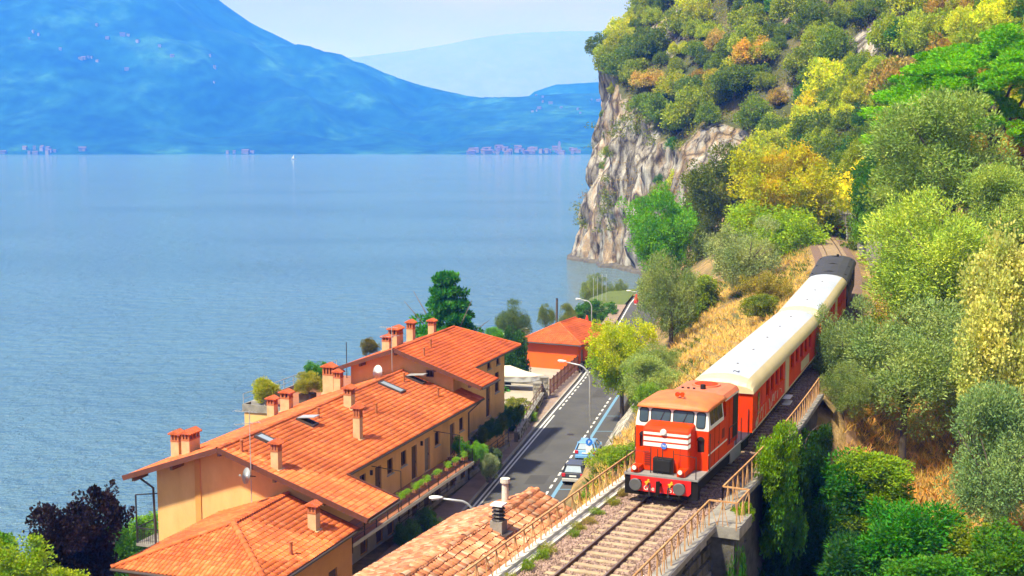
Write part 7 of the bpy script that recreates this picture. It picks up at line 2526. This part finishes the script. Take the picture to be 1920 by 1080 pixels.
def s_left(rr):
    y = rr.uniform(66, 150)
    a, b = rl(y) + 9.8, track_x(y) - 2.5
    x = rr.uniform(a, b)
    if noise.noise(Vector((x * .15, y * .15, 1))) < -.35:
        return None
    return (x, y, gz(x, y) - .06)


def s_right(rr):
    y = rr.uniform(50, 104)
    x = rr.uniform(track_x(y) + 4.0, track_x(y) + 22)
    if x / y > .44 or (not (17.5 < x < 27 and 57 < y < 79) and noise.noise(Vector((x * .13, y * .13, 5))) < .05) or (y < 66 and x < track_x(y) + 6.5):
        return None
    return (x, y, gz(x, y) - .06)


tag(blades('dry_grass', 42000, s_left, .25, .75, .020, (0.80, 0.54, 0.21), 4), 'golden dry grass on the slope between road and railway', 'grass')
tag(blades('golden_grass', 34000, s_right, .35, .95, .022, (0.70, 0.42, 0.13), 5, lean=.6), 'long golden grass on the bank right of the railway', 'grass')


def s_low(rr):
    if rr.rand() < .5:
        y = rr.uniform(60, 150)
        x = rr.uniform(rl(y) + 9.6, track_x(y) - 2.4)
        if noise.noise(Vector((x * .12, y * .12, 8))) < .18:
            return None
    else:
        y = rr.uniform(46, 128)
        x = rr.uniform(track_x(y) + 3.2, track_x(y) + 26)
        if x / y > .44 or (17.5 < x < 27 and 57 < y < 79) or noise.noise(Vector((x * .1, y * .1, 12))) < (-.1 if y < 68 else .08):
            return None
    return (x, y, gz(x, y) - .05)


tag(blades('undergrowth', 26000, s_low, .2, .6, .055, (0.085, 0.17, 0.02), 6, 'leaf', .8), 'low green undergrowth on the banks beside the railway', 'undergrowth')


def s_shore(rr):
    y = rr.uniform(48, 150)
    xs_ = interp(SHORE, y)
    x = rr.uniform(xs_, xs_ + 9)
    return (x, y, gz(x, y) - .05)


tag(blades('shore_plants', 9000, s_shore, .2, .7, .06, (0.08, 0.22, 0.02), 7, 'leaf', .8), 'low green plants along the lake bank behind the houses', 'plants')
def bank_scrub(name, n, seed, colr, size, thr):
    rr = random.Random(seed)
    P = []
    k = 0
    while k < n:
        y = rr.uniform(46, 132)
        x = rr.uniform(track_x(y) + 3.4, track_x(y) + 30)
        if x / y > .445 or (17.5 < x < 27 and 57 < y < 79) or noise.noise(Vector((x * .11 + seed, y * .11, 3))) < thr:
            continue
        z = gz(x, y)
        w = rr.uniform(.4, .95)
        for _ in range(46):
            P.append((x + rr.gauss(0, w * .55), y + rr.gauss(0, w * .55), z + abs(rr.gauss(0, w * .5))))
        k += 1
    P = np.array(P)
    D = rng.normal(size=P.shape)
    D[:, 2] = np.abs(D[:, 2]) + .2
    v, q4 = leaf_cloud(P, D, size, size * .36, rng)
    o = stuff(link(name, np_mesh(name, v, q4, 'leaf')))
    o.color = (*colr, 1)
    return o


tag(bank_scrub('bank_scrub', 900, 3, (0.13, 0.21, 0.025), .21, -.05), 'low green scrub on the bank right of the railway', 'scrub')
tag(bank_scrub('ochre_scrub', 420, 17, (0.36, 0.27, 0.06), .20, .10), 'ochre and straw-coloured scrub on the bank right of the railway', 'scrub')
# trodden earth path climbing the far side of the gully
PT = [(20.9, 77.8), (20.3, 75.5), (20.2, 73.0), (19.6, 70.5), (19.3, 68.0), (18.6, 65.5)]
pts_ = catmull(np.array([(a, b, 0) for a, b in PT]), 5)
pm = MB()
n_ = len(pts_)
pm.add([(p_[0] - .38, p_[1], ground(p_[0] - .38, p_[1]) + .14) for p_ in pts_] + [(p_[0] + .38, p_[1], ground(p_[0] + .38, p_[1]) + .14) for p_ in pts_], [(i, i + n_, i + n_ + 1, i + 1) for i in range(n_ - 1)])
struct(pm.build('footpath', 'path_earth'))

# weeds along the track
random.seed(55)
for i, s in enumerate((-1.2, 0.3, 1.4, 2.1, 4.1, 4.9, 5.8, 6.9, 8.4, 9.6)):
    t_ = -1.85 + random.uniform(-.12, .12)
    w_ = tag(empty('weed_tuft', off(S_REF + s, t_, -.22)), 'small dry weed tuft between the left railing and the ballast', 'weed', 'weeds beside the left railing')
    crown_obj('tuft', w_, .12, random.uniform(.2, .38), random.uniform(.2, .38), random.uniform(.18, .32), random.choice([(0.30, 0.30, 0.05), (0.36, 0.28, 0.10), (0.20, 0.30, 0.03)]), name='leaves')
    MB().tube([(0, 0, -.05), (0, 0, .15)], .02, 5).build('stem', 'bark', w_)

# ------------------------------------------------------------------ potted plants
def on_house(t, s, z):
    return Vector((HO[0] + t * math.cos(R(HA)) + s * math.sin(R(HA)), HO[1] - t * math.sin(R(HA)) + s * math.cos(R(HA)), z))


ordn = ['first', 'second', 'third', 'fourth', 'fifth', 'sixth', 'seventh', 'eighth', 'ninth', 'tenth']
for i, s in enumerate((0.25, 3.58, 4.45, 5.77, 6.69, 7.64, 9.33, 11.2, 12.64, 14.1)):
    b_ = tag(empty('flower_box', on_house(2.2, s, 9.38), HA), f'flower box on the long balcony rail, {ordn[i]} from the near end', 'flower box', 'flower boxes on the long balcony')
    MB().box(-.12, .12, -.3, .3, -.1, .1).build('box', 'pot_terracotta', b_, bevel=.01)
    crown_obj('tuft', b_, .2, .24, .42, .22, (0.26, 0.46, 0.03), 0, 'plant')
for (lb, t, s, z, r, rz, kd, col, bw) in (('grey planter with a golden-green bush on the terrace corner', -14.6, 15.9, 11.25, .95, .85, 'bush', (0.36, 0.38, 0.02), 1.2),
                                          ('planter with a deep green clipped bush at the back of the terrace', -14.6, 24.5, 11.25, 1.0, .8, 'bush', (0.08, 0.26, 0.02), 1.1),
                                          ('planter with a loose yellowish shrub in the middle of the terrace', -12.6, 19.2, 11.25, 1.0, .85, 'fern', (0.34, 0.33, 0.04), 1.0)):
    b_ = tag(empty('terrace_planter', on_house(t, s, z), HA), lb, 'planter')
    MB().box(-bw / 2, bw / 2, -bw / 2, bw / 2, 0, .7).build('tub', 'planter_grey' if 'grey' in lb else 'planter_wood', b_, bevel=.02)
    crown_obj(kd, b_, .7 + rz * .8, r, r, rz, col, None, 'bush')
for (lb, t, s, z, r, rz, kd, col) in (('leafy pot plant at the far end of the long balcony', 1.4, 15.4, 8.7, .55, .8, 'bush', (0.08, 0.26, 0.02)), ('pale bushy pot plant hanging over the balcony end', 2.2, 16.6, 8.3, .6, .65, 'fern', (0.16, 0.38, 0.03)),
                                      ('silver-flowered bush beside the end of the long balcony', 2.5, 18.3, 6.6, .65, .9, 'bush', (0.26, 0.32, 0.22)), ('dark flowering shrub below the planted balcony', 1.9, 20.4, 6.6, .8, .9, 'bush', (0.10, 0.16, 0.08))):
    b_ = tag(empty('pot_plant', on_house(t, s, z), HA), lb, 'pot plant')
    MB().loft([[(r_ * math.cos(2 * math.pi * k / 12), r_ * math.sin(2 * math.pi * k / 12), zz) for k in range(12)] for r_, zz in ((.18, 0), (.26, .42), (.28, .45))]).build('pot', 'planter_wood', b_)
    crown_obj(kd, b_, .4 + rz * .8, r, r, rz, col, None, 'foliage')
for i, s in enumerate((22.4, 23.9, 25.4, 26.9, 28.4, 29.9, 31.2)):
    b_ = tag(empty('trailing_plant', on_house(0.3, s, 8.95), HA), f'dark trailing plant in the trough of the tall house, {ordn[i]} from the near end', 'plant', 'plants in the balcony trough')
    crown_obj('bush', b_, -.1, .55, .95, .75, (0.05, 0.125, 0.022) if i % 3 else (0.10, 0.15, 0.03), -R(0), 'foliage')
    MB().tube([(0, 0, -.1), (0, 0, .3)], .03, 5).build('stem', 'bark', b_)
for i, (x, y) in enumerate(((-5.6, 76.6), (-6.6, 74.4))):
    tree('courtyard_shrub', ('small shrub in the shady court under the long balcony, nearer the camera', 'small shrub in the shady court under the long balcony, further along')[1 - i], 'shrub', x, y, 6.9, .8, .6, 'bush', (0.09, 0.20, 0.03), .05, full=True)

# ------------------------------------------------------------------ villages on the far shore
from mathutils.bvhtree import BVHTree
dg = bpy.context.evaluated_depsgraph_get()
bvh = BVHTree.FromObject(FM, dg)


def far_house_mesh(w, d, h, wallm, roofm):
    m_ = MB().box(-w / 2, w / 2, -d / 2, d / 2, -4, h)
    nw = len(m_.f)
    m_.prism([(-d / 2 - .6, h), (d / 2 + .6, h), (0, h + d * .26)], -w / 2 - .6, w / 2 + .6, 'x')
    me = bpy.data.meshes.new('far_house')
    me.from_pydata(m_.v, [], m_.f)
    me.materials.append(M[wallm])
    me.materials.append(M[roofm])
    for i, p_ in enumerate(me.polygons):
        p_.material_index = 0 if i < nw else 1
    return me


mat('far_white', (0.20, 0.17, 0.145), (0.16, 0.14, 0.12), 0.02, 0.9)
FH = [far_house_mesh(12, 10, 8, 'far_wall', 'far_roof'), far_house_mesh(16, 10, 9, 'far_white', 'far_roof'), far_house_mesh(22, 12, 10, 'far_wall', 'far_roof'), far_house_mesh(10, 9, 11, 'far_white', 'far_roof')]
rf_ = random.Random(12)


def village(n, x0, x1, y0, y1, label, group, smin=.5, smax=.9):
    k = 0
    for _ in range(n * 6):
        if k >= n:
            break
        x, y = rf_.uniform(x0, x1), y0 + (y1 - y0) * rf_.random() ** 1.4
        hit = bvh.ray_cast(Vector((x, y, 900)), Vector((0, 0, -1)))
        if hit[0] is None or hit[0].z < .5:
            continue
        o = bpy.data.objects.new('far_house', rf_.choice(FH))
        COL.objects.link(o)
        s_ = rf_.uniform(smin, smax)
        o.scale = (s_, s_, s_)
        o.location = hit[0]
        o.rotation_euler = (0, 0, rf_.uniform(-.5, .5))
        tag(o, label, 'house', group)
        k += 1


village(62, -115, 185, 3165, 3290, 'pale house in the lakeside village straight across the water', 'houses of the lakeside village', .55, .95)
village(16, -1330, -1090, 3140, 3215, 'pale house in the hamlet on the far shore at the left edge', 'houses of the left hamlet', .6, 1.0)
village(7, -800, -600, 3140, 3210, 'pale house of the few standing alone on the far shore', 'scattered houses on the far shore', .6, .9)
village(20, -1500, -900, 3780, 3960, 'pale house in the hillside village high on the blue mountain', 'houses of the hillside village', .4, .75)
village(18, 60, 330, 3900, 4640, 'pale house on the low ridge left of the cliff', 'houses on the low ridge', .4, .65)
hit = bvh.ray_cast(Vector((122, 3185, 900)), Vector((0, 0, -1)))
cz = hit[0].z if hit[0] else 2
ct = tag(empty('bell_tower', (122, 3183, max(cz, 1))), 'slender white bell tower of the village across the lake', 'tower')
MB().box(-3.2, 3.2, -3.2, 3.2, -3, 27).build('shaft', 'far_white', ct)
MB().box(-3.8, 3.8, -3.8, 3.8, 27, 28).build('cornice', 'far_white', ct)
MB().loft([[(-3.4, -3.4, 28), (3.4, -3.4, 28), (3.4, 3.4, 28), (-3.4, 3.4, 28)], [(-.2, -.2, 34), (.2, -.2, 34), (.2, .2, 34), (-.2, .2, 34)]]).build('spire', 'far_roof', ct)
